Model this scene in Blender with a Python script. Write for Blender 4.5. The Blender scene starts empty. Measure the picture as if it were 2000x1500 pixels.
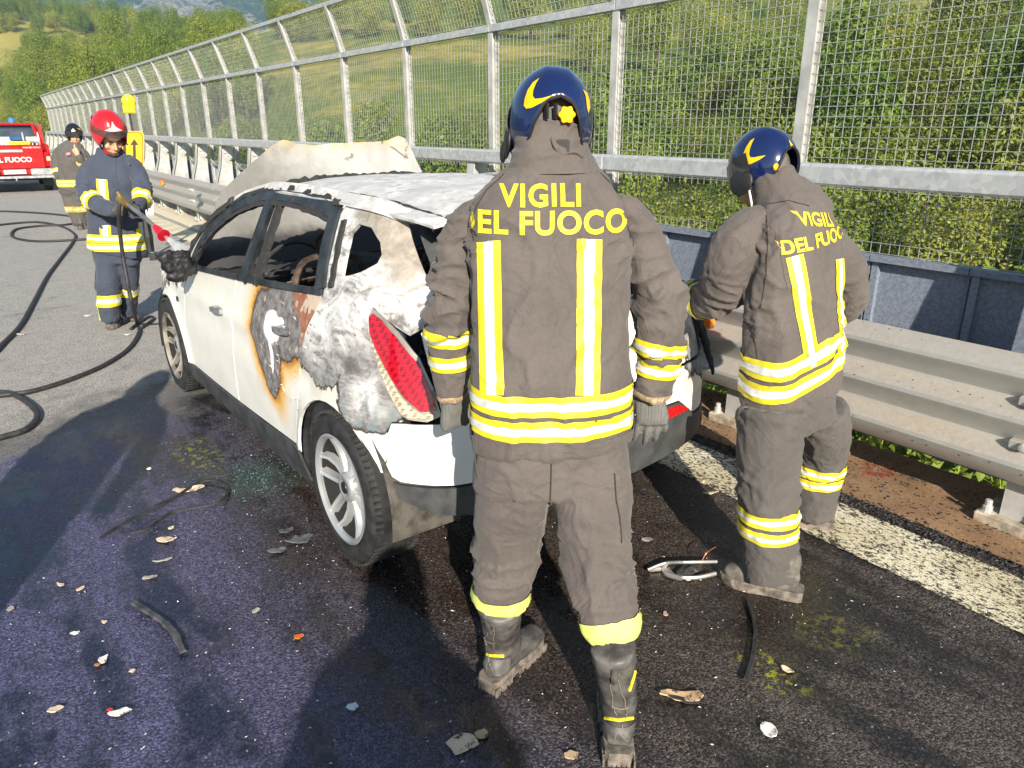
import bpy, bmesh, math, random
from math import sin, cos, tan, atan2, sqrt, pi, radians, exp, floor, ceil
from mathutils import Vector, Matrix, noise, geometry
from mathutils.bvhtree import BVHTree
random.seed(7)
SC = bpy.context.scene
COL = SC.collection
R = radians
# ---------------------------------------------------------------- camera
CAMH, PITCH, YAW, FPX = 1.76, R(19.2), R(-36.0), 1443.0
cd = bpy.data.cameras.new('camera'); cam = bpy.data.objects.new('camera', cd); COL.objects.link(cam)
cam.location = (0, 0, CAMH); cam.rotation_euler = (R(90) - PITCH, 0, YAW)
cd.sensor_width = 36.0; cd.sensor_fit = 'HORIZONTAL'; cd.lens = 36.0 * FPX / 2000.0
cd.clip_start = 0.02; cd.clip_end = 20000
SC.camera = cam
# ---------------------------------------------------------------- sky, sun, exposure
SUN_AZ, SUN_EL = R(26.0), R(25.5)          # shadows run 26 degrees right of the road direction (+Y)
w = bpy.data.worlds.new('World'); SC.world = w; w.use_nodes = True
nt = w.node_tree; bg = nt.nodes['Background']
sk = nt.nodes.new('ShaderNodeTexSky'); sk.sky_type = 'NISHITA'; sk.sun_disc = False
sk.sun_elevation = SUN_EL; sk.sun_rotation = R(180) + SUN_AZ
sk.air_density = 1.3; sk.dust_density = 0.6; sk.ozone_density = 2.0
nt.links.new(sk.outputs[0], bg.inputs[0]); bg.inputs[1].default_value = 0.056
sd = bpy.data.lights.new('sun', 'SUN'); sun = bpy.data.objects.new('sun', sd); COL.objects.link(sun)
sd.energy = 5.0; sd.angle = R(0.53); sd.color = (1.0, 0.905, 0.75)
d = Vector((sin(SUN_AZ) * cos(SUN_EL), cos(SUN_AZ) * cos(SUN_EL), -sin(SUN_EL)))
sun.rotation_euler = d.to_track_quat('-Z', 'Y').to_euler(); sun.location = (-3, -8, 9)
SC.view_settings.view_transform = 'Standard'; SC.view_settings.look = 'None'
SC.view_settings.exposure = 1.2; SC.view_settings.gamma = 1.0
SC.view_settings.use_curve_mapping = False
SC.render.engine = 'CYCLES'
SC.cycles.use_denoising = True
SC.cycles.max_bounces = 5; SC.cycles.diffuse_bounces = 3; SC.cycles.glossy_bounces = 3; SC.cycles.transparent_max_bounces = 12
SC.cycles.volume_bounces = 0; SC.cycles.volume_step_rate = 10
# ---------------------------------------------------------------- small helpers
CAMP = Vector((0, 0, CAMH))
HDG = Vector((-sin(YAW), cos(YAW), 0)); RGT = Vector((cos(YAW), sin(YAW), 0))
def ray(x, y):
    a, b = (x - 1000) / FPX, (750 - y) / FPX
    f = HDG * cos(PITCH) + Vector((0, 0, -sin(PITCH))); u = HDG * sin(PITCH) + Vector((0, 0, cos(PITCH)))
    return RGT * a + u * b + f
def onz(x, y, z=0.0):
    v = ray(x, y); return CAMP + v * ((z - CAMH) / v.z)
def onx(x, y, X):
    v = ray(x, y); return CAMP + v * (X / v.x)
def ony(x, y, Y):
    v = ray(x, y); return CAMP + v * (Y / v.y)
def ph(x, y, h):
    v = ray(x, y); return CAMP + v * (h / v.dot(HDG))
def proj(p):
    q = Vector(p) - CAMP; f = HDG * cos(PITCH) + Vector((0, 0, -sin(PITCH))); u = HDG * sin(PITCH) + Vector((0, 0, cos(PITCH))); dz = q.dot(f)
    return (1000 + FPX*q.dot(RGT)/dz, 750 - FPX*q.dot(u)/dz, dz) if dz > 0.1 else (-9999, -9999, dz)
ORD = 'first second third fourth fifth sixth seventh eighth ninth tenth eleventh twelfth thirteenth fourteenth fifteenth sixteenth seventeenth eighteenth nineteenth twentieth'.split()
def ordinal(i):
    return ORD[i] if i < 20 else ('twenty-' + ORD[i-20] if i < 29 else ('thirtieth' if i == 29 else ('thirty-' + ORD[i-30] if i < 39 else ('fortieth' if i == 39 else 'forty-' + ORD[min(i-40, 8)]))))
def V(*a): return Vector(a)
def lerp(a, b, t): return a + (b - a) * t
def sstep(a, b, x):
    t = max(0.0, min(1.0, (x - a) / (b - a))); return t * t * (3 - 2 * t)
def interp(x, xs, ys):
    if x <= xs[0]: return ys[0]
    for i in range(1, len(xs)):
        if x <= xs[i]:
            t = (x - xs[i-1]) / (xs[i] - xs[i-1]); return ys[i-1] + (ys[i] - ys[i-1]) * t
    return ys[-1]
def catmull(pts, n=8, closed=False):
    P = [Vector(p) for p in pts]; out = []; m = len(P)
    rng = range(m) if closed else range(m - 1)
    for i in rng:
        if closed: a, b, c, e = P[i-1], P[i], P[(i+1) % m], P[(i+2) % m]
        else: a, b, c, e = P[max(i-1, 0)], P[i], P[i+1], P[min(i+2, m-1)]
        for k in range(n):
            t = k / n
            out.append(0.5 * ((2*b) + (c-a)*t + (2*a-5*b+4*c-e)*t*t + (3*b-a-3*c+e)*t*t*t))
    if not closed: out.append(P[-1].copy())
    return out
def tag(o, label=None, cat=None, group=None, kind=None):
    if label: o['label'] = label
    if cat: o['category'] = cat
    if group: o['group'] = group
    if kind: o['kind'] = kind
    return o
def empty(name, loc=(0, 0, 0), rot=(0, 0, 0), label=None, cat=None, group=None):
    o = bpy.data.objects.new(name, None); COL.objects.link(o); o.location = loc; o.rotation_euler = rot
    o.empty_display_size = 0.1
    return tag(o, label, cat, group)
def mobj(name, me, mat=None, parent=None):
    o = bpy.data.objects.new(name, me); COL.objects.link(o)
    if mat is not None:
        for m in (mat if isinstance(mat, (list, tuple)) else [mat]): me.materials.append(m)
    if parent is not None: o.parent = parent
    return o
def shift(me, parent):
    """meshes built in world coordinates under an unrotated root"""
    l = Vector((0, 0, 0)); o = parent
    while o is not None: l = l + o.location; o = o.parent
    me.transform(Matrix.Translation(-l)); return me
def copy_tree(o, parent=None):
    c = o.copy(); COL.objects.link(c); c.parent = parent
    for ch in list(o.children): copy_tree(ch, c)
    return c
class MB:
    """collects geometry for one mesh object"""
    def __init__(s): s.v = []; s.f = []; s.mi = []; s.m = 0
    def add(s, vs, fs):
        b = len(s.v); s.v += [tuple(q) for q in vs]; s.f += [tuple(i + b for i in f) for f in fs]; s.mi += [s.m] * len(fs); return s
    def box(s, lo, hi):
        x0, y0, z0 = lo; x1, y1, z1 = hi
        return s.add([(x0,y0,z0),(x1,y0,z0),(x1,y1,z0),(x0,y1,z0),(x0,y0,z1),(x1,y0,z1),(x1,y1,z1),(x0,y1,z1)],
              [(3,2,1,0),(4,5,6,7),(0,1,5,4),(1,2,6,5),(2,3,7,6),(3,0,4,7)])
    def bevbox(s, lo, hi, b=0.01):
        x0,y0,z0 = lo; x1,y1,z1 = hi
        xs, ys = (x0, x1), (y0, y1)
        ring = lambda z, i: [(x0+i,y0,z),(x1-i,y0,z),(x1,y0+i,z),(x1,y1-i,z),(x1-i,y1,z),(x0+i,y1,z),(x0,y1-i,z),(x0,y0+i,z)]
        sh = lambda P, i: [(lerp(p[0],(x0+x1)/2, i/max(1e-6,(x1-x0)/2)), lerp(p[1],(y0+y1)/2, i/max(1e-6,(y1-y0)/2)), p[2]) for p in P]
        return s.loft([sh(ring(z0,b),b), ring(z0+b,b), ring(z1-b,b), sh(ring(z1,b),b)])
    def loft(s, rings, cap=True, close=True):
        n = len(rings[0]); vs = [p for r in rings for p in r]; fs = []
        for i in range(len(rings) - 1):
            for k in range(n if close else n - 1):
                a, b = i*n + k, i*n + (k+1) % n
                fs.append((a, b, b + n, a + n))
        if cap and close:
            fs.append(tuple(range(n))[::-1]); fs.append(tuple((len(rings)-1)*n + k for k in range(n)))
        return s.add(vs, fs)
    def bar(s, p, q, w=0.02, h=None, up=(0, 0, 1)):
        p, q = Vector(p), Vector(q); h = h or w; d = (q - p).normalized(); u = Vector(up)
        if abs(d.dot(u)) > 0.98: u = Vector((1, 0, 0))
        x = d.cross(u).normalized(); u = x.cross(d).normalized()
        rg = lambda c: [c - x*w/2 - u*h/2, c + x*w/2 - u*h/2, c + x*w/2 + u*h/2, c - x*w/2 + u*h/2]
        return s.loft([rg(p), rg(q)])
    def tube(s, path, r=0.02, n=8, cap=True):
        P = [Vector(p) for p in path]; rings = []; x = None
        for i, p in enumerate(P):
            d = (P[min(i+1, len(P)-1)] - P[max(i-1, 0)]).normalized()
            if x is None:
                x = d.orthogonal().normalized()
            else:
                x = (x - d * x.dot(d)).normalized()
            y = d.cross(x); rr = r[i] if isinstance(r, (list, tuple)) else r
            rings.append([p + x*(rr*cos(2*pi*k/n)) + y*(rr*sin(2*pi*k/n)) for k in range(n)])
        return s.loft(rings, cap)
    def ellip(s, c, rx, ry, rz, nu=16, nv=10, M=None):
        c = Vector(c); rings = []
        for j in range(nv + 1):
            t = -pi/2 + pi*min(max(j/nv, 0.02), 0.98); rr = []
            for k in range(nu):
                a = 2*pi*k/nu; p = Vector((rx*cos(t)*cos(a), ry*cos(t)*sin(a), rz*sin(t)))
                rr.append(c + (M @ p if M else p))
            rings.append(rr)
        return s.loft(rings)
    def lathe(s, prof, c=(0, 0, 0), n=24, axis='Z', cap=True):
        rings = []
        for r_, h in prof:
            rg = []
            for k in range(n):
                a = 2*pi*k/n; u, v = r_*cos(a), r_*sin(a)
                p = (u, v, h) if axis == 'Z' else ((h, u, v) if axis == 'X' else (v, h, u))
                rg.append((p[0]+c[0], p[1]+c[1], p[2]+c[2]))
            rings.append(rg)
        return s.loft(rings, cap)
    def prism(s, poly, o, ax, ay, d):
        """polygon in the plane o + ax, ay; thickness vector d"""
        o, ax, ay, d = Vector(o), Vector(ax), Vector(ay), Vector(d); n = len(poly)
        a = [o + ax*x + ay*y for x, y in poly]; b = [p + d for p in a]
        return s.add(a + b, [tuple(range(n))[::-1], tuple(range(n, 2*n))] + [(k, (k+1) % n, n + (k+1) % n, n + k) for k in range(n)])
    def mesh(s, name='m', smooth=False, fix=True):
        me = bpy.data.meshes.new(name); me.from_pydata(s.v, [], s.f); 
        if any(s.mi): me.polygons.foreach_set('material_index', s.mi)
        if fix:
            bm = bmesh.new(); bm.from_mesh(me); bmesh.ops.recalc_face_normals(bm, faces=bm.faces); bm.to_mesh(me); bm.free()
        if smooth: me.polygons.foreach_set('use_smooth', [True]*len(me.polygons))
        me.update(); return me
    def obj(s, name, mat, parent=None, smooth=False, world=True, fix=True):
        me = s.mesh(name, smooth, fix)
        if parent is not None and world: shift(me, parent)
        return mobj(name, me, mat, parent)
def smooth_angle(me, ang=40):
    bm = bmesh.new(); bm.from_mesh(me)
    for f in bm.faces: f.smooth = True
    for e in bm.edges:
        if len(e.link_faces) == 2: e.smooth = e.calc_face_angle(0) < R(ang)
    bm.to_mesh(me); bm.free(); return me
def inpoly(x, y, P):
    c = False; n = len(P); j = n - 1
    for i in range(n):
        if (P[i][1] > y) != (P[j][1] > y) and x < (P[j][0]-P[i][0])*(y-P[i][1])/(P[j][1]-P[i][1]) + P[i][0]: c = not c
        j = i
    return c
def densify(P, step, closed=True):
    out = []; n = len(P)
    for i in range(n if closed else n - 1):
        a, b = P[i], P[(i+1) % n]; L = math.hypot(b[0]-a[0], b[1]-a[1]); k = max(1, int(ceil(L/step)))
        for t in range(k): out.append((a[0]+(b[0]-a[0])*t/k, a[1]+(b[1]-a[1])*t/k))
    if not closed: out.append(P[-1])
    return out
def sheet(outline, holes, fmap, step=0.05, thick=0.0, jitter=None):
    """flat outline with holes, filled with a regular grid and mapped to 3D by fmap(a, b); optional thickness"""
    O = densify(outline, step); H = [densify(h, step) for h in holes]
    pts = list(O); edges = [(i, (i+1) % len(O)) for i in range(len(O))]
    for h in H:
        b = len(pts); pts += h; edges += [(b+i, b+(i+1) % len(h)) for i in range(len(h))]
    xs = [p[0] for p in O]; ys = [p[1] for p in O]
    def nearb(x, y):
        return any((p[0]-x)**2 + (p[1]-y)**2 < (0.42*step)**2 for p in pts[:nb])
    nb = len(pts); y = min(ys) + step*0.5; row = 0
    while y < max(ys):
        x = min(xs) + step*(0.25 + 0.5*(row % 2))
        while x < max(xs):
            if inpoly(x, y, O) and not any(inpoly(x, y, h) for h in H) and not nearb(x, y): pts.append((x, y))
            x += step
        y += step*0.87; row += 1
    r_ = geometry.delaunay_2d_cdt([Vector(p) for p in pts], edges, [], 0, 1e-5)
    vs, fs = r_[0], r_[2]; keep = []
    for f in fs:
        cx = sum(vs[i].x for i in f)/3; cy = sum(vs[i].y for i in f)/3
        if inpoly(cx, cy, O) and not any(inpoly(cx, cy, h) for h in H): keep.append(f)
    me = bpy.data.meshes.new('sheet'); me.from_pydata([fmap(v.x, v.y) for v in vs], [], keep)
    bm = bmesh.new(); bm.from_mesh(me)
    bmesh.ops.delete(bm, geom=[v for v in bm.verts if not v.link_faces], context='VERTS')
    for f in bm.faces: f.smooth = True
    if thick:
        bm.normal_update(); bm.verts.index_update(); vs0 = list(bm.verts); fs0 = list(bm.faces); be = [e for e in bm.edges if len(e.link_faces) == 1]
        bes = [(e.link_loops[0].vert, e.link_loops[0].link_loop_next.vert) for e in be]
        nv = {v: bm.verts.new(v.co - v.normal*thick) for v in vs0}
        for f in fs0: bm.faces.new([nv[v] for v in reversed(f.verts)]).smooth = True
        for a_, b_ in bes: bm.faces.new([b_, a_, nv[a_], nv[b_]])
        bm.normal_update()
        for e in bm.edges:
            if len(e.link_faces) == 2 and e.calc_face_angle(0) > R(40): e.smooth = False
    bm.to_mesh(me); bm.free(); me.update(); return me
def evalmesh(o):
    dg = bpy.context.evaluated_depsgraph_get(); me = bpy.data.meshes.new_from_object(o.evaluated_get(dg)); return me
def remesh(mb, voxel=0.012, smooth=4, adapt=0.0, fac=0.5):
    """one continuous surface around all the closed pieces in mb"""
    me = mb.mesh('raw') if isinstance(mb, MB) else mb
    o = bpy.data.objects.new('tmp', me); COL.objects.link(o)
    m = o.modifiers.new('r', 'REMESH'); m.mode = 'VOXEL'; m.voxel_size = voxel; m.adaptivity = adapt
    if smooth:
        k = o.modifiers.new('s', 'SMOOTH'); k.factor = fac; k.iterations = smooth
    out = evalmesh(o); bpy.data.objects.remove(o); bpy.data.meshes.remove(me)
    out.materials.clear()
    out.polygons.foreach_set('use_smooth', [True]*len(out.polygons)); return out
def displace(me, fn):
    """push each vertex along its normal by fn(position, normal)"""
    ds = [fn(v.co, v.normal) for v in me.vertices]
    cs = [v.co + v.normal * k for v, k in zip(me.vertices, ds)]
    for v, c in zip(me.vertices, cs): v.co = c
    me.update(); return me
def nz(p, s=1.0): return noise.noise(Vector(p) * s)
def textmesh(txt, size=1.0, bold=0.0, seg=0.0, space=1.0):
    cu = bpy.data.curves.new('t', 'FONT'); cu.body = txt; cu.size = size; cu.align_x = 'CENTER'; cu.align_y = 'BOTTOM_BASELINE'
    cu.offset = bold; cu.resolution_u = 4; cu.space_character = space
    o = bpy.data.objects.new('t', cu); COL.objects.link(o); me = evalmesh(o); bpy.data.objects.remove(o)
    bm = bmesh.new(); bm.from_mesh(me); bmesh.ops.remove_doubles(bm, verts=bm.verts, dist=1e-5)
    bmesh.ops.triangulate(bm, faces=bm.faces)
    if seg:
        for _ in range(6):
            le = [e for e in bm.edges if e.calc_length() > seg]
            if not le: break
            bmesh.ops.subdivide_edges(bm, edges=le, cuts=1); bmesh.ops.triangulate(bm, faces=[f for f in bm.faces if len(f.verts) > 3])
    bm.to_mesh(me); bm.free(); me.materials.clear(); return me
# ---------------------------------------------------------------- materials: a small node language
class S:
    """a socket with arithmetic"""
    def __init__(s, nt, o): s.nt = nt; s.o = o
    def _m(s, op, b=None, c=None, clamp=False):
        n = s.nt.nodes.new('ShaderNodeMath'); n.operation = op; n.use_clamp = clamp
        for i, x in enumerate((s, b, c)):
            if x is None: continue
            if isinstance(x, S): s.nt.links.new(x.o, n.inputs[i])
            else: n.inputs[i].default_value = x
        return S(s.nt, n.outputs[0])
    def __add__(s, b): return s._m('ADD', b)
    __radd__ = __add__
    def __sub__(s, b): return s._m('SUBTRACT', b)
    def __rsub__(s, b): return (s * -1.0) + b
    def __mul__(s, b): return s._m('MULTIPLY', b)
    __rmul__ = __mul__
    def __truediv__(s, b): return s._m('DIVIDE', b)
    def pow(s, b): return s._m('POWER', b)
    def abs(s): return s._m('ABSOLUTE')
    def min(s, b): return s._m('MINIMUM', b)
    def max(s, b): return s._m('MAXIMUM', b)
    def sqrt(s): return s._m('SQRT')
    def sin(s): return s._m('SINE')
    def frac(s): return s._m('FRACT')
    def clamp(s): return s._m('ADD', 0.0, clamp=True)
    def gt(s, b): return s._m('GREATER_THAN', b)
    def ss(s, a, b):
        n = s.nt.nodes.new('ShaderNodeMapRange'); n.interpolation_type = 'SMOOTHSTEP'
        if a > b: a, b, fl = b, a, True
        else: fl = False
        n.inputs[1].default_value = a; n.inputs[2].default_value = b
        n.inputs[3].default_value = 1.0 if fl else 0.0; n.inputs[4].default_value = 0.0 if fl else 1.0
        s.nt.links.new(s.o, n.inputs[0]); return S(s.nt, n.outputs[0])
class G:
    """a material under construction"""
    def __init__(g, name):
        g.mat = bpy.data.materials.new(name); g.mat.use_nodes = True; g.nt = g.mat.node_tree
        g.b = g.nt.nodes['Principled BSDF']; g._tc = None
    def tc(g, which='Object'):
        if g._tc is None: g._tc = g.nt.nodes.new('ShaderNodeTexCoord')
        return S(g.nt, g._tc.outputs[which])
    def xyz(g, v=None):
        n = g.nt.nodes.new('ShaderNodeSeparateXYZ'); g.nt.links.new((v or g.tc()).o, n.inputs[0])
        return [S(g.nt, n.outputs[i]) for i in range(3)]
    def vec(g, x, y, z):
        n = g.nt.nodes.new('ShaderNodeCombineXYZ')
        for i, a in enumerate((x, y, z)):
            if isinstance(a, S): g.nt.links.new(a.o, n.inputs[i])
            else: n.inputs[i].default_value = a
        return S(g.nt, n.outputs[0])
    def scale(g, v, sx, sy, sz):
        n = g.nt.nodes.new('ShaderNodeMapping'); g.nt.links.new(v.o, n.inputs[0]); n.inputs[3].default_value = (sx, sy, sz); return S(g.nt, n.outputs[0])
    def noise(g, sc=5.0, det=3.0, rough=0.55, dist=0.0, v=None, col=False):
        n = g.nt.nodes.new('ShaderNodeTexNoise'); g.nt.links.new((v or g.tc()).o, n.inputs['Vector'])
        n.inputs['Scale'].default_value = sc; n.inputs['Detail'].default_value = det; n.inputs['Roughness'].default_value = rough; n.inputs['Distortion'].default_value = dist
        return S(g.nt, n.outputs['Color' if col else 'Fac'])
    def voro(g, sc=5.0, v=None, feat='F1', out='Distance', rnd=1.0):
        n = g.nt.nodes.new('ShaderNodeTexVoronoi'); g.nt.links.new((v or g.tc()).o, n.inputs['Vector']); n.feature = feat
        n.inputs['Scale'].default_value = sc; n.inputs['Randomness'].default_value = rnd; return S(g.nt, n.outputs[out])
    def wave(g, sc=5.0, v=None, dist=0.0, dirn='X'):
        n = g.nt.nodes.new('ShaderNodeTexWave'); g.nt.links.new((v or g.tc()).o, n.inputs['Vector']); n.bands_direction = dirn
        n.inputs['Scale'].default_value = sc; n.inputs['Distortion'].default_value = dist; return S(g.nt, n.outputs['Fac'])
    def mix(g, a, b, f):
        n = g.nt.nodes.new('ShaderNodeMix'); n.data_type = 'RGBA'
        for i, x in ((6, a), (7, b)):
            if isinstance(x, S): g.nt.links.new(x.o, n.inputs[i])
            else: n.inputs[i].default_value = tuple(x)[:3] + (1,)
        if isinstance(f, S): g.nt.links.new(f.o, n.inputs[0])
        else: n.inputs[0].default_value = f
        return S(g.nt, n.outputs[2])
    def ramp(g, f, stops, const=False):
        n = g.nt.nodes.new('ShaderNodeValToRGB'); g.nt.links.new(f.o, n.inputs[0]); e = n.color_ramp.elements
        if const: n.color_ramp.interpolation = 'CONSTANT'
        e[0].position, e[0].color = stops[0][0], tuple(stops[0][1]) + (1,)
        e[1].position, e[1].color = stops[-1][0], tuple(stops[-1][1]) + (1,)
        for p, c in stops[1:-1]:
            q = e.new(p); q.color = tuple(c) + (1,)
        return S(g.nt, n.outputs[0])
    def bump(g, h, strength=0.3, dist=0.01, chain=None):
        n = g.nt.nodes.new('ShaderNodeBump'); g.nt.links.new(h.o, n.inputs['Height']); n.inputs['Strength'].default_value = strength; n.inputs['Distance'].default_value = dist
        if chain is not None: g.nt.links.new(chain.o, n.inputs['Normal'])
        return S(g.nt, n.outputs[0])
    def set(g, **kw):
        names = dict(color='Base Color', rough='Roughness', metal='Metallic', normal='Normal', spec='Specular IOR Level', alpha='Alpha', trans='Transmission Weight',
                     coat='Coat Weight', ior='IOR', emit='Emission Color', estr='Emission Strength', sub='Subsurface Weight', sheen='Sheen Weight', coatr='Coat Roughness')
        for k, x in kw.items():
            i = g.b.inputs[names[k]]
            if isinstance(x, S): g.nt.links.new(x.o, i)
            elif isinstance(x, (tuple, list)): i.default_value = tuple(x)[:3] + (1,)
            else: i.default_value = x
        return g.mat
def plain(name, col, rough=0.6, metal=0.0, var=0.15, vs=9.0, bump=0.0, bs=60.0, bd=0.003, spec=0.5, **kw):
    """one colour with mottling, wear and a little relief"""
    g = G(name); n = g.noise(vs, 4); c2 = tuple(max(0, c*(1-var*1.6)) for c in col); c3 = tuple(min(1, c*(1+var)) for c in col)
    f = n.ss(0.3, 0.7); args = dict(color=g.mix(c2, c3, f), rough=(n*0.25 + (rough - 0.12)).clamp(), metal=metal, spec=spec)
    if bump: args['normal'] = g.bump(g.noise(bs, 3), bump, bd)
    args.update(kw); return g.set(**args)
MT = {}
MT['galv'] = (lambda g: g.set(color=g.mix(g.mix((.40,.42,.44), (.62,.64,.65), g.voro(30, out='Color')), (.30,.27,.24), g.noise(3.5, 5).ss(.58, .8)*.5), metal=.35, rough=g.noise(14, 3)*.3+.33, normal=g.bump(g.noise(90, 2), .06, .002)))(G('galvanised_steel'))
MT['galv_white'] = plain('galvanised_pale_steel', (.50,.50,.49), .5, .2, .16, 6, .08, 70)
MT['wire'] = plain('weathered_wire', (.40,.41,.40), .5, .25, .15, 6)
MT['black'] = plain('black_plastic', (.018,.018,.02), .5, 0, .3, 12, .15, 120)
MT['rubber'] = plain('tyre_rubber', (.022,.022,.024), .72, 0, .35, 20, .2, 160, .002)
MT['yellow'] = (lambda g: g.set(color=g.mix(g.mix((.66,.55,.015), (.80,.69,.03), g.noise(26, 4).ss(.3, .7)), (.34,.27,.06), g.noise(11, 5, .7).ss(.58, .78)*.6), rough=.55, normal=g.bump(g.noise(260, 2), .3, .0015, g.bump(g.noise(30, 3), .3, .004))))(G('reflective_yellow'))
MT['silver'] = (lambda g: g.set(color=g.mix(g.mix((.58,.60,.58), (.78,.80,.78), g.noise(34, 4).ss(.3, .65)), (.36,.34,.30), g.noise(14, 5, .7).ss(.58, .75)*.6), metal=.15, rough=.36, normal=g.bump(g.voro(330, rnd=.1), .25, .001, g.bump(g.noise(30, 3), .35, .004))))(G('retroreflective_silver'))
MT['orange'] = plain('orange_reflector', (.9,.22,.01), .35)
MT['white'] = plain('white_paint', (.78,.78,.76), .35)
MT['dark'] = plain('dark_cavity', (.012,.012,.013), .9)
MT['skin'] = plain('skin', (.52,.27,.17), .5, 0, .16, 30, .1, 120, .001, sub=.06)
# ================================================================= the setting
def terrain_h(x, y):
    h = lerp(-4.2, -0.9, sstep(36, 50, y))
    if y > 44 or y < -40: h = lerp(h, -0.6, sstep(60, 44, x) * sstep(44, 54, y))
    rise = 0.0
    d = max(0.0, x - 8.5)
    rise += 10.5 * sstep(0, 40, d) + 0.09 * max(0.0, min(d, 220) - 30)*sstep(.22, .6, x/max(y, 1.0))            # slope beyond the fence
    f = max(0.0, y - 46)
    rise *= lerp(1.0, 0.62, sstep(14, 46, y))
    rise += (0.082 * min(f, 190) + 2.4 * sstep(0, 30, f)) * sstep(2.5, 13, x)      # wooded rise ahead
    rise += 9 * sstep(90, 190, math.hypot(x, y)) * sstep(.28, .5, x/max(y, 1.0)) + 9*exp(-((x-10)/22)**2 - ((y-215)/40)**2)
    n = noise.noise(Vector((x*.05, y*.05, 3.1)))*1.3 + noise.noise(Vector((x*.16, y*.16, 7.7)))*.4
    return h + rise + n * sstep(5, 12, abs(x))
def grid_obj(name, xs, ys, hf, mat):
    vs = [(x, y, hf(x, y)) for y in ys for x in xs]; n = len(xs); fs = []
    for j in range(len(ys)-1):
        for i in range(n-1):
            a = j*n + i; fs.append((a, a+1, a+n+1, a+n))
    me = bpy.data.meshes.new(name); me.from_pydata(vs, [], fs); me.polygons.foreach_set('use_smooth', [True]*len(fs)); me.update()
    return mobj(name, me, mat)
def mat_terrain():
    g = G('meadow_and_scrub'); n1 = g.noise(.045, 5, .6); n2 = g.noise(.5, 5, .65); n3 = g.noise(9, 4, .7)
    x, y, z = g.xyz()
    dry = (n1*1.0 + n2*.35 - .24 + (z*.006).min(.06) + y.ss(140.0, 175.0)*.22).ss(.47, .66)
    green = g.mix((.040,.075,.012), (.16,.22,.035), n3.ss(.25, .75)); straw = g.mix((.24,.21,.05), (.46,.39,.11), n3.ss(.3, .75))
    c = g.mix(green, straw, dry); c = g.mix(c, (.06,.05,.03), n2.ss(.66, .8)*.6)
    return g.set(color=c, rough=.95, spec=.15, normal=g.bump(g.noise(14, 5, .7), .9, .12))
def spaced(a, b, f):
    out = [a]
    while out[-1] < b: out.append(out[-1] + f(out[-1]))
    return out
xs = [-260, -160, -100, -60, -30, -18, -12] + spaced(-9.6, 320, lambda v: 1.2 if v < 40 else 1.2 + (v-40)*.09)
ys = [-200, -120, -80, -50, -30, -20] + spaced(-15, 420, lambda v: 1.6 if v < 100 else 1.6 + (v-100)*.09)
GROUND = tag(grid_obj('ground', xs, ys, terrain_h, mat_terrain()), kind='structure')
# ---- far mountain: a forested wall with bare limestone cliffs
def mat_mountain():
    g = G('forested_limestone'); n = g.noise(.045, 6, .65); n2 = g.noise(.22, 5, .7); x, y, z = g.xyz()
    st = g.noise(.13, 6, .75, v=g.scale(g.tc(), 1, 1, .45))
    wd = ((x - 160)*(x - 160)/(45*45) + (y - 570)*(y - 570)/(130*130)).ss(1.0, .25)
    cl = (st + wd*.20 + (z*.0008)).ss(.64, .67)
    forest = g.mix((.012,.026,.012), (.05,.085,.03), n2.ss(.3, .75)); rock = g.mix((.10,.10,.10), (.26,.25,.23), n2.ss(.35, .7))
    c = g.mix(forest, (.12,.12,.05), n.ss(.62, .75)*.5)
    return g.set(color=g.mix(c, rock, cl), rough=1.0, spec=.1, normal=g.bump(n2, 1.0, 3.0))
def mountain():
    vs = []; fs = []; na, nr = 170, 46
    for j in range(nr+1):
        rr = 430 + 420*(j/nr)
        for i in range(na+1):
            az = R(-55 + 150*i/na); p = Vector((rr*sin(az), rr*cos(az), 0))
            k = (j/nr); h = 150*sstep(0, .95, k)
            h += (noise.fractal(p*.009, 1.0, 2.1, 6) * 34 + noise.fractal(p*.045, .9, 2.1, 4)*5) * sstep(0, .4, k) + noise.noise(p*.004)*18*k
            rid = abs(noise.noise(p*.013 + V(3, 1, 0))); h -= rid*22*sstep(.1, .5, k)
            vs.append((p.x, p.y, 4 + h - 16*(1-k)))
    for j in range(nr):
        for i in range(na):
            a = j*(na+1)+i; fs.append((a, a+1, a+na+2, a+na+1))
    me = bpy.data.meshes.new('mountain'); me.from_pydata(vs, [], fs); me.polygons.foreach_set('use_smooth', [True]*len(fs)); me.update()
    return tag(mobj('mountain', me, mat_mountain()), kind='structure')
mountain()
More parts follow.
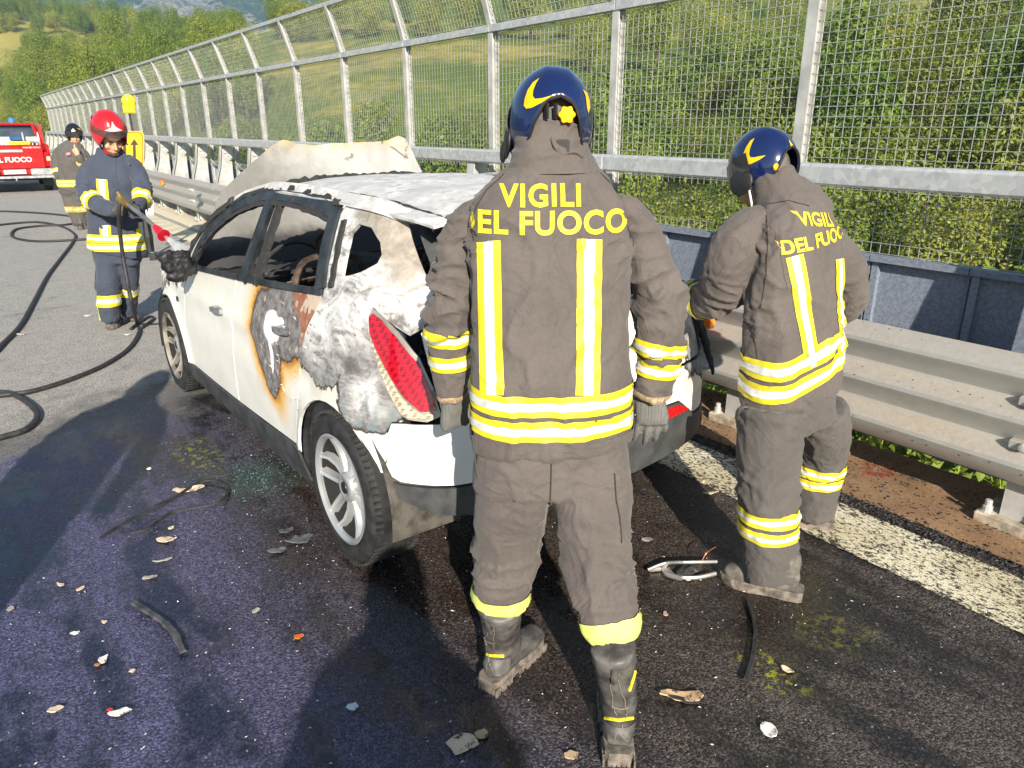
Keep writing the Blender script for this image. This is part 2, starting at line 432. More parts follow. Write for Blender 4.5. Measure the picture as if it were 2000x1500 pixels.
# ---- asphalt
def mat_asphalt():
    g = G('asphalt_wet_and_dry'); x, y, z = g.xyz()
    n = g.noise(.9, 4, .6); n2 = g.noise(6, 5, .65); fine = g.voro(150, out='Color'); fd = g.voro(150); vf = g.noise(420, 2, .6)
    fx = S(g.nt, g.nt.nodes.new('ShaderNodeRGBToBW').outputs[0]); g.nt.links.new(fine.o, fx.o.node.inputs[0])
    # wet zone: round the car and towards the camera
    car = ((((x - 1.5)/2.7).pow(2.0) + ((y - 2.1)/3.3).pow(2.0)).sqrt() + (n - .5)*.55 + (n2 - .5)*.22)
    wet = car.ss(1.05, .86)
    stream = (g.noise(1.6, 3, .6, v=g.scale(g.tc(), 2.6, .7, 1)) + n2*.4).ss(.62, .80)
    dry = g.mix((.17,.16,.15), (.50,.475,.45), (fx*.75 + n2*.4 - .02).ss(.1, 1.0))
    dry = g.mix(dry, (.68,.66,.63), (fx*.9 + vf*.3).ss(.98, 1.06)*.7); dry = g.mix(dry, (.05,.048,.046), (n*.7 + n2*.5).ss(.66, .80)*.5)
    vio = x.ss(1.6, .1); wlit = g.mix((.150,.126,.118), (.150,.148,.30), vio); wdk = g.mix((.018,.016,.016), (.036,.036,.075), vio); wetc = g.mix(wdk, wlit, (fx*.85 + vf*.55 - .12).ss(.30, 1.05))  # violet-blue cast and sheen of the light painted into the wet colour at left
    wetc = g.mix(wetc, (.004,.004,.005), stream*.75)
    wetc = g.mix(wetc, (.42,.40,.40), (fx*.9 + vf*.3).ss(.98, 1.06)*.8)  # sparkle of wet grains painted as pale specks
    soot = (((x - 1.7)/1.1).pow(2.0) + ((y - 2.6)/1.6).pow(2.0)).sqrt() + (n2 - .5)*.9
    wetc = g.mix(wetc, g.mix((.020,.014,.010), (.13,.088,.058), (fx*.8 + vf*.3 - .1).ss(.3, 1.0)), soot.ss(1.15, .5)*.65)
    # spilled coolant: yellow-green and turquoise traces
    def spot(cx, cy, rx, ry, a, b): return ((((x - cx)/rx).pow(2.0) + ((y - cy)/ry).pow(2.0)).sqrt() + (n2 - .5)*1.1).ss(a, b)
    ygr = (g.noise(26, 4, .7) + 0.0).ss(.50, .62)
    wetc = g.mix(wetc, (.30,.30,.02), spot(1.92, 1.13, .11, .16, 1.0, .35)*ygr)
    wetc = g.mix(wetc, (.14,.14,.02), spot(2.3, 1.15, .2, .2, 1.0, .2)*ygr*.7)
    wetc = g.mix(wetc, (.22,.22,.02), spot(.82, 4.15, .16, .42, 1.0, .3)*ygr*.8)
    wetc = g.mix(wetc, (.05,.09,.08), spot(1.0, 3.65, .25, .3, 1.0, .3)*.35)
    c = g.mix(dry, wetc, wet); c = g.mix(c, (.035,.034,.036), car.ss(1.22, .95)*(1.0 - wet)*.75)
    rgh = (.86 - wet*.44 - wet*stream*.28 - wet*vio*.06 + (n2 - .5)*.2).clamp()
    h = fd*-.6 + vf*.5 + g.noise(60, 3)*.5
    nb = g.nt.nodes.new('ShaderNodeBump'); g.nt.links.new(h.o, nb.inputs['Height']); g.nt.links.new((.9 - wet*stream*.72).o, nb.inputs['Strength']); nb.inputs['Distance'].default_value = .007
    return g.set(color=c, rough=rgh, spec=.5, normal=g.bump(n2, .15, .02, S(g.nt, nb.outputs[0])))
MB().box((-9.5, -15, -1.1), (4.0, 46, -.006)).obj('bridge_deck', plain('deck_concrete', (.30,.28,.25), .9, 0, .2, 3, .3, 30)).__setitem__('kind', 'structure')
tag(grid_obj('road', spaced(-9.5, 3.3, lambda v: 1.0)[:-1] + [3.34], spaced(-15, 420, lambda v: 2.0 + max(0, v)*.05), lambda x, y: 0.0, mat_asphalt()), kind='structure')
def mat_line():
    g = G('worn_road_paint'); x, y, z = g.xyz(); v = g.scale(g.tc(), 1.0, .62, 1.0)
    n = g.noise(75, 5, .75, v=v); n2 = g.noise(7, 4, .6); near = (((x - 2.6)/2.4).pow(2.0) + ((y - 1.6)/3.2).pow(2.0)).sqrt()
    edge = ((x - 3.035).abs()*4.8).pow(6.0)
    wear = (n + n2*.24 + near.ss(1.6, .3)*.10 + edge*.10).ss(.70, .80)
    c = g.mix(g.mix((.56,.50,.34), (.72,.67,.52), g.noise(3, 3).ss(.3, .7)), (.022,.02,.02), wear)
    return g.set(color=c, rough=.75, normal=g.bump(n + g.voro(150)*.6, .6, .005))
MB().add([(2.84, -15, .004), (3.23, -15, .004), (3.23, 300, .004), (2.84, 300, .004)], [(0, 1, 2, 3)]).obj('road_marking', mat_line()).__setitem__('kind', 'structure')
def mat_verge():
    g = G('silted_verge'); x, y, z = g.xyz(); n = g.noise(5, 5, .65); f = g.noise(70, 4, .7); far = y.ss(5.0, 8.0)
    c = g.mix((.17,.095,.045), (.33,.205,.115), (n*.6 + f*.5 - .05).ss(.3, .75)); c = g.mix(c, (.07,.05,.035), n.ss(.60, .72)*.6)
    rust = ((((x - 3.72)/.16).pow(2.0) + ((y - 1.75)/.13).pow(2.0)).sqrt() + (g.noise(11, 4)-.5)*1.4).ss(1.0, .3); c = g.mix(c, (.22,.035,.012), rust*g.noise(16, 4).ss(.42, .6))
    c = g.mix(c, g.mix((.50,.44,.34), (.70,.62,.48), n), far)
    return g.set(color=c, rough=.88, normal=g.bump(f + g.noise(260, 2)*.5, .7, .006))
def verge_h(x, y):
    e = sstep(3.30, 3.40, x); return e*(.010 + .012*nz((x*6, y*6, 1)) + .03*sstep(6, 9, y)*sstep(3.3, 3.6, x) + .010*nz((x*22, y*22, 4)))
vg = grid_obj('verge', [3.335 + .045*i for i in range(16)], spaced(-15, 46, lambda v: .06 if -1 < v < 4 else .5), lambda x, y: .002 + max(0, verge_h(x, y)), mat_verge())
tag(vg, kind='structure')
tag(MB().box((3.33, 46, -1.2), (12, 420, -.25)).obj('bank', mat_terrain()), kind='structure')
# ================================================================= bridge barrier and mesh fence
FX, FY0, FDY = 4.03, 2.68, 1.573
KS = list(range(-2, 26))
MT['zinc_panel'] = (lambda g: g.set(color=g.mix(g.mix((.14,.17,.23), (.25,.285,.36), g.noise(60, 4, .7).ss(.3, .7)), (.20,.19,.17), g.noise(2.2, 5).ss(.55, .8)*.6), metal=.1, rough=.72, normal=g.bump(g.noise(120, 3), .2, .002)))(G('zinc_panel'))
def mat_dusty():
    g = G('dusty_galvanised_rail'); n = g.nt.nodes.new('ShaderNodeNewGeometry'); s = g.nt.nodes.new('ShaderNodeSeparateXYZ'); g.nt.links.new(n.outputs['Normal'], s.inputs[0])
    up = S(g.nt, s.outputs[2]).ss(-.1, .75); v = g.scale(g.tc(), 1, .35, 1)
    steel = g.mix((.40,.42,.43), (.56,.57,.57), g.noise(12, 4)); dust = g.mix((.44,.34,.24), (.60,.50,.39), g.noise(40, 5, .75).ss(.3, .7))
    c = g.mix(steel, dust, up*(g.noise(3.0, 4, v=v)*1.1 + .02).clamp()*.85); c = g.mix(c, (.02,.02,.02), g.voro(60).ss(.05, .03)*g.noise(9, 2).ss(.55, .65)*.6)
    return g.set(color=c, metal=.45, rough=.48, normal=g.bump(g.noise(150, 3), .15, .002))
MT['rail'] = mat_dusty()
def ypos(k): return FY0 + FDY*k
# ---- barrier: corrugated three-wave beam, posts with gusset plates, handrail
bar = empty('guardrail', (3.6, 0, 0), label='grey three-wave steel guardrail with gusset posts and a handrail along the bridge edge', cat='guardrail')
prof = [(3.604,.864),(3.598,.870),(3.512,.816),(3.499,.801),(3.497,.780),(3.506,.758),(3.570,.676),(3.580,.654),(3.574,.636),(3.512,.588),(3.499,.571),(3.497,.550),(3.506,.528),(3.570,.446),(3.580,.424),(3.574,.406),(3.512,.358),(3.499,.341),(3.497,.320),(3.506,.296),(3.545,.225),(3.556,.215)]
prof = [(a, .545 + (b - .5425)*.87) for a, b in prof]
y = ypos(-2) - .2; i = 0
while y < 40:
    y1 = y + 3*FDY; off = 0.004 if i % 2 else 0.0
    rings = [[(px - off, yy, pz) for px, pz in prof] + [(px - off + .004, yy, pz - .002) for px, pz in reversed(prof)] for yy in (y, y1 + .16)]
    smooth_angle(MB().loft(rings).obj('beam', MT['rail'], bar).data, 24)
    y = y1; i += 1
postm = None
for k in KS:
    yy = ypos(k) - .04
    if postm is None:
        m = MB().prism([(3.62,.02),(3.90,.02),(3.93,1.46),(3.76,1.46),(3.70,1.1),(3.62,.86)], (0, 0, 0), (1,0,0), (0,0,1), (0,.012,0))   # gusset web
        m.prism([(3.612,.02),(3.622,.02),(3.622,.86),(3.71,1.12),(3.765,1.46),(3.755,1.46),(3.70,1.12),(3.612,.86)], (0,-.05,0), (1,0,0), (0,0,1), (0,.112,0))
        postm = shift(m.mesh('post'), bar)
        b = MB().bevbox((3.56,-.13,0.005),(3.80,.15,.062), .006); platem = shift(b.mesh('base_plate'), bar)
        b = MB()
        b.lathe([(.0,.062),(.030,.062),(.030,.066),(.022,.066),(.022,.092),(.016,.094),(.016,.118),(.013,.122),(0,.122)], n=10); boltm = b.mesh('anchor_bolt')
        b = MB().bevbox((3.535,-.07,.620),(3.580,.07,.660), .004); b.lathe([(0,-.016),(.014,-.014),(.021,-.004),(.021,.004),(0,.004)], (3.532,.01,.640), 12, 'X'); b2 = shift(b.mesh('clamp'), bar)
        b = MB().box((3.86,-.03,1.28),(3.95,.05,1.33)); b.box((3.88,-.045,1.22),(3.92,.02,1.30)); b.box((3.80,-.02,1.33),(3.95,.02,1.46)); brm = shift(b.mesh('bracket'), bar)
    o = mobj('post', postm.copy() if k == -1 else postm, MT['galv_white'] if not postm.materials else None, bar); o.location = (0, yy, 0)
    if not o.data.materials: o.data.materials.append(MT['galv_white'])
    if k < 14:
        p = mobj('base_plate', platem, None if platem.materials else plain('dusty_concrete_block', (.40,.34,.27), .9, 0, .3, 14, .5, 60), o)
        for (bx, by) in ((3.60,-.09),(3.60,.11)):
            q = mobj('anchor_bolt', boltm, None if boltm.materials else MT['galv_white'], p); q.location = (bx-3.6, by, 0)
    if k % 3 == 2:
        for dz in (0, -.200):
            c = mobj('clamp', b2, None if b2.materials else MT['rail'], bar); c.location = (0, yy, dz)
    if 2 < k < 20:
        q = mobj('bracket', brm, None if brm.materials else MT['galv'], o)
y = ypos(-2) - .2; i = 0
while y < 41:
    y1 = y + 3*FDY; e = .004*(i % 2)
    pr = [(3.735-e,1.475),(3.745-e,1.462),(3.865,1.462),(3.875,1.475),(3.875,1.555),(3.862,1.572),(3.748-e,1.572),(3.735-e,1.558)]
    MB().loft([[(a, yy, b) for a, b in pr] for yy in (y, y1)]).obj('handrail', MT['galv'], bar); y = y1; i += 1
MB().tube([(3.90, ypos(-2) + .5*j, 1.245 - .012*sin(j*.5*pi/.786)**2) for j in range(18, 86)], .007, 5).obj('cable', MT['black'], bar)
t = textmesh('610', .055, .0006); t.transform(Matrix.Translation((3.71, ypos(-1) - .0445, .20)) @ Matrix.Rotation(R(90), 4, 'X')); mobj('painted_number', shift(t, bar), plain('faded_marker', (.10,.10,.11), .8), bar)
for (px, py, k) in ((318, 357, 0), (1385, 622, 1)):
    p = onx(px, py, 3.50); MB().bevbox((3.455, p.y-.05, p.z-.05), (3.50, p.y+.05, p.z+.05), .006).obj('reflector', MT['orange'], bar)
# ---- fence
fen = empty('mesh_fence', (FX, 0, 0), label='tall galvanised wire mesh fence with inward leaning top behind the guardrail', cat='fence')
ZM, TX, TZ = 2.55, FX - .165, 3.09
PZ0, PZ1 = .035, 1.085
m = MB()
m.box((FX-.035,-.034,-.3),(FX-.027,.034,ZM+.02)); m.box((FX-.027,-.004,-.3),(FX+.035,.004,ZM+.02)); m.box((FX+.027,-.034,-.3),(FX+.035,.034,ZM+.02))
postf = shift(m.mesh('post'), fen)
m = MB(); a, b = Vector((FX, 0, ZM+.03)), Vector((TX, 0, TZ)); nrm = Vector((b.z-a.z, 0, -(b.x-a.x))).normalized()
m.prism([(0,-.030),(0,.045),(1,.028),(1,-.024)], a, (b-a), nrm, (0,.007,0)); m.prism([(0,-.036),(0,-.030),(1,-.024),(1,-.030)], a + V(0,-.03,0), (b-a), nrm, (0,.066,0))
m.lathe([(0,-.012),(.014,-.012),(.014,0),(0,0)], (FX-.012,0,ZM+.09), 8, 'Y')
armf = shift(m.mesh('upper_arm'), fen)
def mesh_panel(z0, z1, x0, x1, pitch=.0525, w=.0029):
    m = MB(); L = FDY - .10; nv = int(L/pitch); L2 = math.hypot(z1-z0, x1-x0); nh = int(L2/pitch)
    for i in range(nv+1):
        y = -L/2 + L*i/nv; m.bar((x0, y, z0), (x1, y, z1), w)
    for j in range(nh+1):
        t = j/nh; px, pz = lerp(x0, x1, t), lerp(z0, z1, t); m.bar((px-w, -L/2-.012, pz), (px-w, L/2+.012, pz), w)
    return shift(m.mesh('wire_panel'), fen)
low = mesh_panel(PZ1+.02, ZM-.03, FX-.01, FX-.01); up = mesh_panel(ZM+.06, TZ-.03, FX-.02, TX+.008)
m = MB(); L = FDY
px = FX + .045
for (ya, yb) in ((-L/2+.005, -.262), (-.262, .262), (.262, L/2-.005)):
    pass
def plate_mesh(ya, yb):
    m = MB(); m.box((px, ya+.004, PZ0), (px+.004, yb-.004, PZ1)); m.box((px-.03, ya+.004, PZ0), (px, ya+.008, PZ1-.002)); m.box((px-.03, yb-.045, PZ0+.001), (px-.0005, yb-.008, PZ1-.004))
    m.box((px-.055, ya+.003, PZ1-.008), (px+.006, yb-.003, PZ1+.004)); m.box((px-.055, ya+.003, PZ1-.03), (px-.051, yb-.003, PZ1-.0085)); return shift(m.mesh('plate'), fen)
plate = plate_mesh(-L/6, L/6)
railm = shift(MB().box((FX-.045,-L/2+.006,ZM-.012),(FX+.02,L/2-.006,ZM+.045)).mesh('middle_rail'), fen)
topm = shift(MB().box((TX-.022,-L/2+.002,TZ-.01),(TX+.026,L/2-.002,TZ+.032)).mesh('top_rail'), fen)
for me, mt in ((postf,'galv_white'),(armf,'galv_white'),(low,'wire'),(up,'wire'),(plate,'zinc_panel'),(railm,'galv'),(topm,'galv')): me.materials.append(MT[mt])
for k in KS:
    yy = ypos(k)
    for nm, me in (('post', postf), ('upper_arm', armf)):
        o = mobj(nm, me, None, fen); o.location = (0, yy, 0)
    if k < KS[-1]:
        for nm, me in (('wire_panel', low), ('wire_panel', up), ('middle_rail', railm), ('top_rail', topm)):
            o = mobj(nm, me, None, fen); o.location = (0, yy + FDY/2, 0)
        for j in (-1, 0, 1):
            o = mobj('plate', plate, None, fen); o.location = (0, yy + FDY/2 + j*FDY/3, 0)
# ================================================================= the burnt-out car
CARX, CARY = 1.955, 2.67
car = empty('burnt_car', (CARX, CARY, 0), (R(-1.0), 0, R(0.9)), label='burnt-out white hatchback with open bonnet, no glass and scorched roof', cat='car')
HW = 0.875
car.scale = (1.05, 1.05, 1.05)
# plan outline of the left half, from the nose along the side to the middle of the tail; u runs like y on the side
_pl = [(.60,3.36),(.74,3.22),(.815,2.95),(.845,2.6),(.862,2.0),(.872,1.3),(.875,.6),(.872,.1),(.862,-.12),(.835,-.28),(.785,-.41),(.70,-.50),(.58,-.56),(.40,-.605),(.2,-.63),(0,-.638)]
_pl = [Vector((a, b)) for a, b in _pl]; _pl = [Vector((q.x, q.y)) for q in catmull([(a.x, a.y, 0) for a in _pl], 6)]
_us = []; _u = _pl[0].y
for i, q in enumerate(_pl):
    if i: _u -= (q - _pl[i-1]).length
    _us.append(_u)
_k = min(range(len(_pl)), key=lambda i: abs(_pl[i].y - .6)); _sh = _pl[_k].y - _us[_k]; _us = [a + _sh for a in _us]
UR = [-a for a in _us]; UEND = _us[-1]
PX = [q.x for q in _pl]; PY = [q.y for q in _pl]
IXZ = ([.12,.2,.3,.42,.6,.8,.93,1.0,1.1,1.2,1.3,1.38,1.43], [.07,.03,.010,.004,0,.012,.035,.055,.090,.130,.175,.215,.26])
IYZ = ([.18,.30,.36,.60,.70,.80,.95,1.05,1.2,1.38,1.45], [.07,.01,0,0,.02,.05,.095,.125,.19,.27,.30])
def SRF(u, z, s=-1, out=0.0):
    x = interp(-u, UR, PX); y = interp(-u, UR, PY)
    ix = interp(z, *IXZ); iy = interp(z, *IYZ)
    k = x/HW; x = x - ix*k - (0.0 if out == 0 else 0)
    kb = sstep(.05, -.55, y); y = y + iy*kb
    # shoulder crease along the doors, flares over the wheels
    x += .010*exp(-((z-.80)/.035)**2)*sstep(-.2, .3, y)*sstep(2.9, 2.3, y)
    for cy in (0.0, 2.62):
        dd = math.hypot(y-cy, z-.315); x += .018*exp(-((dd-.37)/.045)**2)*(1 if z > .2 else 0)
    n = Vector((k, -kb*.8, 0)).normalized() if out else None
    if s > 0:
        sag = sstep(.95, 1.38, z)*sstep(.75, -.25, y); z -= .15*sag; x -= .07*sag
    p = Vector((x, y, z))
    if out: p += Vector((n.x, n.y, .15))*out
    return Vector((s*p.x, p.y, p.z))
def panel(name, out, holes=(), mat=None, parent=None, step=.045, thick=-.012, off=0.0, sides=(-1, 1), wob=0.0):
    res = []
    for s in sides:
        def fm(a, b, s=s):
            p = SRF(a, b, s, off)
            if wob: p = p + Vector((s, 0, .3))*(wob*nz((a*7, b*7, s)))
            return p
        me = sheet(out, list(holes), fm, step, thick*s*-1 if thick else 0)
        o = mobj(name, me, mat, parent or car); res.append(o)
    return res
def arc(cy, cz, r_, a0, a1, n=14): return [(cy + r_*cos(R(a0+(a1-a0)*i/n)), cz + r_*sin(R(a0+(a1-a0)*i/n))) for i in range(n+1)]
# ---- paint: white, blistered and burnt where the fire came through
def mat_carpaint(name, mode):
    g = G(name); x, y, z = g.xyz()
    n = g.noise(5.5, 5, .62); n2 = g.noise(24, 5, .68); vs = g.scale(g.tc(), 1, .9, 2.4); st = g.noise(16, 5, .72, v=vs); fl = g.noise(34, 4, .75, v=g.scale(g.tc(), 1, 2.2, .8))
    def ell(cy, cz, ry, rz, tilt=0.0):
        yy, zz = y - cy, z - cz
        return (((yy + zz*tilt)/ry).pow(2.0) + ((zz)/rz).pow(2.0)).sqrt()
    if mode == 'door':
        f = ell(.44, .96, .34, .22, .5).min(ell(.70, .79, .17, .23, -.25)).min(ell(.66, .66, .09, .13)) + (n - .5)*.75 + (n2 - .5)*.18
    elif mode == 'quarter':
        f = (1.0 - (z - .80 + (y*.12) + ((y + .12)*7.0).sin()*.06)*4.2) + (n - .5)*1.3 + (n2 - .5)*.25
        f = f.min(ell(-.22, .76, .17, .14) + (n - .5)*.8)
    elif mode == 'roof': f = .18 + (n - .5)*.6
    elif mode == 'fender': f = 1.32 - (z - .62)*2.0 - (y - 2.5)*.6 + (n - .5)*.8
    elif mode == 'tail': f = 2.2 - (z - .45)*2.2 - (x - .2)*1.9 + (n - .5)*.9
    else: f = x*0 + 3.0
    white = g.mix((.74,.74,.70), (.80,.80,.78), n.ss(.3, .7)); soot = g.mix(white, (.42,.38,.30), (z*1.5 - 1.0 + st*.6 - .35).clamp()*(.55 if mode in ('door', 'fender', 'front') else .0))
    # inside of the burn: bare primer, ash white, char
    ash = g.mix((.60,.61,.63), (.84,.84,.83), n2.ss(.3, .65)); grey = g.mix((.085,.08,.085), (.26,.25,.25), n2.ss(.3, .7))
    if mode == 'door':
        a = (n*.8 + fl*.45).ss(.63, .70); core = ell(.62, .86, .12, .075) + (n2 - .5)*.8; core2 = ell(.63, .76, .025, .13) + (n2-.5)*.8
        rust = g.mix((.24,.085,.045), (.32,.14,.09), n2.ss(.35, .6)); tan_ = g.mix((.44,.35,.28), (.56,.48,.40), n2)
        up = ((y - .40)*-3.0 + (z - .9)*2.5 + n - .2).ss(.45, .6); inside = g.mix(grey, rust, up); inside = g.mix(inside, tan_, (g.noise(9, 3, .5, dist=1.2) + 0).ss(.52, .55)*up)
        inside = g.mix(inside, tan_, g.voro(14).ss(.22, .18)*.7); inside = g.mix(inside, (.82,.83,.84), core.min(core2).ss(.95, .85))
    elif mode == 'roof':
        inside = g.mix(g.mix((.46,.46,.47), (.72,.72,.72), n.ss(.35, .65)), (.34,.32,.30), (st*.8 + n*.4).ss(.55, .75)*.8); inside = g.mix(inside, (.05,.045,.045), fl.ss(.66, .74)*.55)
    elif mode == 'fender':
        inside = g.mix(g.mix(ash, (.40,.34,.27), n.ss(.4, .62)), grey, (st + n2*.3).ss(.62, .72)*.8)
    else:
        sw = g.noise(6.5, 4, .6, dist=1.6, v=g.scale(g.tc(), 1, 1.0, 1.5)); ash2 = g.mix((.62,.62,.63), (.80,.80,.80), n.ss(.3, .7)); brn = g.mix((.20,.17,.14), (.34,.30,.26), n2.ss(.3, .7))
        lin = g.noise(22, 5, .75, dist=.6, v=g.scale(g.tc(), 1, .55, 2.2)); inside = g.mix(ash2, (.30,.29,.30), (sw*.8 + lin*.35).ss(.46, .74)*.92); inside = g.mix(inside, (.06,.055,.06), (sw*.65 + st*.2 + lin*.45).ss(.66, .90)*.8); inside = g.mix(inside, (.30,.25,.20), n.ss(.60, .70)*.5)
        inside = g.mix(inside, brn, ((z - 1.10)*4.0 - (y + .28).abs()*2.6 + n - .1).ss(.30, .75)*.9); inside = g.mix(inside, (.13,.12,.125), (n*.8 + sw*.3).ss(.62, .72)*.8); inside = g.mix(inside, (.10,.095,.10), f.ss(.15, .90)*(n2*1.3 + lin*.5 - .1).clamp()*.9)
        inside = g.mix(inside, (.20,.27,.29), (z.ss(.80, .70))*n2.ss(.45, .6)*.6)
    rim = (.03,.026,.024) if mode != 'door' else (.055,.04,.035)
    hv = (n2*.9 + n*.8 - .35).clamp(); c = g.mix(soot, g.mix((.80,.46,.06), (.46,.17,.015), f.ss(1.22, 1.02)), (f.ss(1.75, 1.05)*(hv*1.0 + .5).clamp()*(1.0 if mode == 'door' else .0))); c = g.mix(c, (.16,.11,.07), ((z - .93)*5.0 + n - .55).clamp()*y.ss(1.05, .75)*(.85 if mode == 'door' else .0))
    if mode in ('quarter', 'tail'): c = g.mix(soot, (.42,.33,.22), f.ss(1.5, 1.0)*.35)
    c = g.mix(c, rim, f.ss(1.04, 1.0)); c = g.mix(c, inside, f.ss(1.0, .92))
    burnt = f.ss(1.06, .95); streak = g.mix(c, (.10,.09,.085), g.noise(30, 3, .6, v=g.scale(g.tc(), 1, 3.2, .25)).ss(.70, .76)*.5)
    h = st*.6 + n2*.5 + f.ss(1.0, .9)*.5
    nb = g.nt.nodes.new('ShaderNodeBump'); g.nt.links.new(h.o, nb.inputs['Height']); g.nt.links.new((burnt*.5 + .02).o, nb.inputs['Strength']); nb.inputs['Distance'].default_value = .0016
    return g.set(color=streak, rough=(burnt*.55 + .32 + (n - .5)*.15).clamp(), coat=.0, spec=.5, normal=S(g.nt, nb.outputs[0]))
CP = {k: mat_carpaint('burnt_white_paint_' + k, k) for k in ('door', 'quarter', 'roof', 'fender', 'tail', 'plain', 'front')}
CH = (lambda g: (lambda n, n2: g.set(color=g.mix(g.mix((.010,.010,.011), (.05,.048,.05), n2), (.34,.31,.27), (n*.6 + n2*.5).ss(.66, .72)*.8), rough=.8, normal=g.bump(n2 + g.noise(120, 3), .9, .008)))(g.noise(12, 5, .7), g.noise(45, 5, .7)))(G('charred_trim'))
CHM = plain('melted_black_plastic', (.014,.014,.016), .55, 0, .5, 30, .5, 90)
FR = plain('scorched_black_frame', (.028,.032,.038), .42, 0, .5, 8, .2, 80)
CL = plain('grey_plastic_cladding', (.055,.058,.062), .5, 0, .25, 10, .15, 160)
CHR = (lambda g: g.set(color=g.mix((.72,.73,.75), (.40,.41,.43), g.noise(30, 4).ss(.4, .7)), metal=1.0, rough=g.noise(20, 3)*.25+.12))(G('chrome'))
ALU = (lambda g: g.set(color=g.mix((.46,.48,.50), (.56,.57,.59), g.noise(14, 4).ss(.3, .8)), metal=.6, rough=g.noise(18, 3)*.2+.26))(G('alloy_wheel'))
LINER = plain('dusty_wheel_liner', (.075,.068,.06), .9, 0, .4, 16, .5, 60)
BELT = lambda y: interp(y, [-.1,.2,.9,1.55,2.05], [1.095,1.06,1.005,.965,.935])
SILL = lambda y: interp(y, [.30,.8,2.3], [.375,.35,.315])
# ---- lower panels
gap = .006
rear_edge = [(.44,SILL(.44)),(.385,.46),(.335,.60),(.30,.75),(.265,.90),(.20,1.0),(.165,BELT(.165))]
mid_edge = [(1.245,SILL(1.24)),(1.225,.5),(1.20,.68),(1.175,.82),(1.17,.92),(1.16,BELT(1.16))]
fr_edge = [(2.24,SILL(2.24)),(2.245,.5),(2.20,.66),(2.13,.80),(2.07,.90),(2.05,BELT(2.05))]
sh_ = lambda E, d: [(a + d, b) for a, b in E]
blt = lambda a, b, n=6: [(lerp(a, b, i/n), BELT(lerp(a, b, i/n))) for i in range(1, n)]
rd = panel('rear_door', sh_(rear_edge, gap)[::-1] + sh_(mid_edge, -gap) + blt(1.16-gap, .165+gap), mat=CP['door'], step=.04)
fd_ = panel('front_door', sh_(mid_edge, gap)[::-1] + sh_(fr_edge, -gap) + blt(2.05-gap, 1.16+gap), mat=CP['front'], step=.05)
arF = arc(2.62, .315, .365, 2, 176)
panel('front_fender', sh_(fr_edge, gap)[::-1] + [(2.245+gap,.33)] + arF[::-1][0:0] + [p for p in arF[::-1] if p[0] < 2.985][0:] + [(2.985,.34),(3.06,.36),(3.12,.70),(3.05,.78),(2.75,.86),(2.4,.915),(2.15,.935)], mat=CP['fender'], step=.045)
arR = arc(0, .315, .368, 6, 150)
UB = UEND
seam_u = -.36
lampO = [(-.235,1.035),(-.30,1.066),(-.44,1.050),(-.62,1.0),(-.79,.918),(-.875,.82),(-.905,.725),(-.80,.705),(-.66,.710),(-.60,.725),(-.52,.80),(-.42,.90),(-.32,.985)]
SQ = lambda P: [(-.235 + (a + .235)*.50, b) for a, b in P]
lampO = SQ(lampO)
qw = [(.045,1.150),(.078,1.30),(.040,1.335),(-.09,1.330),(-.235,1.285),(-.275,1.245),(-.25,1.215),(-.12,1.180),(0,1.155)]
quarter = sh_(rear_edge, -gap)[::-1] + [(.375,.365)] + arR + [(-.340,.50),(-.352,.655),(-.375,.695),(-.42,.700),(-.425,.715)] + SQ([(-.54,.79),(-.44,.90),(-.335,.99),(-.245,1.04),(-.30,1.075),(-.42,1.053),(-.72,.99)]) + [(-.56,1.03),(-.60,1.07),(-.55,1.16),(-.47,1.29),(-.42,1.375),(-.30,1.395),(0,1.40),(.20,1.395),(.215,1.36),(.18,1.20)]
panel('quarter_panel', quarter, [qw], CP['quarter'], step=.034, wob=.002)
# ---- sill cladding
panel('sill', [(.30,.19),(.60,.185),(1.4,.18),(2.3,.175),(2.34,.24),(2.26,SILL(2.24)-.008)] + [(a, SILL(a)-.008) for a in (1.8,1.3,.9,.6,.45,.36)] + [(.335,.30)], mat=CL, step=.06, off=.008)
# ---- bumper: white skin above, grey plastic below
bz0 = .472
for s in (-1, 1):
    pass
panel('bumper_skin', [(-.346,.505),(-.357,.65),(-.378,.688),(-.42,.693),(-.90,.706),(UEND,.706),(UEND,.585),(-1.02,.582),(-.84,.570),(-.70,bz0+.006),(-.60,bz0),(-.40,bz0+.005)], mat=CP['plain'], step=.045, sides=(-1,))
panel('bumper_skin', [(-.346,.505),(-.357,.65),(-.378,.688),(-.42,.693),(-.90,.706),(UEND,.706),(UEND,.585),(-1.02,.582),(-.84,.570),(-.70,bz0+.006),(-.60,bz0),(-.40,bz0+.005)], mat=CP['tail'], step=.045, sides=(1,))
panel('bumper_lower', [(-.345,.49),(-.40,bz0-.006),(-.60,bz0-.010),(-.70,bz0-.004),(-.84,.561),(-1.02,.574),(UEND,.577),(UEND,.325),(-1.0,.335),(-.7,.345),(-.52,.36),(-.40,.41)], mat=CL, step=.045, off=.006)
panel('fog_lamp', [(-.76,.510),(-.85,.552),(-.97,.560),(-.97,.512)], mat=plain('red_reflector', (.55,.01,.012), .2, 0, .2, 60), step=.03, off=.012)
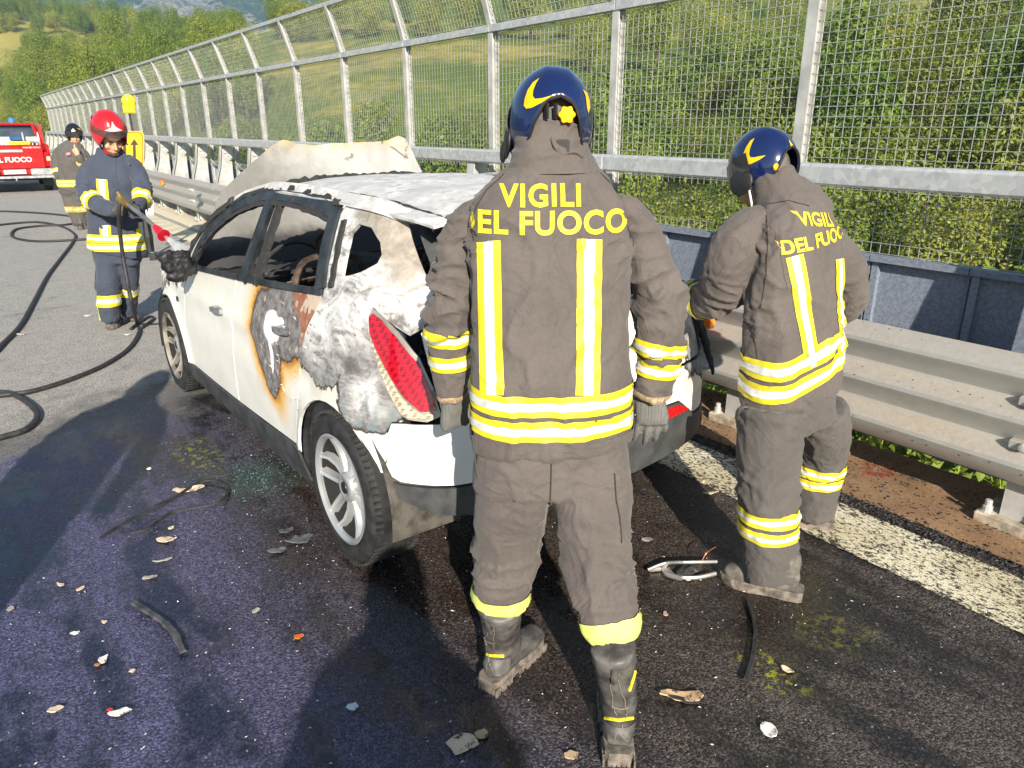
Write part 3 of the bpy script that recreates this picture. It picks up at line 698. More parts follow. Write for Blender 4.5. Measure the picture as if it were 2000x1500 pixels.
# ---- tail lamps
def mat_lens(name, c1, c2):
    g = G(name); n = g.voro(70, v=g.scale(g.tc(), .8, .8, 1.5), out='Color', rnd=.12); bw = g.nt.nodes.new('ShaderNodeRGBToBW'); g.nt.links.new(n.o, bw.inputs[0]); b = S(g.nt, bw.outputs[0])
    xx, yy, v = g.xyz(); sq = ((v*150 + yy*40).sin()*((yy - xx)*135 + v*60).sin()).ss(.05, .45); lines = ((v*330).sin()).ss(.80, .97); lines = (lines*.7 + sq*.9)
    return g.set(color=g.mix(g.mix(c1, c2, b.ss(.35, .75)*.5), tuple(k*.35 for k in c1), (lines*.8).clamp()), rough=.12, spec=.6, coat=.6)
redL = SQ([(-.285,1.038),(-.33,1.052),(-.44,1.036),(-.61,.986),(-.775,.908),(-.858,.815),(-.885,.745),(-.77,.742),(-.66,.79),(-.545,.862),(-.43,.930),(-.325,.985)])
for s in (-1, 1):
    lm = mobj('tail_lamp', sheet(lampO, [], lambda a, b: SRF(a, b, s, -.004), .03, .012*s), plain('lamp_bezel', (.32,.31,.29), .3, .2) if s < 0 else CH, car)
    if s < 0:
        mobj('red_lens', sheet(redL, [], lambda a, b: SRF(a, b, s, .008), .03, .006*s), mat_lens('red_tail_lens', (.50,.006,.022), (.26,.004,.015)), lm)
        mobj('clear_lens', sheet(SQ([(-.330,.976),(-.43,.922),(-.545,.853),(-.655,.782),(-.765,.734),(-.85,.735),(-.86,.722),(-.68,.718),(-.615,.732),(-.53,.806),(-.43,.898)]), [], lambda a, b: SRF(a, b, s, .008), .03, .006*s), mat_lens('clear_tail_lens', (.62,.54,.40), (.30,.26,.20)), lm)
# ---- tailgate: frame round the missing rear window, lower skin
tgl = [(-.575,.715),(UEND,.715),(UEND,1.02),(-.95,1.02),(-.63,1.06),(-.52,1.0),(-.545,.905),(-.570,.80)]
for s in (-1, 1):
    o = mobj('tailgate', sheet(tgl, [], lambda a, b: SRF(a, b, s, 0), .05, .012*s), CP['tail' if s > 0 else 'plain'], car)
    mobj('tailgate_frame', sheet([(-.635,1.07),(-.95,1.03),(UEND,1.03),(UEND,1.06),(-.98,1.06),(-.70,1.10),(-.60,1.24),(-.545,1.345),(-.70,1.36),(UEND,1.36),(UEND,1.40),(-.52,1.39),(-.47,1.37),(-.53,1.26)], [], lambda a, b: SRF(a, b, s, .0), .05, .014*s), FR, car)
# ---- roof skin, cant rails, pillars
def ROOF(x, y):
    zc = interp(y, [-.52,-.35,0,.4,.9,1.3,1.5], [1.388,1.412,1.440,1.456,1.458,1.435,1.412])
    sg = sstep(.05, .62, x)*sstep(.75, -.3, y); zc -= .15*sg; x -= .05*sg
    return Vector((x, y + .03*(x/.6)**2*(1 if y < .5 else -1)*sstep(.3, .8, abs(y-.5)), zc - .055*(abs(x)/.64)**2.4 - .012*exp(-((abs(x)-.50)/.02)**2) + .006*nz((x*3, y*3, 2)) + .004*nz((x*9, y*5, 5))))
mobj('roof', sheet([(-.625,-.44),(.54,-.42),(.645,.2),(.655,.9),(.625,1.36),(-.625,1.36),(-.655,.9),(-.655,.2)], [], ROOF, .05, -.01), CP['roof'], car)
def strip(name, pts, w, h, mat, s, jag=0.0, parent=None, seed=0):
    """a bent profile strip along pts (y, z on the body), w wide, h proud"""
    rings = []
    P = catmull([(a, b, 0) for a, b in pts], 5)
    for i, q in enumerate(P):
        t = (P[min(i+1, len(P)-1)] - P[max(i-1, 0)]).normalized(); nn = Vector((-t.y, t.x))
        j = jag*nz((i*1.7, seed, 3)); hh = h*(1 + (.8*nz((i*.9, seed, 9)) if jag else 0))
        a = SRF(q.x + nn.x*(w/2 + j), q.y + nn.y*(w/2 + j), s); b = SRF(q.x - nn.x*(w/2 - j), q.y - nn.y*(w/2 - j), s); o = Vector((s, 0, .2))*hh
        rings.append([a - o*.6, a + o, b + o, b - o*.6])
    return MB().loft(rings).obj(name, mat, parent or car, world=False)
doortop = [(1.99,.95),(1.86,1.10),(1.66,1.225),(1.40,1.325),(1.10,1.385),(.80,1.40),(.50,1.392),(.25,1.365)]
for s in (-1, 1):
    strip('roof_rail', [(2.02,.98),(1.90,1.13),(1.68,1.262),(1.40,1.362),(1.1,1.418),(.8,1.428),(.5,1.423),(.2,1.412),(-.05,1.405),(-.25,1.395),(-.42,1.375)], .045, .010, CP['roof'], s)
    strip('window_frame', doortop, .055, .014, FR, s, .0)
    strip('burnt_seal', [(a - .005, b - .034) for a, b in doortop], .035, .012, CH, s, .010, seed=1)
    strip('burnt_seal', [(a + .004, b + .028) for a, b in doortop[2:]], .022, .014, CH, s, .008, seed=2)
    strip('window_frame', [(.255,1.375),(.235,1.24),(.185,1.08)], .075, .012, FR, s)
    strip('b_pillar', [(.985,1.375),(1.0,1.2),(1.06,1.0)], .10, .012, FR, s); strip('b_pillar', [(.88,1.375),(.885,1.2),(.93,1.0)], .045, .004, CH, s, .004, seed=5); strip('burnt_seal', [(.835,1.37),(.835,1.2),(.87,1.0)], .026, .012, CH, s, .008, seed=6)
    strip('belt_trim', [(2.02,BELT(2.02)+.010),(1.6,BELT(1.6)+.010),(1.17,BELT(1.17)+.010)], .026, .010, FR, s); strip('belt_trim', [(1.15,BELT(1.15)+.010),(.7,BELT(.7)+.010),(.17,BELT(.17)+.010)], .026, .010, FR, s)
    strip('a_pillar', [(2.10,.95),(1.96,1.10),(1.74,1.24),(1.5,1.335)], .04, .02, CH, s, .006, seed=8); strip('window_frame', [(1.96,.95),(1.90,1.05),(1.80,1.13)], .03, .010, CH, s)
    strip('rain_channel', [(.22,1.405),(-.05,1.398),(-.28,1.382),(-.40,1.36)], .014, .004, FR, s); strip('burnt_seal', [(.16,1.34),(.13,1.22),(.10,1.10)], .03, .010, CH, s, .012, seed=11)
def jagline(path, r_, seed, name, mat=CH, n=6):
    P = catmull(path, n); return MB().tube([p + V(0, 0, r_*.5*nz((i*.8, seed, 0))) for i, p in enumerate(P)], [r_*(.55 + .75*abs(nz((i*.63, seed, 4)))) for i in range(len(P))], 6).obj(name, mat, car, world=False)
jagline([ROOF(x, 1.37) + V(0, 0, .012) for x in (-.62,-.3,0,.3,.62)], .030, 3, 'burnt_windscreen_seal', n=14)
for x in (-.2, .05, .3, .5): MB().bevbox((x-.05, 1.30, ROOF(x, 1.3).z), (x+.05, 1.345, ROOF(x, 1.3).z+.02), .006).obj('seal_remnant', CH, car, world=False)
for s in (-1, 1): jagline([ROOF(s*.55, y) + V(0, 0, .004) for y in (1.3,.9,.4,0,-.42)], .012, 7+s, 'roof_channel', n=12)
# ---- bonnet, hinged up and warped by the heat
def BON(a, b):
    # a across (-1 left .. 1 right), b from hinge 0 to nose 1
    xl = interp(b, [0,.3,.6,.85,1], [-.80,-.69,-.53,-.29,-.12]); xr = interp(b, [0,.5,1], [.80,.95,.93]); x = lerp(xl, xr, (a+1)/2)
    cl = .84*b; ang = R(60)
    z = .91 + cl*sin(ang); y = 2.04 + cl*cos(ang)
    n = Vector((0, -sin(ang), cos(ang)))
    c = .05*(1 - a*a) - .03*b*b + .022*nz((a*2.2, b*2.4, 1)) + .010*nz((a*6, b*5, 7)) - .012*exp(-((b-.42-.1*a)/.03)**2) + .035*sstep(.75, 1, b)*abs(a)**3 - .02*exp(-((abs(a)-.62)/.10)**2)
    return Vector((x, y + .05*b*a, z + .03*sstep(.7, 1, b)*exp(-((abs(a)-.82)/.2)**2)*.6 - .03*b*(a < -.2)*abs(a))) + n*c
bo = [(-1,0),(-.5,-.02),(0,-.03),(.5,-.02),(1,0),(1.01,.3),(1.0,.6),(.98,.86),(.93,.97),(.84,.995),(.70,.975),(.3,.945),(0,.935),(-.4,.945),(-.72,.975),(-.88,.995),(-.97,.96),(-1,.80),(-1,.6),(-1.0,.3)]
def mat_bonnet():
    g = G('scorched_bonnet'); x, y, z = g.xyz(); n = g.noise(3.2, 5, .65); n2 = g.noise(20, 5, .7)
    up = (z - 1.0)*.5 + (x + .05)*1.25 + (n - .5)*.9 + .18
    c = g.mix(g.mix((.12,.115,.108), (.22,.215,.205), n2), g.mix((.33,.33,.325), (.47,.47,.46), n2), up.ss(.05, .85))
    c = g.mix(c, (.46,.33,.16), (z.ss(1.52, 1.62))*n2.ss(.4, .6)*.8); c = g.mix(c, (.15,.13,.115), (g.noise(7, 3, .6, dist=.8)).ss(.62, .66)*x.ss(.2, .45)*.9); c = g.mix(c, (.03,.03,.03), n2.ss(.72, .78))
    c = g.mix(c, (.028,.026,.028), (z + (n - .5)*.16 - x*.10).ss(1.16, 1.06)); return g.set(color=c, rough=.75, normal=g.bump(n2, .4, .006))  # near-black towards the hinge: shade and soot put into one colour
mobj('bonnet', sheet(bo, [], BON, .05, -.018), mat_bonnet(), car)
for a in (-.55, .55): MB().bar(BON(a, .02) - V(0,.04,.02), BON(a, .5) - V(0,-.04,.0), .035, .02).obj('bonnet_rib', CH, car, world=False)
# ---- wheels
def wheel(name, c, s, flat=False, bad=False):
    hub = Vector(c); rt = .318; w = .205; rim = .222
    wo = bpy.data.objects.new(name, None); COL.objects.link(wo); wo.parent = car; wo.location = hub; wo.empty_display_size = .1
    o = w/2; pr = [(rim,-o+.012),(rim+.012,-o),(rim+.05,-o-.004),(rt-.028,-o+.002),(rt-.010,-o+.022)]
    gro = []
    for gy in (-.052,-.018,.018,.052): gro += [(rt, gy-.005),(rt-.008, gy-.0045),(rt-.008, gy+.0045),(rt, gy+.005)]
    pr = pr + [(rt-.002,-o+.036)] + gro + [(rt-.002, o-.036)] + [(a, -b) for a, b in pr[::-1]]
    pr = [(a, b*s) for a, b in pr]; m = MB(); m.lathe(pr, n=64, axis='X', cap=False)
    ty = m.obj('tyre', MT['rubber'], wo, world=False); smooth_angle(ty.data, 35)
    for i in range(64):
        a = 2*pi*i/64
        for sg in (-1, 1):
            pass
    tb = MB()
    for i in range(72):
        a = 2*pi*i/72
        for k in (-1, 1):
            p = Vector((k*(o-.030), cos(a)*(rt+.001), sin(a)*(rt+.001))); t = Vector((0, -sin(a), cos(a))); r_ = Vector((0, cos(a), sin(a)))
            tb.add([p - V(.026,0,0) - t*.010 - r_*.012, p + V(.026,0,0) - t*.010 - r_*.012, p + V(.026,0,0) + t*.0005 - r_*.012, p - V(.026,0,0) + t*.0005 - r_*.012, p - V(.024,0,0) - t*.009, p + V(.024,0,0) - t*.009, p + V(.024,0,0) - t*.0005, p - V(.024,0,0) - t*.0005], [(0,1,5,4),(1,2,6,5),(2,3,7,6),(3,0,4,7),(4,5,6,7)])
    tb.obj('tread_blocks', MT['rubber'], ty, world=False)['kind'] = 'stuff'
    f = -s*o if False else s*o   # outer face x
    m = MB(); m.lathe([(rim-.012, s*-o*.9),(rim, s*-o*.9),(rim, s*(o-.02)),(rim-.02, s*(o-.02)),(rim-.026, s*-o*.85)], n=56, axis='X', cap=False); m.lathe([(.02, s*-.03),(rim-.02, s*-.03),(rim-.02, s*-.035),(.02, s*-.035)], n=40, axis='X', cap=False); m.obj('rim_barrel', MT['dark'], wo, world=False)
    m = MB(); m.lathe([(rim-.008, s*(o-.016)),(rim, s*(o-.006)),(rim+.006, s*(o+.001)),(rim-.004, s*(o+.004)),(rim-.016, s*(o-.008)),(rim-.014, s*(o-.03))], n=56, axis='X', cap=False)
    # nine-spoke pattern: pairs of blades, dished towards the hub
    for i in range(5):
        for tw in (-1, 1):
            a = 2*pi*i/5 + .2; rr = [.040,.075,.12,.17,rim-.014]; rings = []
            for j, q in enumerate(rr):
                t = j/4; an = a + tw*(.36 - .17*t + .05*sin(t*pi)); wd = lerp(.030, .034, t); xo = s*(o - .034 + .026*t*t - .012*sin(t*pi)); th = .026
                rad = Vector((0, cos(an), sin(an))); tan_ = Vector((0, -sin(an), cos(an)))
                rings.append([rad*q - tan_*wd/2 + V(xo-s*th,0,0), rad*q - tan_*wd*.34 + V(xo,0,0), rad*q + V(xo-s*.006,0,0), rad*q + tan_*wd*.34 + V(xo,0,0), rad*q + tan_*wd/2 + V(xo-s*th,0,0)])
            m.loft(rings)
    ri = m.obj('rim', ALU if not bad else plain('sooty_alloy', (.30,.28,.25), .5, .4, .4, 12), wo, world=False); smooth_angle(ri.data, 38)
    m = MB(); m.lathe([(.062, s*(o-.060)),(.062, s*(o-.034)),(.056, s*(o-.024)),(.034, s*(o-.020)),(.030, s*(o-.026)),(0, s*(o-.026))], n=32, axis='X', cap=False); hb = m.obj('hub', ALU, ri, world=False, smooth=True)
    m = MB().lathe([(0, s*(o-.024)),(.026, s*(o-.024)),(.024, s*(o-.019)),(0, s*(o-.017))], n=20, axis='X'); m.obj('hub_cap', MT['black'], ri, world=False)
    m = MB().lathe([(.03, s*(-.01)),(.155, s*(-.01)),(.155, s*(.012)),(.03, s*(.012))], n=40, axis='X'); m.obj('brake_disc', plain('rusty_disc', (.20,.09,.05), .6, .5, .3), wo, world=False)
    return wo
for s in (-1, 1):
    wheel('wheel', (s*.768, 0, .316), s); wheel('wheel', (s*.768, 2.62, .345), s, bad=True)
    for cy in (0, 2.62):
        pts = arc(cy, .33, .40, -12, 192, 18); rings = [[Vector((s*xx, a, b)) for a, b in pts] for xx in (.845, .55)]
        vs = rings[0] + rings[1]; n_ = len(pts); m = MB().add(vs, [(i, i+1, n_+i+1, n_+i) for i in range(n_-1)]); m.add(rings[1], [tuple(range(n_))]); m.obj('wheel_arch_liner', LINER, car, world=False, smooth=False)
        m = MB(); 
        rg = [[Vector((s*(.865 - .0*k), a, b)) , Vector((s*.850, cy + (a-cy)*.965, .315 + (b-.315)*.965)), Vector((s*.80, cy + (a-cy)*.975, .315 + (b-.315)*.975)), Vector((s*.80, a, b))] for k, (a, b) in enumerate(arc(cy, .315, .372, -8, 186, 24))]
        m.loft(rg).obj('arch_lip', MT['black'], car, world=False)
# ---- floor pan, inner structure, burnt cabin
m = MB(); m.box((-.62,-.48,.36),(.62,.42,.44)); m.box((-.80,.42,.19),(.80,2.2,.25)); m.box((-.70,2.2,.22),(.70,3.2,.30)); m.obj('floor_pan', MT['dark'], car, world=False)
m = MB(); m.box((-.80,2.02,.25),(.80,2.10,.90)); m.obj('bulkhead', MT['dark'], car, world=False)
for s in (-1, 1):
    def inn(a, b): p = SRF(a, b, s); return Vector((p.x - s*.055, p.y, p.z))
    mobj('inner_panel', sheet([(-.40,.62),(.3,.45),(1.2,.35),(2.0,.35),(2.0,.90),(1.2,.975),(.2,1.03),(-.1,1.08),(-.40,1.06)], [], inn, .10, .02), plain('charred_lining', (.02,.022,.03), .7, 0, .4, 6, .4, 40), car)
def seat(cx, cy, name='seat_frame'):
    m = MB(); w = .22
    for a in (-1, 1):
        m.tube(catmull([(cx+a*w, cy+.42, .45), (cx+a*w, cy, .42), (cx+a*w*.95, cy-.14, .75), (cx+a*w*.7, cy-.2, 1.03), (cx, cy-.21, 1.07)], 5), .018, 6)
    for i in range(7): z = .5 + i*.075; m.tube([(cx-w, cy-.06-.018*i, z), (cx, cy-.02-.018*i, z+.01), (cx+w, cy-.06-.018*i, z)], .006, 5)
    for i in range(7): m.tube([(cx-w+.07*i, cy+.4, .46), (cx-w+.07*i, cy+.2, .43), (cx-w+.07*i, cy, .45)], .008, 5)
    for a in (-.06, .06): m.tube([(cx+a, cy-.2, 1.05), (cx+a, cy-.205, 1.15)], .007, 5)
    m.tube([(cx-.07, cy-.205, 1.15), (cx, cy-.207, 1.20), (cx+.07, cy-.205, 1.15)], .012, 5)
    return m.obj(name, plain('burnt_steel', (.12,.085,.065), .8, .2, .5, 12), car, world=False)
for cx in (-.37, .37): seat(cx, 1.28)
m = MB()
for cx in (-.40, 0, .40): m.ellip((cx, .18, .70), .19, .09, .22, 12, 8)
m.ellip((0, .35, .50), .62, .26, .10, 16, 6); me = remesh(m, .03, 2); displace(me, lambda p, n: .035*nz(p, 9)); mobj('charred_rear_bench', me, CH, car)
m = MB(); m.ellip((0, 1.92, .80), .70, .16, .14, 16, 8); m.ellip((-.37, 1.72, .86), .17, .10, .06, 12, 6); me = remesh(m, .028, 2); displace(me, lambda p, n: .04*nz(p, 11)); mobj('melted_dashboard', me, CH, car)
m = MB(); m.tube([(-.37 + .185*cos(2*pi*i/24), 1.60 - .06*sin(2*pi*i/24), .92 + .17*sin(2*pi*i/24)) for i in range(25)], .011, 6); m.bar((-.37-.17,1.60,.92),(-.37+.17,1.60,.92),.02); m.obj('steering_wheel_frame', CH, car, world=False)
MB().tube([(.20,.30,1.22),(.20,.31,1.34),(.22,.33,1.345),(.33,.33,1.345),(.35,.33,1.33),(.35,.32,1.22)], .011, 6).obj('headrest_frame', plain('bleached_steel', (.5,.47,.42), .6, .2), car, world=False)
# ---- melted mirror, handles, lumps of molten plastic
for s in (-1, 1):
    m = MB(); c = Vector((s*.935, 1.86, .99)); m.ellip(c, .085, .05, .062, 14, 9); m.ellip(c + V(-s*.08, .02, -.035), .05, .035, .035, 10, 6); m.ellip(c + V(s*.04, -.01, .045), .055, .032, .030, 10, 6); m.ellip(c + V(-s*.035,-.01,.045), .045, .032, .026, 10, 6); m.ellip(c + V(s*.0, 0, -.062), .065, .032, .035, 10, 6)
    me = remesh(m, .008, 1); displace(me, lambda p, n: .016*nz(p, 19) + .014*abs(nz(p, 40)) - .022*exp(-((p - c + V(0,.05,0)).length/.045)**2)); mobj('melted_mirror', me, CHM, car)
    for (hy, hz) in ((1.40,.80),(.50,.865)):
        m = MB(); P = [(-.085,.0),(-.05,.004),(0,.005),(.06,.002),(.095,-.002)]; rg = []
        for a, dz in P:
            t = abs(a)/.1; hh = .020*(1 - .35*t); q = SRF(hy + a, hz + dz + a*-.06, s); o = Vector((s, 0, 0)); e = .030*(1 - (a/.105)**4)
            rg.append([q + V(0,0,hh) - o*.002, q + V(0,0,hh*.8) + o*e, q - V(0,0,hh*.8) + o*e, q - V(0,0,hh) - o*.002])
        hd = m.loft(rg).obj('door_handle', CHR, fd_[0 if s < 0 else 1] if hy > 1 else rd[0 if s < 0 else 1], world=False); smooth_angle(hd.data, 50)
        MB().ellip(SRF(hy + .02, hz + .035, s), .004, .03, .018, 12, 6).obj('handle_recess', CP['plain'], hd, world=False)
    b = SRF(2.36, .70, s); MB().bevbox((b.x - .006, b.y-.022, b.z-.016), (b.x+.006, b.y+.022, b.z+.016), .003).obj('side_repeater', MT['black'], car, world=False)
m = MB(); m.ellip((-.44,-.36,1.31), .11, .08, .075, 14, 9); m.ellip((-.22,-.42,1.35), .16, .06, .045, 14, 8); m.ellip((.15,-.43,1.36), .20, .05, .04, 14, 8); me = remesh(m, .012, 1); displace(me, lambda p, n: .016*nz(p, 22) + .013*abs(nz(p, 50))); mobj('molten_spoiler', me, CH, car)
# torn skin on the right rear corner
m = MB()
for i in range(6):
    u = -.28 - i*.055; z1 = 1.02 - .03*i + .05*nz((i, 2, 2)); z0 = .62 - .05*abs(nz((i*1.3, 0, 5))); a = SRF(u, z1, 1, .02); b = SRF(u, (z0+z1)/2, 1, .035 + .02*nz((i, 1, 1))); c = SRF(u-.01, z0, 1, .04 + .05*abs(nz((i*.7, 3, 1))))
    m.tube(catmull([a, b, c], 4), [.022 - .0016*k for k in range(9)], 5)
me = remesh(m, .012, 1); displace(me, lambda p, n: .010*nz(p, 25)); mobj('torn_trim', me, CH, car)
def mat_flake():
    g = G('curled_paint'); return g.set(color=g.mix((.22,.21,.21), (.60,.58,.56), g.noise(14, 4).ss(.4, .6)), rough=.85)
fk = mat_flake(); m = MB()
for i in range(90):
    u = random.uniform(-.52, .24); z = random.uniform(.80, 1.12)
    if random.random() < .45: u = random.uniform(.30, .75); z = random.uniform(.55, .98)
    if inpoly(u, z, lampO): continue
    p = SRF(u, z, -1, .003); l = random.uniform(.006, .018); a = random.uniform(0, pi); t = Vector((0, cos(a), sin(a))); q = Vector((0, -sin(a), cos(a)))*l*.35; o = Vector((-1, 0, .2))*random.uniform(.003, .012)
    m.add([p - t*l, p + q, p + t*l + o, p - q], [(0, 1, 2, 3)])
m.obj('paint_flakes', fk, car, world=False)['kind'] = 'stuff'
# ================================================================= people
def cloth(name, col, tw=900, b=.25):
    g = G(name); n = g.noise(4, 4, .6); f = g.noise(90, 3, .7); wv = (g.wave(tw/6, dirn='X') + g.wave(tw/6, dirn='Z'))*.5
    c = g.mix(tuple(k*.80 for k in col), tuple(k*1.14 for k in col), (n*.8 + f*.35 - .08).ss(.25, .8)); c = g.mix(c, tuple(min(1, k*1.5 + .03) for k in col), g.noise(9, 5, .7).ss(.62, .78)*.30); c = g.mix(c, tuple(k*.45 for k in col), g.noise(2.6, 5, .65).ss(.54, .74)*.45); rdg = ((g.noise(6.5, 3, .5, dist=1.4) - .5).abs()*-9 + 1.0).clamp(); rdg2 = ((g.noise(13, 3, .5, dist=1.0) - .5).abs()*-8 + 1.0).clamp()
    return g.set(color=c, rough=.88, spec=.25, sheen=.12, normal=g.bump(wv*.35 + f*.6, b, .002, g.bump(rdg + rdg2*.25 + g.noise(13, 4)*.4, .34, .009)))
JB = cloth('brown_grey_aramid', (.116,.100,.095)); JN = cloth('navy_aramid', (.052,.064,.098)); GREY = cloth('grey_aramid', (.098,.090,.086))
TRM = plain('frayed_tan_hem', (.42,.31,.20), .9, 0, .3, 80, .4, 200)
GLV = (lambda g: (lambda d: g.set(color=g.mix((.14,.14,.135), (.035,.036,.038), d.ss(.28, .20)), rough=.8, normal=g.bump(d, .5, .002)))(g.voro(150, rnd=.15)))(G('dotted_grey_glove'))
GLD = plain('dark_work_glove', (.07,.068,.066), .7, 0, .3, 30, .3, 90)
LEA = plain('dusty_boot_leather', (.082,.078,.074), .62, 0, .38, 20, .25, 110)
BCOL = plain('boot_collar', (.115,.110,.105), .5, 0, .3, 26, .2, 90); BSEAM = plain('boot_thread', (.20,.175,.14), .8)
SOLE = plain('dusty_boot_sole', (.17,.145,.125), .9, 0, .35, 30, .5, 90)
HBLUE = (lambda g: g.set(color=g.mix((.004,.010,.058), (.006,.016,.085), g.noise(6, 3)), rough=(g.noise(40, 4)*.18 + .06).clamp(), coat=.8, spec=.6))(G('gloss_blue_helmet'))
HRED = (lambda g: g.set(color=g.mix((.55,.008,.014), (.66,.012,.02), g.noise(6, 3)), rough=(g.noise(40, 4)*.15 + .16).clamp(), coat=.5, spec=.6))(G('gloss_red_helmet'))
HYEL = plain('yellow_helmet_decal', (.88,.50,.0), .3, 0, .06, 20)
VIS = plain('smoked_visor', (.03,.028,.03), .08, 0, .1, 10, spec=.7)
LIME = plain('lime_yellow_tape', (.74,.80,.20), .5, 0, .10, 30, .25, 200, .001)
HAIR = plain('dark_hair', (.02,.014,.010), .8, 0, .4, 60, .5, 200)
def depth(p): f = HDG*cos(PITCH) + Vector((0, 0, -sin(PITCH))); return (Vector(p) - CAMP).dot(f)
def mpp(p): return depth(p)/FPX
def oring(c, ax, ay, ra, rb, n=20, sq=2.3):
    out = []
    for k in range(n):
        a = 2*pi*k/n; u, v = cos(a), sin(a); e = 2.0/sq
        out.append(Vector(c) + ax*(ra*math.copysign(abs(u)**e, u)) + ay*(rb*math.copysign(abs(v)**e, v)))
    return out
def chain(mb, nodes, right, n=18, sq=2.2, cap=True, sub=3):
    """tube through nodes (point, ra, rb); rings stay square to the path, 'right' fixes their roll"""
    P = catmull([q[0] for q in nodes], sub); k = len(nodes) - 1; rings = []
    for i, p in enumerate(P):
        t = min(i/sub, k); j = min(int(t), k-1) if k else 0; u = t - j
        u = u*u*(3-2*u)*.5 + u*.5
        ra = lerp(nodes[j][1], nodes[min(j+1, k)][1], u); rb = lerp(nodes[j][2], nodes[min(j+1, k)][2], u)
        d = (P[min(i+1, len(P)-1)] - P[max(i-1, 0)]).normalized(); ax = (right - d*right.dot(d)).normalized(); ay = d.cross(ax)
        rings.append(oring(p, ax, ay, ra, rb, n, sq))
    mb.loft(rings, cap); return rings
def band(me, planes, off, keep=None):
    """the strip of a surface between planes (point, normal: kept side), lifted by off"""
    bm = bmesh.new(); bm.from_mesh(me)
    for co, no in planes:
        bmesh.ops.bisect_plane(bm, geom=bm.verts[:] + bm.edges[:] + bm.faces[:], plane_co=co, plane_no=no, clear_inner=True)
    if keep: bmesh.ops.delete(bm, geom=[f for f in bm.faces if not keep(f.calc_center_median(), f.normal)], context='FACES')
    bm.normal_update()
    for v in bm.verts: v.co += v.normal*off
    out = bpy.data.meshes.new('band'); bm.to_mesh(out); bm.free(); out.materials.clear()
    out.polygons.foreach_set('use_smooth', [True]*len(out.polygons)); return out
def stripe(me, c, n, w, root, parent, keep=None, extra=(), off=.004, mats=None, silver=.40, name='reflective_stripe'):
    """yellow tape of width w with a silver centre, round the surface where it meets the plane at c with normal n"""
    n = Vector(n).normalized(); c = Vector(c); mats = mats or (MT['yellow'], MT['silver'])
    y = band(me, [(c - n*w/2, n), (c + n*w/2, -n)] + list(extra), off, keep)
    if not len(y.polygons): return None
    o = mobj(name, shift(y, root), mats[0], parent)
    if silver:
        s = band(me, [(c - n*w*silver/2, n), (c + n*w*silver/2, -n)] + list(extra), off + .0022, keep)
        if len(s.polygons): mobj('silver_band', shift(s, root), mats[1], o)
    return o
def wrinkle(amp=.006, fold=.009, seed=0.0, vert=True, spots=()):
    def fn(p, n):
        q = Vector((p.x + seed, p.y - seed, p.z)); wr = noise.noise_vector(q*4.5)*.11; q2 = q + wr
        a = nz((q2.x*9, q2.y*9, q2.z*3.2)); b = nz((q2.x*4.2, q2.y*4.2, q2.z*15)); c = nz((q2.x*11 + q2.z*7, q2.y*11, q2.z*12 - q2.x*5))
        k = .14
        for sp_, r_ in spots: k = max(k, 1.25*exp(-((p - sp_).length/r_)**2))
        r1 = max(0, 1 - abs(a)*4.6)**1.3; r2 = max(0, 1 - abs(b)*4.8)**1.2; r3 = max(0, 1 - abs(c)*4.6)**1.2
        return amp*(a*1.4 + r1*.75) + fold*k*(r2*1.25 + r3*.8 + b*.5 - .35) + nz(q, 30)*amp*.10
    return fn
def hand(root_pts, fwd, side, nrm, mat, root, name='glove', curl=(.25,.3,.35,.4), thumb=.55, sc=1.0, voxel=.0042, spread=.06):
    """palm, four fingers of different length and a thumb that leaves the side of the palm"""
    f, s, n = Vector(fwd).normalized(), Vector(side).normalized(), Vector(nrm).normalized(); w = Vector(root_pts); m = MB()
    chain(m, [(w - f*.045*sc, .030*sc, .024*sc), (w, .031*sc, .022*sc), (w + f*.035*sc + s*.003*sc, .040*sc, .020*sc), (w + f*.075*sc, .043*sc, .018*sc), (w + f*.094*sc, .040*sc, .013*sc)], s, 14, 2.6)
    L = (.076, .086, .080, .062)
    for i in range(4):
        o = (1.5 - i)*.0215*sc; b = w + f*(.082 - .004*abs(i-1.3))*sc + s*o; d = (f + s*spread*(1.5 - i)).normalized(); pts = [b - d*.02*sc, b]; a = 0
        for j, fr in enumerate((.46, .30, .24)):
            a += curl[i]*(1.0 if j == 0 else 1.35 if j == 1 else .9); dd = d*cos(a) + n*sin(a); pts.append(pts[-1] + dd*L[i]*fr*sc)
        r0 = (.0098, .0100, .0096, .0086)[i]*sc
        m.tube(pts, [r0*1.04, r0*1.04, r0, r0*.94, r0*.72], 9); m.ellip(pts[-1], r0*.72, r0*.72, r0*.72, 8, 6)
    b = w + f*.018*sc + s*.030*sc + n*.006*sc; d = (f*cos(thumb) + s*sin(thumb) + n*.25).normalized(); p1 = b + d*.042*sc; p2 = p1 + (d*.8 + f*.5).normalized()*.034*sc; p3 = p2 + (d*.55 + f*.7 + n*.1).normalized()*.027*sc
    m.tube([b - d*.015*sc, b, p1, p2, p3], [.014*sc, .0145*sc, .0125*sc, .0108*sc, .0085*sc], 9); m.ellip(p3, .0085*sc, .0085*sc, .0085*sc, 8, 6)
    me = remesh(m, voxel*sc, 2); return mobj(name, shift(me, root), mat, root)
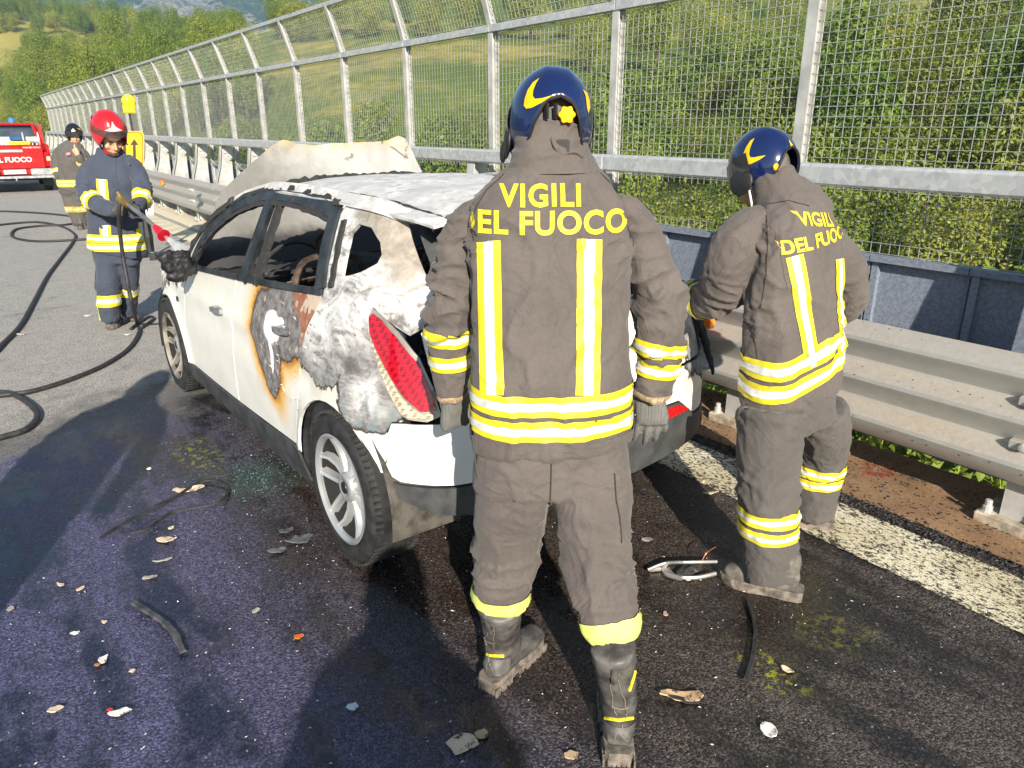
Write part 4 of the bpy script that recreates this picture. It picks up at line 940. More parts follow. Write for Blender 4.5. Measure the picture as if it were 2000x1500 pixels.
def boot(root, heel, dirn, top, rt=.075, mat=None, tilt=0.0, lift=0.0, voxel=.009, detail=True, flash=None):
    """safety boot: shaft, ankle, foot and a separate sole; heel = ground point under the heel"""
    f = Vector((dirn[0], dirn[1], 0)).normalized(); s = Vector((f.y, -f.x, 0)); u = Vector((0, 0, 1)); g0 = Vector((heel[0], heel[1], .012 + lift))
    an = g0 + f*.055; m = MB()
    chain(m, [(top, rt, rt*1.1), (lerp(top, an + u*.14, .5), rt*.93, rt*1.02), (an + u*.155, rt*.82, rt*.98), (an + u*.09 + f*.005, .050, .070), (an + u*.035, .045, .068)], s, 18, 2.2)
    chain(m, [(g0 + f*-.012 + u*.052, .032, .040), (g0 + f*.05 + u*.060, .042, .052), (g0 + f*.12 + u*.052, .044, .046), (g0 + f*.19 + u*.044, .050, .038), (g0 + f*.245 + u*.040, .044, .032), (g0 + f*.268 + u*.036, .024, .022)], s, 16, 2.3)
    me = remesh(m, voxel, 3); displace(me, lambda p, n: .0035*nz(p, 18) + .002*nz((p.x*20, p.y*20, p.z*60))); b = mobj('boot', shift(me, root), mat or LEA, root)
    ol = [(-.036,-.030),(-.020,-.041),(.03,-.045),(.09,-.041),(.17,-.054),(.23,-.050),(.272,-.026),(.282,0),(.272,.026),(.23,.050),(.17,.052),(.09,.038),(.03,.043),(-.020,.041),(-.036,.030)]
    m = MB(); m.loft([[g0 + f*(a*q) + s*(c*q) + u*h for a, c in ol] for h, q in ((-.010,.96),(.006,1.0),(.026,1.02),(.034,.97))]); so = m.obj('sole', SOLE, b, world=False); so.data.transform(Matrix.Translation(-root.location))
    tm = MB()
    for k in range(9):
        a = -.030 + k*.034
        if k == 3: continue
        for sd in (-1, 1):
            wd = .047 if a > .13 else .042; q0 = g0 + f*a + s*(sd*wd); tm.loft([[q0 - f*.011 + u*h, q0 + f*.011 + u*h, q0 + f*.011 + s*(sd*.006) + u*h, q0 - f*.011 + s*(sd*.006) + u*h] for h in (-.012, .014)])
    for k in range(-2, 3): q0 = g0 - f*.033 + s*(k*.014); tm.loft([[q0 - f*.004 - s*.005 + u*h, q0 + f*.01 - s*.005 + u*h, q0 + f*.01 + s*.005 + u*h, q0 - f*.005 + s*.005 + u*h] for h in (-.012, .014)])
    if detail:
        q = tm.obj('sole_lugs', SOLE, b, world=False); q.data.transform(Matrix.Translation(-root.location)); q['kind'] = 'stuff'
        raw = bpy.data.meshes.new_from_object(b); raw.transform(Matrix.Translation(root.location)); tp = Vector(top)
        rimb = band(raw, [(tp - u*.055, u)], .003); mobj('shaft_collar', shift(rimb, root), BCOL, b)
        cnt = band(raw, [(g0 + u*.045, u), (g0 + u*.105, -u), (g0 + f*.035, -f)], .003); mobj('heel_counter', shift(cnt, root), BCOL, b)
        bv_ = bvh(raw)
        def on(p_, off=.002):
            hit = bv_.find_nearest(p_); return hit[0] + hit[1]*off
        def line(P, r_, mt, nm):
            Q = [on(x_) for x_ in catmull(P, 6)]; q_ = MB().tube(Q, r_, 5).obj(nm, mt, b, world=False); q_.data.transform(Matrix.Translation(-root.location))
        bk = tp - f*.10; lo = g0 - f*.06
        if flash: stitch(root, b, bv_, flash, MT['yellow'], .0048, 'yellow_trim', .001)
        for sx in (-1, 1):
            line([bk + s*(sx*.022) - u*.055, bk + s*(sx*.020) - u*.10, lo + s*(sx*.034) + u*.165, lo + s*(sx*.026) + u*.135], .0016, BSEAM, 'stitching'); line([lo + s*(sx*.012) + u*.12, lo + s*(sx*.016) + u*.05], .0016, BSEAM, 'stitching')
        line([lo + s*-.045 + u*.17, lo + u*.162, lo + s*.045 + u*.17], .0016, BSEAM, 'stitching')
        T_ = [on(bk + u*h, .004) for h in (-.045, -.075, -.105)]; q_ = MB().tube(T_, [.010, .011, .009], 8).obj('pull_tab', LEA, b, world=False); q_.data.transform(Matrix.Translation(-root.location))
    return b
def basis(up, fwd):
    z = Vector(up).normalized(); y = (Vector(fwd) - z*Vector(fwd).dot(z)).normalized(); x = y.cross(z); M = Matrix((x, y, z)).transposed(); return M
def helmet(root, c, M, mat, sc=1.0, back=6, side=-46, front=10, nu=64, nv=20):
    """jet-style fire helmet; local x right, y forward, z up"""
    c = Vector(c)
    def pt(ph_, th, k=1.0):
        r1, r2, r3 = .122*sc*k, .150*sc*k, .150*sc*k
        x, y, z = cos(th)*sin(ph_), cos(th)*cos(ph_), sin(th)
        dn = max(0, -th); fl = 1 + .10*dn - .25*dn*dn
        rid = 1 + .022*exp(-(ph_w(ph_)/.22)**2)*sstep(-.1, .7, th)*0 + .020*exp(-((abs(x)-.26)/.10)**2)*max(0, z)
        return c + M @ Vector((r1*x*fl*rid, r2*y*fl*rid, r3*z*rid*(1.0 if z > 0 else 1.15)))
    def ph_w(a): return (a + pi) % (2*pi) - pi
    def tmin(a):
        a = abs(ph_w(a))   # 0 front .. pi back
        return R(interp(a, [0,.5,.95,1.35,1.9,2.45,2.8,pi], [front, front-2, side*.35, side, side, side*.55, back-6, back]))
    rings = []
    for j in range(nv+1):
        t = j/nv; rg = []
        for i in range(nu):
            a = 2*pi*i/nu; th = lerp(tmin(a), pi/2*.985, t**.9); rg.append(pt(a, th))
        rings.append(rg)
    m = MB(); m.loft(rings, cap=False); m.f.append(tuple(nv*nu + i for i in range(nu))); m.mi.append(0); me = m.mesh('shell', True)
    bv = BVHTree.FromPolygons([v.co.copy() for v in me.vertices], [tuple(p.vertices) for p in me.polygons])
    bm = bmesh.new(); bm.from_mesh(me); bm.normal_update()
    be = [(e.link_loops[0].vert, e.link_loops[0].link_loop_next.vert) for e in bm.edges if len(e.link_faces) == 1]; fs0 = list(bm.faces)
    nv_ = {v: bm.verts.new(v.co - v.normal*.006*sc) for v in list(bm.verts)}
    for f in fs0: bm.faces.new([nv_[v] for v in reversed(f.verts)]).smooth = True
    for a, b in be: bm.faces.new([b, a, nv_[a], nv_[b]])
    bm.to_mesh(me); bm.free()
    h = mobj('helmet', shift(me, root), mat, root)
    rim = MB().tube([pt(2*pi*i/nu, tmin(2*pi*i/nu), 1.005) for i in range(nu+1)], .0042*sc, 6).obj('rim_trim', MT['black'], h, world=False); rim.data.transform(Matrix.Translation(-root.location))
    return h, bv, pt
def project_decal(root, parent, poly, bv, mat, name, off=.0016, step=.006, org=None):
    """outline given as points seen from the photographer, laid onto the surface it covers"""
    o = org or CAMP
    def fm(a, b):
        v = ray(a, b).normalized(); hit = bv.ray_cast(CAMP, v)
        if hit[0] is None:
            hit = bv.find_nearest(CAMP + v*poly_d)
        n = hit[1] if hit[1].dot(v) < 0 else -hit[1]; return hit[0] + n*off
    c = (sum(p[0] for p in poly)/len(poly), sum(p[1] for p in poly)/len(poly)); hh = bv.ray_cast(CAMP, ray(*c).normalized()); poly_d = hh[3] if hh[0] is not None else 2.0
    st = step*FPX/max(.5, poly_d); me = sheet(poly, [], fm, st); return mobj(name, shift(me, root), mat, parent)
def back_text(root, parent, lines, bv, d, mat, name='lettering', off=.0035):
    """lettering laid onto the back along direction d; lines = (text, centre point, size, right, up, bold)"""
    d = Vector(d).normalized()
    for k, (txt, c, size, rx, uz, clip, sp) in enumerate(lines):
        me = textmesh(txt, size, size*.034, .012, sp); bad = set(); x0 = min(v.co.x for v in me.vertices)
        for v in me.vertices:
            p = c + rx*v.co.x + uz*v.co.y - d*.6; hit = bv.ray_cast(p, d)
            if hit[0] is None or (clip is not None and v.co.x < x0 + clip): bad.add(v.index)
            v.co = (hit[0] - d*off) if hit[0] is not None else p
        if bad:
            bm = bmesh.new(); bm.from_mesh(me); bm.verts.ensure_lookup_table(); bmesh.ops.delete(bm, geom=[bm.verts[i] for i in bad], context='VERTS'); bm.to_mesh(me); bm.free()
        mobj(name, shift(me, root), mat, parent)
def stitch(root, parent, bv, paths, mt, r_=.0018, nm='seam', off=.0012):
    for P in paths:
        Q = []
        for a, b in densify([(x_, y_) for x_, y_ in P], 9, False):
            hit = bv.ray_cast(CAMP, ray(a, b).normalized())
            if hit[0] is not None: Q.append(hit[0] + hit[1]*(off if hit[1].dot(ray(a, b)) < 0 else -off))
        if len(Q) > 2: q = MB().tube(Q, r_, 5).obj(nm, mt, parent, world=False); q.data.transform(Matrix.Translation(-root.location))
SEAM = plain('dark_seam', (.035,.028,.025), .9)  # plain dark colour of the stitched seam lines
def bvh(me): return BVHTree.FromPolygons([v.co.copy() for v in me.vertices], [tuple(p.vertices) for p in me.polygons])
def px(nodes): # (px, py, heading distance, radius px across, depth radius m or None)
    out = []
    for q in nodes:
        p = ph(q[0], q[1], q[2]); ra = q[3]*mpp(p); rb = q[4] if len(q) > 4 and q[4] else ra; out.append((p, ra, rb))
    return out
def skin_body(root, spine, arms, legs, head, hr, right, k=.72, extra=None, voxel=.018, mat=None):
    m = MB(); chain(m, [(p, a*k, b*k) for p, a, b in spine], right); 
    for L in arms + legs: chain(m, [(p, a*k, b*k) for p, a, b in L], right)
    m.ellip(head, hr*.80, hr*.98, hr*1.22, 20, 14); m.tube([spine[-1][0] - V(0,0,.05), head], hr*.55, 12)
    if extra: extra(m)
    me = remesh(m, voxel, 3); return mobj('body', shift(me, root), mat or MT['skin'], root)
# ----------------------------------------------------------------- firefighter in the middle, seen from behind
def person_one():
    g0 = ph(1078, 1410, 1.85); root = empty('person', (g0.x, g0.y, 0), label='firefighter in brown-grey turnout coat and blue helmet, back to us, centre foreground', cat='person', group='firefighters')
    rt_ = (RGT*.995 + HDG*.10).normalized(); bk = rt_.cross(V(0,0,1)).normalized()   # forward of the body
    sp = px([(1077,856,1.90,150,.137),(1077,835,1.90,153,.138),(1076,750,1.91,153,.137),(1074,640,1.95,150,.132),(1074,530,2.00,154,.135),(1074,450,2.03,158,.130),(1076,400,2.055,150,.115),(1077,362,2.07,118,.10),(1078,325,2.08,84,.088),(1078,286,2.085,75,.082),(1078,246,2.085,70,.078)])
    m = MB(); chain(m, sp[:-2], rt_, 24, 2.5)
    tor = remesh(m, .0085, 4); displace(tor, wrinkle(.009, .011, 1.0, spots=[(sp[-1][0] + V(0,0,-.03), .10), (ph(925,480,1.95), .07), (ph(1225,480,1.95), .07)]))
    jk = mobj('jacket', shift(tor.copy(), root), JB, root)
    sl = px([(954,402,2.06,20),(932,414,2.06,32),(905,452,2.055,38),(893,490,2.05,42),(886,550,2.045,42),(879,625,2.055,41),(878,700,2.075,37),(886,775,2.09,29)])
    sr = px([(1200,402,2.05,20),(1222,414,2.05,32),(1247,452,2.045,38),(1262,500,2.04,43),(1282,570,2.035,46),(1289,645,2.04,44),(1285,712,2.055,40),(1270,770,2.07,35)])
    arms = []
    for L, sd, sps in ((sl, -1, [(sl[4][0], .10), (sl[5][0], .10), (sl[2][0], .06)]), (sr, 1, [(sr[4][0], .10), (sr[5][0], .10), (sr[2][0], .06)])):
        m = MB(); chain(m, L, rt_, 20, 2.1); me = remesh(m, .008, 3); displace(me, wrinkle(.007, .019, 5.0*sd, spots=sps)); arms.append(me)
        s_ = mobj('sleeve', shift(me.copy(), root), JB, root); a, b = L[-1][0], L[-2][0]; ax = (a - b).normalized()
        for t, in ((.36,), (.98,)):
            c = lerp(L[-3][0], L[-2][0], t); stripe(me, c + ax*.0, ax, .047, root, s_)
        q = band(me, [(a - ax*.022, ax)], .003, lambda c_, n_: abs(n_.dot(ax)) < .8); mobj('frayed_cuff', shift(q, root), TRM, s_)
    cm = MB(); cn = px([(1078,345,2.07,98,.098),(1078,318,2.075,84,.094),(1078,300,2.08,77,.088),(1078,278,2.085,71,.084),(1079,256,2.09,70,.083),(1080,246,2.092,71,.084)])
    rgo = chain(cm, cn, rt_, 40, 2.1, cap=False, sub=4); cn2 = [(a, b-.009, c-.009) for a, b, c in cn]; chain(cm, cn2[::-1], rt_, 40, 2.1, cap=False, sub=4)
    n_ = len(rgo)*40; cm.f += [(n_-40+k, n_-40+(k+1) % 40, n_+(40-(k+1)) % 40, n_+(40-k) % 40) for k in range(40)] if False else [(n_-40+k, n_-40+(k+1) % 40, n_+(k+1) % 40, n_+k) for k in range(40)]; cm.mi += [0]*40
    me = cm.mesh('collar', True); displace(me, lambda p, n: .010*max(0, 1-abs(nz((p.x*7+2, p.y*7, p.z*24)))*3.2)**1.4 - .002); mobj('collar', shift(me, root), JB, jk)
    # coat bands
    up = V(0, 0, 1); tn = (up - HDG*.06).normalized()
    for py in (790, 836):
        c = ph(1076, py, 1.79); stripe(tor, c, tn, .054, root, jk)
    hem = ph(1076, 864, 1.79); q = band(tor, [(hem + tn*.004, -tn)], .0045, lambda c_, n_: abs(n_.z) < .8); displace(q, lambda p_, n_: .006*max(0, nz((p_.x*46, p_.y*46, p_.z*8)))); mobj('gathered_hem', shift(q, root), JB, jk)
    back = lambda c_, n_: n_.dot(HDG) < .35
    for (pa, pb, w_) in (((955,472), (962,768), .062), ((1150,470), (1146,768), .064)):
        A, B = ph(pa[0], pa[1], 1.92), ph(pb[0], pb[1], 1.80); n_ = (B - A).cross(HDG).normalized()
        stripe(tor, (A + B)/2, n_, w_, root, jk, back, [(A, (B - A).normalized()), (B + (B-A).normalized()*.004, -(B - A).normalized())])
    # seams of yoke and sleeves
    for x_ in (1238, 917):
        A = ph(x_, 400, 1.95); stripe(tor, A, rt_, .006, root, jk, lambda c_, n_: n_.dot(HDG) < .4 and c_.z > ph(x_, 470, 1.95).z, silver=0, off=.002, mats=(JB, JB), name='seam')
    bv = bvh(tor); rx = rt_; c1 = ph(1057, 403, 1.93); c2 = ph(1060, 452, 1.92)
    back_text(root, jk, [('VIGILI', c1 + up*.002, .073, rx, up, None, 1.12), ('DEL FUOCO', c2 + rx*-.004 - up*.003, .078, rx, up, None, 1.08)], bv, HDG, plain('yellow_lettering', (.72,.58,.03), .6, 0, .12, 60, .2, 200))
    fl = ph(1090, 285, 2.0); m = MB(); m.bevbox((-.026,-.004,-.022),(.030,.004,.016), .003); me = m.mesh('flap'); me.transform(Matrix.Translation(fl) @ basis(up, HDG + RGT*.3).to_4x4()); mobj('collar_tab', shift(me, root), plain('hook_tape', (.05,.05,.05), .9), jk)
    m = MB(); m.tube(catmull([ph(1078,268,2.0), ph(1086,288,1.985), ph(1098,300,1.99), ph(1122,296,2.0), ph(1138,305,2.01)], 5), [.006]*21, 6); me = m.mesh('fold', True); mobj('collar_fold', shift(me, root), JB, jk)
    stitch(root, jk, bv, [[(926,470),(921,440),(930,405),(950,372),(985,340)], [(1236,480),(1238,440),(1230,405),(1208,372),(1172,338)], [(1243,480),(1245,440),(1237,402),(1214,368),(1178,334)]], SEAM)
    # trousers
    lw = px([(1078,840,1.90,140,.12),(1077,900,1.89,150,.128),(1076,945,1.885,150,.125)])
    ll = px([(1008,915,1.89,76,.11),(1000,970,1.90,72,.105),(993,1040,1.93,64,.092),(986,1100,1.95,56,.082),(980,1140,1.96,52,.078),(977,1172,1.965,50,.075)])
    lr = px([(1150,915,1.88,78,.11),(1156,970,1.865,76,.105),(1163,1050,1.83,69,.092),(1173,1120,1.785,60,.082),(1186,1185,1.745,54,.074),(1195,1236,1.72,50,.070)])
    m = MB(); chain(m, lw, rt_, 22, 2.5); chain(m, ll, rt_, 20); chain(m, lr, rt_, 20); me = remesh(m, .0085, 3)
    displace(me, wrinkle(.009, .018, 9.0, spots=[(ll[3][0], .12), (lr[3][0], .13), (ll[5][0], .07), (lr[4][0], .08)])); tr = mobj('trousers', shift(me.copy(), root), JB, root)
    for L in (ll, lr):
        a, b = L[-1][0], L[-2][0]; ax = (a - b).normalized(); c0 = a - ax*.018
        stripe(me, c0, ax, .068, root, tr, lambda c_, n_: (c_ - a).length < .16 and abs(n_.dot(ax)) < .8, silver=0, off=.006, mats=(LIME, LIME), name='cuff_band')
    stitch(root, tr, bvh(me), [[(1200,925),(1203,975),(1210,1010),(1214,1060)], [(1077,880),(1076,930),(1074,985)]], SEAM, .0022)
    # boots and gloves
    hl, hr_ = onz(962, 1338), onz(1207, 1478)
    boot(root, hl, onz(1040, 1262) - hl, ph(978, 1176, 1.965), .066, flash=[[(938,1272),(958,1280),(984,1281)], [(935,1205),(942,1240)]]); boot(root, hr_, HDG + RGT*.06, ph(1197, 1258, 1.705), .062, flash=[[(1182,1402),(1208,1406),(1236,1402)], [(1243,1292),(1238,1318),(1229,1348)]])
    hand(sl[-1][0] + V(0,0,.012), (ph(888,835,2.10) - sl[-1][0]), rt_*.75 + HDG*.6, (HDG*.7 + rt_*.4), GLV, root, curl=(1.0,1.05,1.1,1.1), thumb=.5, sc=1.2)
    hand(sr[-1][0] + V(0,0,.016), (ph(1274,838,2.06) - sr[-1][0]), (RGT*-1 + HDG*.25), HDG*.9 - RGT*.2, GLV, root, curl=(.16,.18,.22,.30), thumb=.34, sc=1.16, spread=.09)
    # head and helmet
    hc = ph(1074, 244, 2.13); skin_body(root, sp, [sl, sr], [ll, lr], hc + V(0,0,-.02), .105, rt_)
    M = basis(V(0,0,1) + HDG*.34 + RGT*.05, HDG - RGT*.12)
    h, hb, pt = helmet(root, hc + V(0,0,.006), M, HBLUE, .95, back=8)
    m = MB(); m.ellip(hc + V(0,0,.0), .094, .108, .108, 20, 14, M); me = m.mesh('liner', True); mobj('headgear', shift(me, root), plain('grey_headgear', (.11,.105,.10), .7, 0, .2, 20, .3, 60), h)
    kn = MB(); o = ph(1107, 224, 2.00)
    kn.loft([[o + (RGT*cos(a) + V(0,0,1)*sin(a))*(.0205 + .0022*cos(6*a)) * q + HDG*t for a in [2*pi*i/36 for i in range(36)]] for q, t in ((.7,-.012),(.95,-.010),(1,-.004),(1,.018))]); kn.obj('ratchet_knob', HYEL, h, world=False, smooth=False).data.transform(Matrix.Translation(-root.location))
    for xx in (1068, 1085): 
        q = ph(xx, 218, 2.005); b_ = MB().bar(q - V(0,0,.018), q + V(0,0,.02), .010, .006).obj('headgear_strap', MT['black'], h, world=False); b_.data.transform(Matrix.Translation(-root.location))
    sw = lambda P: [(650 + a/2.857, b/2.857) for a, b in P]
    project_decal(root, h, sw([(1153,437),(1118,462),(1090,503),(1073,553),(1068,590),(1082,607),(1112,602),(1165,574),(1228,533),(1165,550),(1128,553),(1117,535),(1120,505),(1134,470)]), hb, HYEL, 'swoosh_emblem')
    project_decal(root, h, sw([(1394,500),(1408,535),(1413,570),(1416,600),(1424,632),(1434,600),(1430,560),(1416,520)]), hb, HYEL, 'swoosh_emblem')
    for sgn in (-1, 1):
        q = hc + M @ Vector((sgn*.112, .02, -.050)); m = MB(); m.ellip(q, .010, .05, .045, 12, 8, M); m.ellip(q + M @ V(sgn*.006,.03,-.02), .010, .03, .03, 10, 6, M); m.obj('visor_mount', MT['black'], h, world=False, smooth=True).data.transform(Matrix.Translation(-root.location))
    vz = MB(); rg = []
    for i in range(15):
        a = R(-98 + 196*i/14); rg.append([pt(a, R(th), 1.04) for th in (12, -2, -16, -26)])
    vz.loft(rg, cap=False, close=False); vz.obj('visor', VIS, h, world=False, smooth=True).data.transform(Matrix.Translation(-root.location))
    return root
P1 = person_one()
# ----------------------------------------------------------------- firefighter on the right, bending towards the wreck
def person_two():
    g0 = ph(1545, 1090, 2.75); root = empty('person', (g0.x, g0.y, 0), label='firefighter in brown-grey coat and blue helmet stooping beside the guardrail', cat='person', group='firefighters')
    th = R(30); rt_ = (RGT*cos(th) + HDG*sin(th)).normalized(); fw = V(0,0,1).cross(rt_).normalized(); up = V(0,0,1)
    sp = px([(1547,775,2.80,108,.13),(1546,745,2.80,113,.135),(1548,690,2.80,108,.135),(1550,600,2.83,104,.135),(1552,520,2.86,108,.135),(1550,462,2.88,104,.125),(1545,420,2.90,88,.115),(1528,385,2.92,60,.09),(1516,362,2.93,46,.08),(1508,338,2.94,42,.075)])
    m = MB(); chain(m, sp[:-2], rt_, 24, 2.4); chain(m, sp[-4:], rt_, 20, 2.1); tor = remesh(m, .010, 4); displace(tor, wrinkle(.011, .011, 21.0, spots=[(ph(1470,600,2.7), .12), (ph(1640,640,2.8), .10), (ph(1495,480,2.75), .10)])); jk = mobj('jacket', shift(tor.copy(), root), JB, root)
    sl = px([(1500,440,2.88,30),(1475,445,2.87,44),(1446,475,2.86,52),(1424,525,2.86,50),(1414,568,2.90,46),(1386,585,3.00,38),(1342,580,3.14,30)])
    sr = px([(1592,468,2.95,24),(1616,478,2.96,36),(1640,508,2.98,38),(1656,555,3.02,36),(1650,600,3.10,32),(1600,610,3.22,28)])
    for L, sps in ((sl, [(sl[4][0], .13), (sl[2][0], .08)]), (sr, [(sr[3][0], .10)])):
        m = MB(); chain(m, L, rt_, 20, 2.1); me = remesh(m, .009, 3); displace(me, wrinkle(.007, .018, 31.0, spots=sps)); s_ = mobj('sleeve', shift(me.copy(), root), JB, root)
        a, b = L[-1][0], L[-2][0]; ax = (a - b).normalized()
        for t in (.30, .75): stripe(me, lerp(b, a, t), ax, .050, root, s_)
    tl = (sp[3][0] - sp[0][0]).normalized(); tn = (up + rt_*-.30 + HDG*-.05).normalized()
    for (pxl, pyl) in ((1545, 708), (1545, 752)): stripe(tor, ph(pxl, pyl+4, 2.66), tn, .072, root, jk)
    bd = lambda c_, n_: n_.dot(fw) < .30
    for (pa, pb) in (((1543,500), (1584,714)), ((1648,505), (1664,690))):
        A, B = ph(pa[0], pa[1], 2.75), ph(pb[0], pb[1], 2.68); n_ = (B - A).cross(HDG).normalized(); d_ = (B - A).normalized()
        stripe(tor, (A + B)/2, n_, .066 if pa[0] < 1600 else .05, root, jk, bd, [(A, d_), (B, -d_)])
    bv = bvh(tor); c1 = ph(1594, 440, 2.78); c2 = ph(1600, 478, 2.76); rx = (rt_ + up*-.02).normalized(); u2 = (up + rt_*-.10).normalized()
    back_text(root, jk, [('VIGILI', c1, .066, (rx + up*-.06).normalized(), u2, None, 1.04), ('DEL FUOCO', c2 + rx*.018, .066, (rx + up*.16).normalized(), u2, None, 1.02)], bv, fw, plain('yellow_lettering_two', (.72,.58,.03), .6, 0, .12, 60, .2, 200))
    stitch(root, jk, bv, [[(1497,420),(1500,470),(1496,540),(1486,600)], [(1440,620),(1470,640),(1480,700)], [(1500,398),(1540,392),(1580,402)]], SEAM)
    stripe(tor, ph(1493, 470, 2.78), (rt_ + up*.05).normalized(), .006, root, jk, lambda c_, n_: n_.dot(fw) < .2 and c_.z > ph(1493, 560, 2.75).z, silver=0, off=.002, mats=(JB, JB), name='seam')
    lw = px([(1548,745,2.80,100,.12),(1545,800,2.80,104,.125),(1545,830,2.80,98,.12)])
    ll = px([(1508,800,2.70,66,.12),(1503,880,2.66,62,.11),(1500,960,2.60,58,.10),(1502,1040,2.55,54,.095),(1503,1125,2.53,54,.095)])
    lr = px([(1600,800,2.92,48,.11),(1612,850,2.96,44,.10),(1605,900,3.0,42,.09),(1594,960,3.02,40,.085),(1588,1005,3.03,40,.082)])
    m = MB(); chain(m, lw, rt_, 22, 2.4); chain(m, ll, rt_, 20); chain(m, lr, rt_, 20); me = remesh(m, .010, 3); displace(me, wrinkle(.010, .016, 41.0, spots=[(ll[2][0], .14), (lr[2][0], .10), (ll[0][0], .12), (ll[4][0], .08)])); tr = mobj('trousers', shift(me.copy(), root), GREY, root)
    for L, pys in ((ll, (1018, 1046)), (lr, (922, 944))):
        for py in pys:
            c = ph(L[3][0].x*0 + (1510 if L is ll else 1600), py, L[3][0].dot(HDG) - .06); ax = V(0,0,1); cc = L[3][0]
            stripe(me, c, ax, .048, root, tr, lambda q, n_: (q - V(cc.x, cc.y, q.z)).length < .14 and abs(n_.z) < .85 and (q.xy - cc.xy).length < .13 and (n_.dot(-HDG) > -.2), silver=.35)
    h1, h2 = onz(1548, 1166), onz(1612, 1030); boot(root, h1 + V(0,0,0), onz(1392, 1128) - h1, ll[-1][0] + V(0,0,.05), .075, plain('suede_boot', (.13,.12,.105), .9, 0, .3, 25, .4, 120), detail=False); boot(root, h2, RGT*-1 + HDG*.3, lr[-1][0] + V(0,0,.05), .06, detail=False)
    hand(sl[-1][0], (sl[-1][0] - sl[-2][0]), up*.6 + HDG*.5, RGT*-.3 - up*.6, GLV, root, curl=(.6,.65,.7,.75)); hand(sr[-1][0], (sr[-1][0] - sr[-2][0]), up, RGT*-1, GLV, root, curl=(.5,.5,.6,.6))
    hc = ph(1488, 330, 3.00); skin_body(root, sp, [sl, sr], [ll, lr], hc + V(0,0,-.03), .105, rt_)
    M = basis(up*1.0 + fw*.55 + RGT*.02, fw*1.0 - up*.3 - RGT*.15); h, hb, pt = helmet(root, hc + V(0,0,.016), M, HBLUE, .93, back=2)
    m = MB(); m.ellip(hc, .096, .110, .110, 20, 14, M); mobj('headgear', shift(m.mesh('liner', True), root), plain('grey_headgear_two', (.11,.105,.10), .7, 0, .2, 20, .3, 60), h)
    sw = lambda P: [(1300 + a*.21, 220 + b*.21) for a, b in P]
    project_decal(root, h, sw([(828,238),(790,262),(752,320),(725,385),(712,450),(722,485),(750,492),(800,475),(870,440),(932,398),(870,408),(820,418),(788,415),(778,390),(785,340),(805,285)]), hb, HYEL, 'swoosh_emblem')
    project_decal(root, h, sw([(1142,248),(1158,300),(1172,350),(1180,400),(1165,425),(1120,398),(1150,440),(1190,490),(1198,450),(1198,370),(1185,310)]), hb, HYEL, 'swoosh_emblem')
    o = ph(1516, 326, 2.87); M2 = MB().ellip(o, .017, .008, .014, 16, 8); M2.obj('ratchet_knob', HYEL, h, world=False, smooth=True).data.transform(Matrix.Translation(-root.location))
    for sgn in (-1, 1):
        q = hc + M @ Vector((sgn*.110, .03, -.045)); m = MB(); m.ellip(q, .010, .055, .05, 12, 8, M); m.obj('visor_mount', MT['black'], h, world=False, smooth=True).data.transform(Matrix.Translation(-root.location))
    vz = MB(); rg = []
    for i in range(15):
        a = R(-98 + 196*i/14); rg.append([pt(a, R(t_), 1.04) for t_ in (14, 0, -14, -30)])
    vz.loft(rg, cap=False, close=False); vz.obj('visor', VIS, h, world=False, smooth=True).data.transform(Matrix.Translation(-root.location))
    m = MB().tube(catmull([hc + M @ V(-.085,.02,-.06), hc + M @ V(-.08,.03,-.13), hc + M @ V(-.05,.06,-.16)], 4), .004, 5); m.obj('chin_strap', MT['white'], h, world=False).data.transform(Matrix.Translation(-root.location))
    return root
P2 = person_two()
# ----------------------------------------------------------------- firefighter with the lance and the one behind him
def head_front(root, c, M, sc=1.0, brow=True):
    """a head with brow, nose, lips, chin and ears; local x right of the face's owner, y forward, z up"""
    m = MB(); c = Vector(c); P = lambda x, y, z: c + M @ (Vector((x, y, z))*sc)
    m.ellip(P(0,-.005,.02), .074*sc, .094*sc, .105*sc, 20, 14, M); m.ellip(P(0,.02,-.045), .062*sc, .070*sc, .075*sc, 16, 10, M); m.ellip(P(0,.055,-.095), .030*sc, .026*sc, .022*sc, 12, 8, M)
    m.ellip(P(0,.080,.020), .052*sc, .016*sc, .012*sc, 12, 6, M)
    m.tube([P(0,.085,.015), P(0,.100,-.012), P(0,.112,-.034), P(0,.098,-.042)], [.009*sc, .011*sc, .014*sc, .010*sc], 8); m.ellip(P(.011,.094,-.038), .008*sc, .010*sc, .007*sc, 8, 5, M); m.ellip(P(-.011,.094,-.038), .008*sc, .010*sc, .007*sc, 8, 5, M)
    m.ellip(P(0,.086,-.064), .024*sc, .012*sc, .006*sc, 10, 5, M); m.ellip(P(0,.084,-.075), .021*sc, .012*sc, .007*sc, 10, 5, M)
    for s in (-1, 1):
        m.ellip(P(s*.076,-.01,-.012), .010*sc, .020*sc, .032*sc, 8, 6, M); m.ellip(P(s*.044,.065,-.028), .022*sc, .020*sc, .020*sc, 10, 6, M)
    return m, P
EYEW = plain('eye_white', (.42,.38,.34), .4)
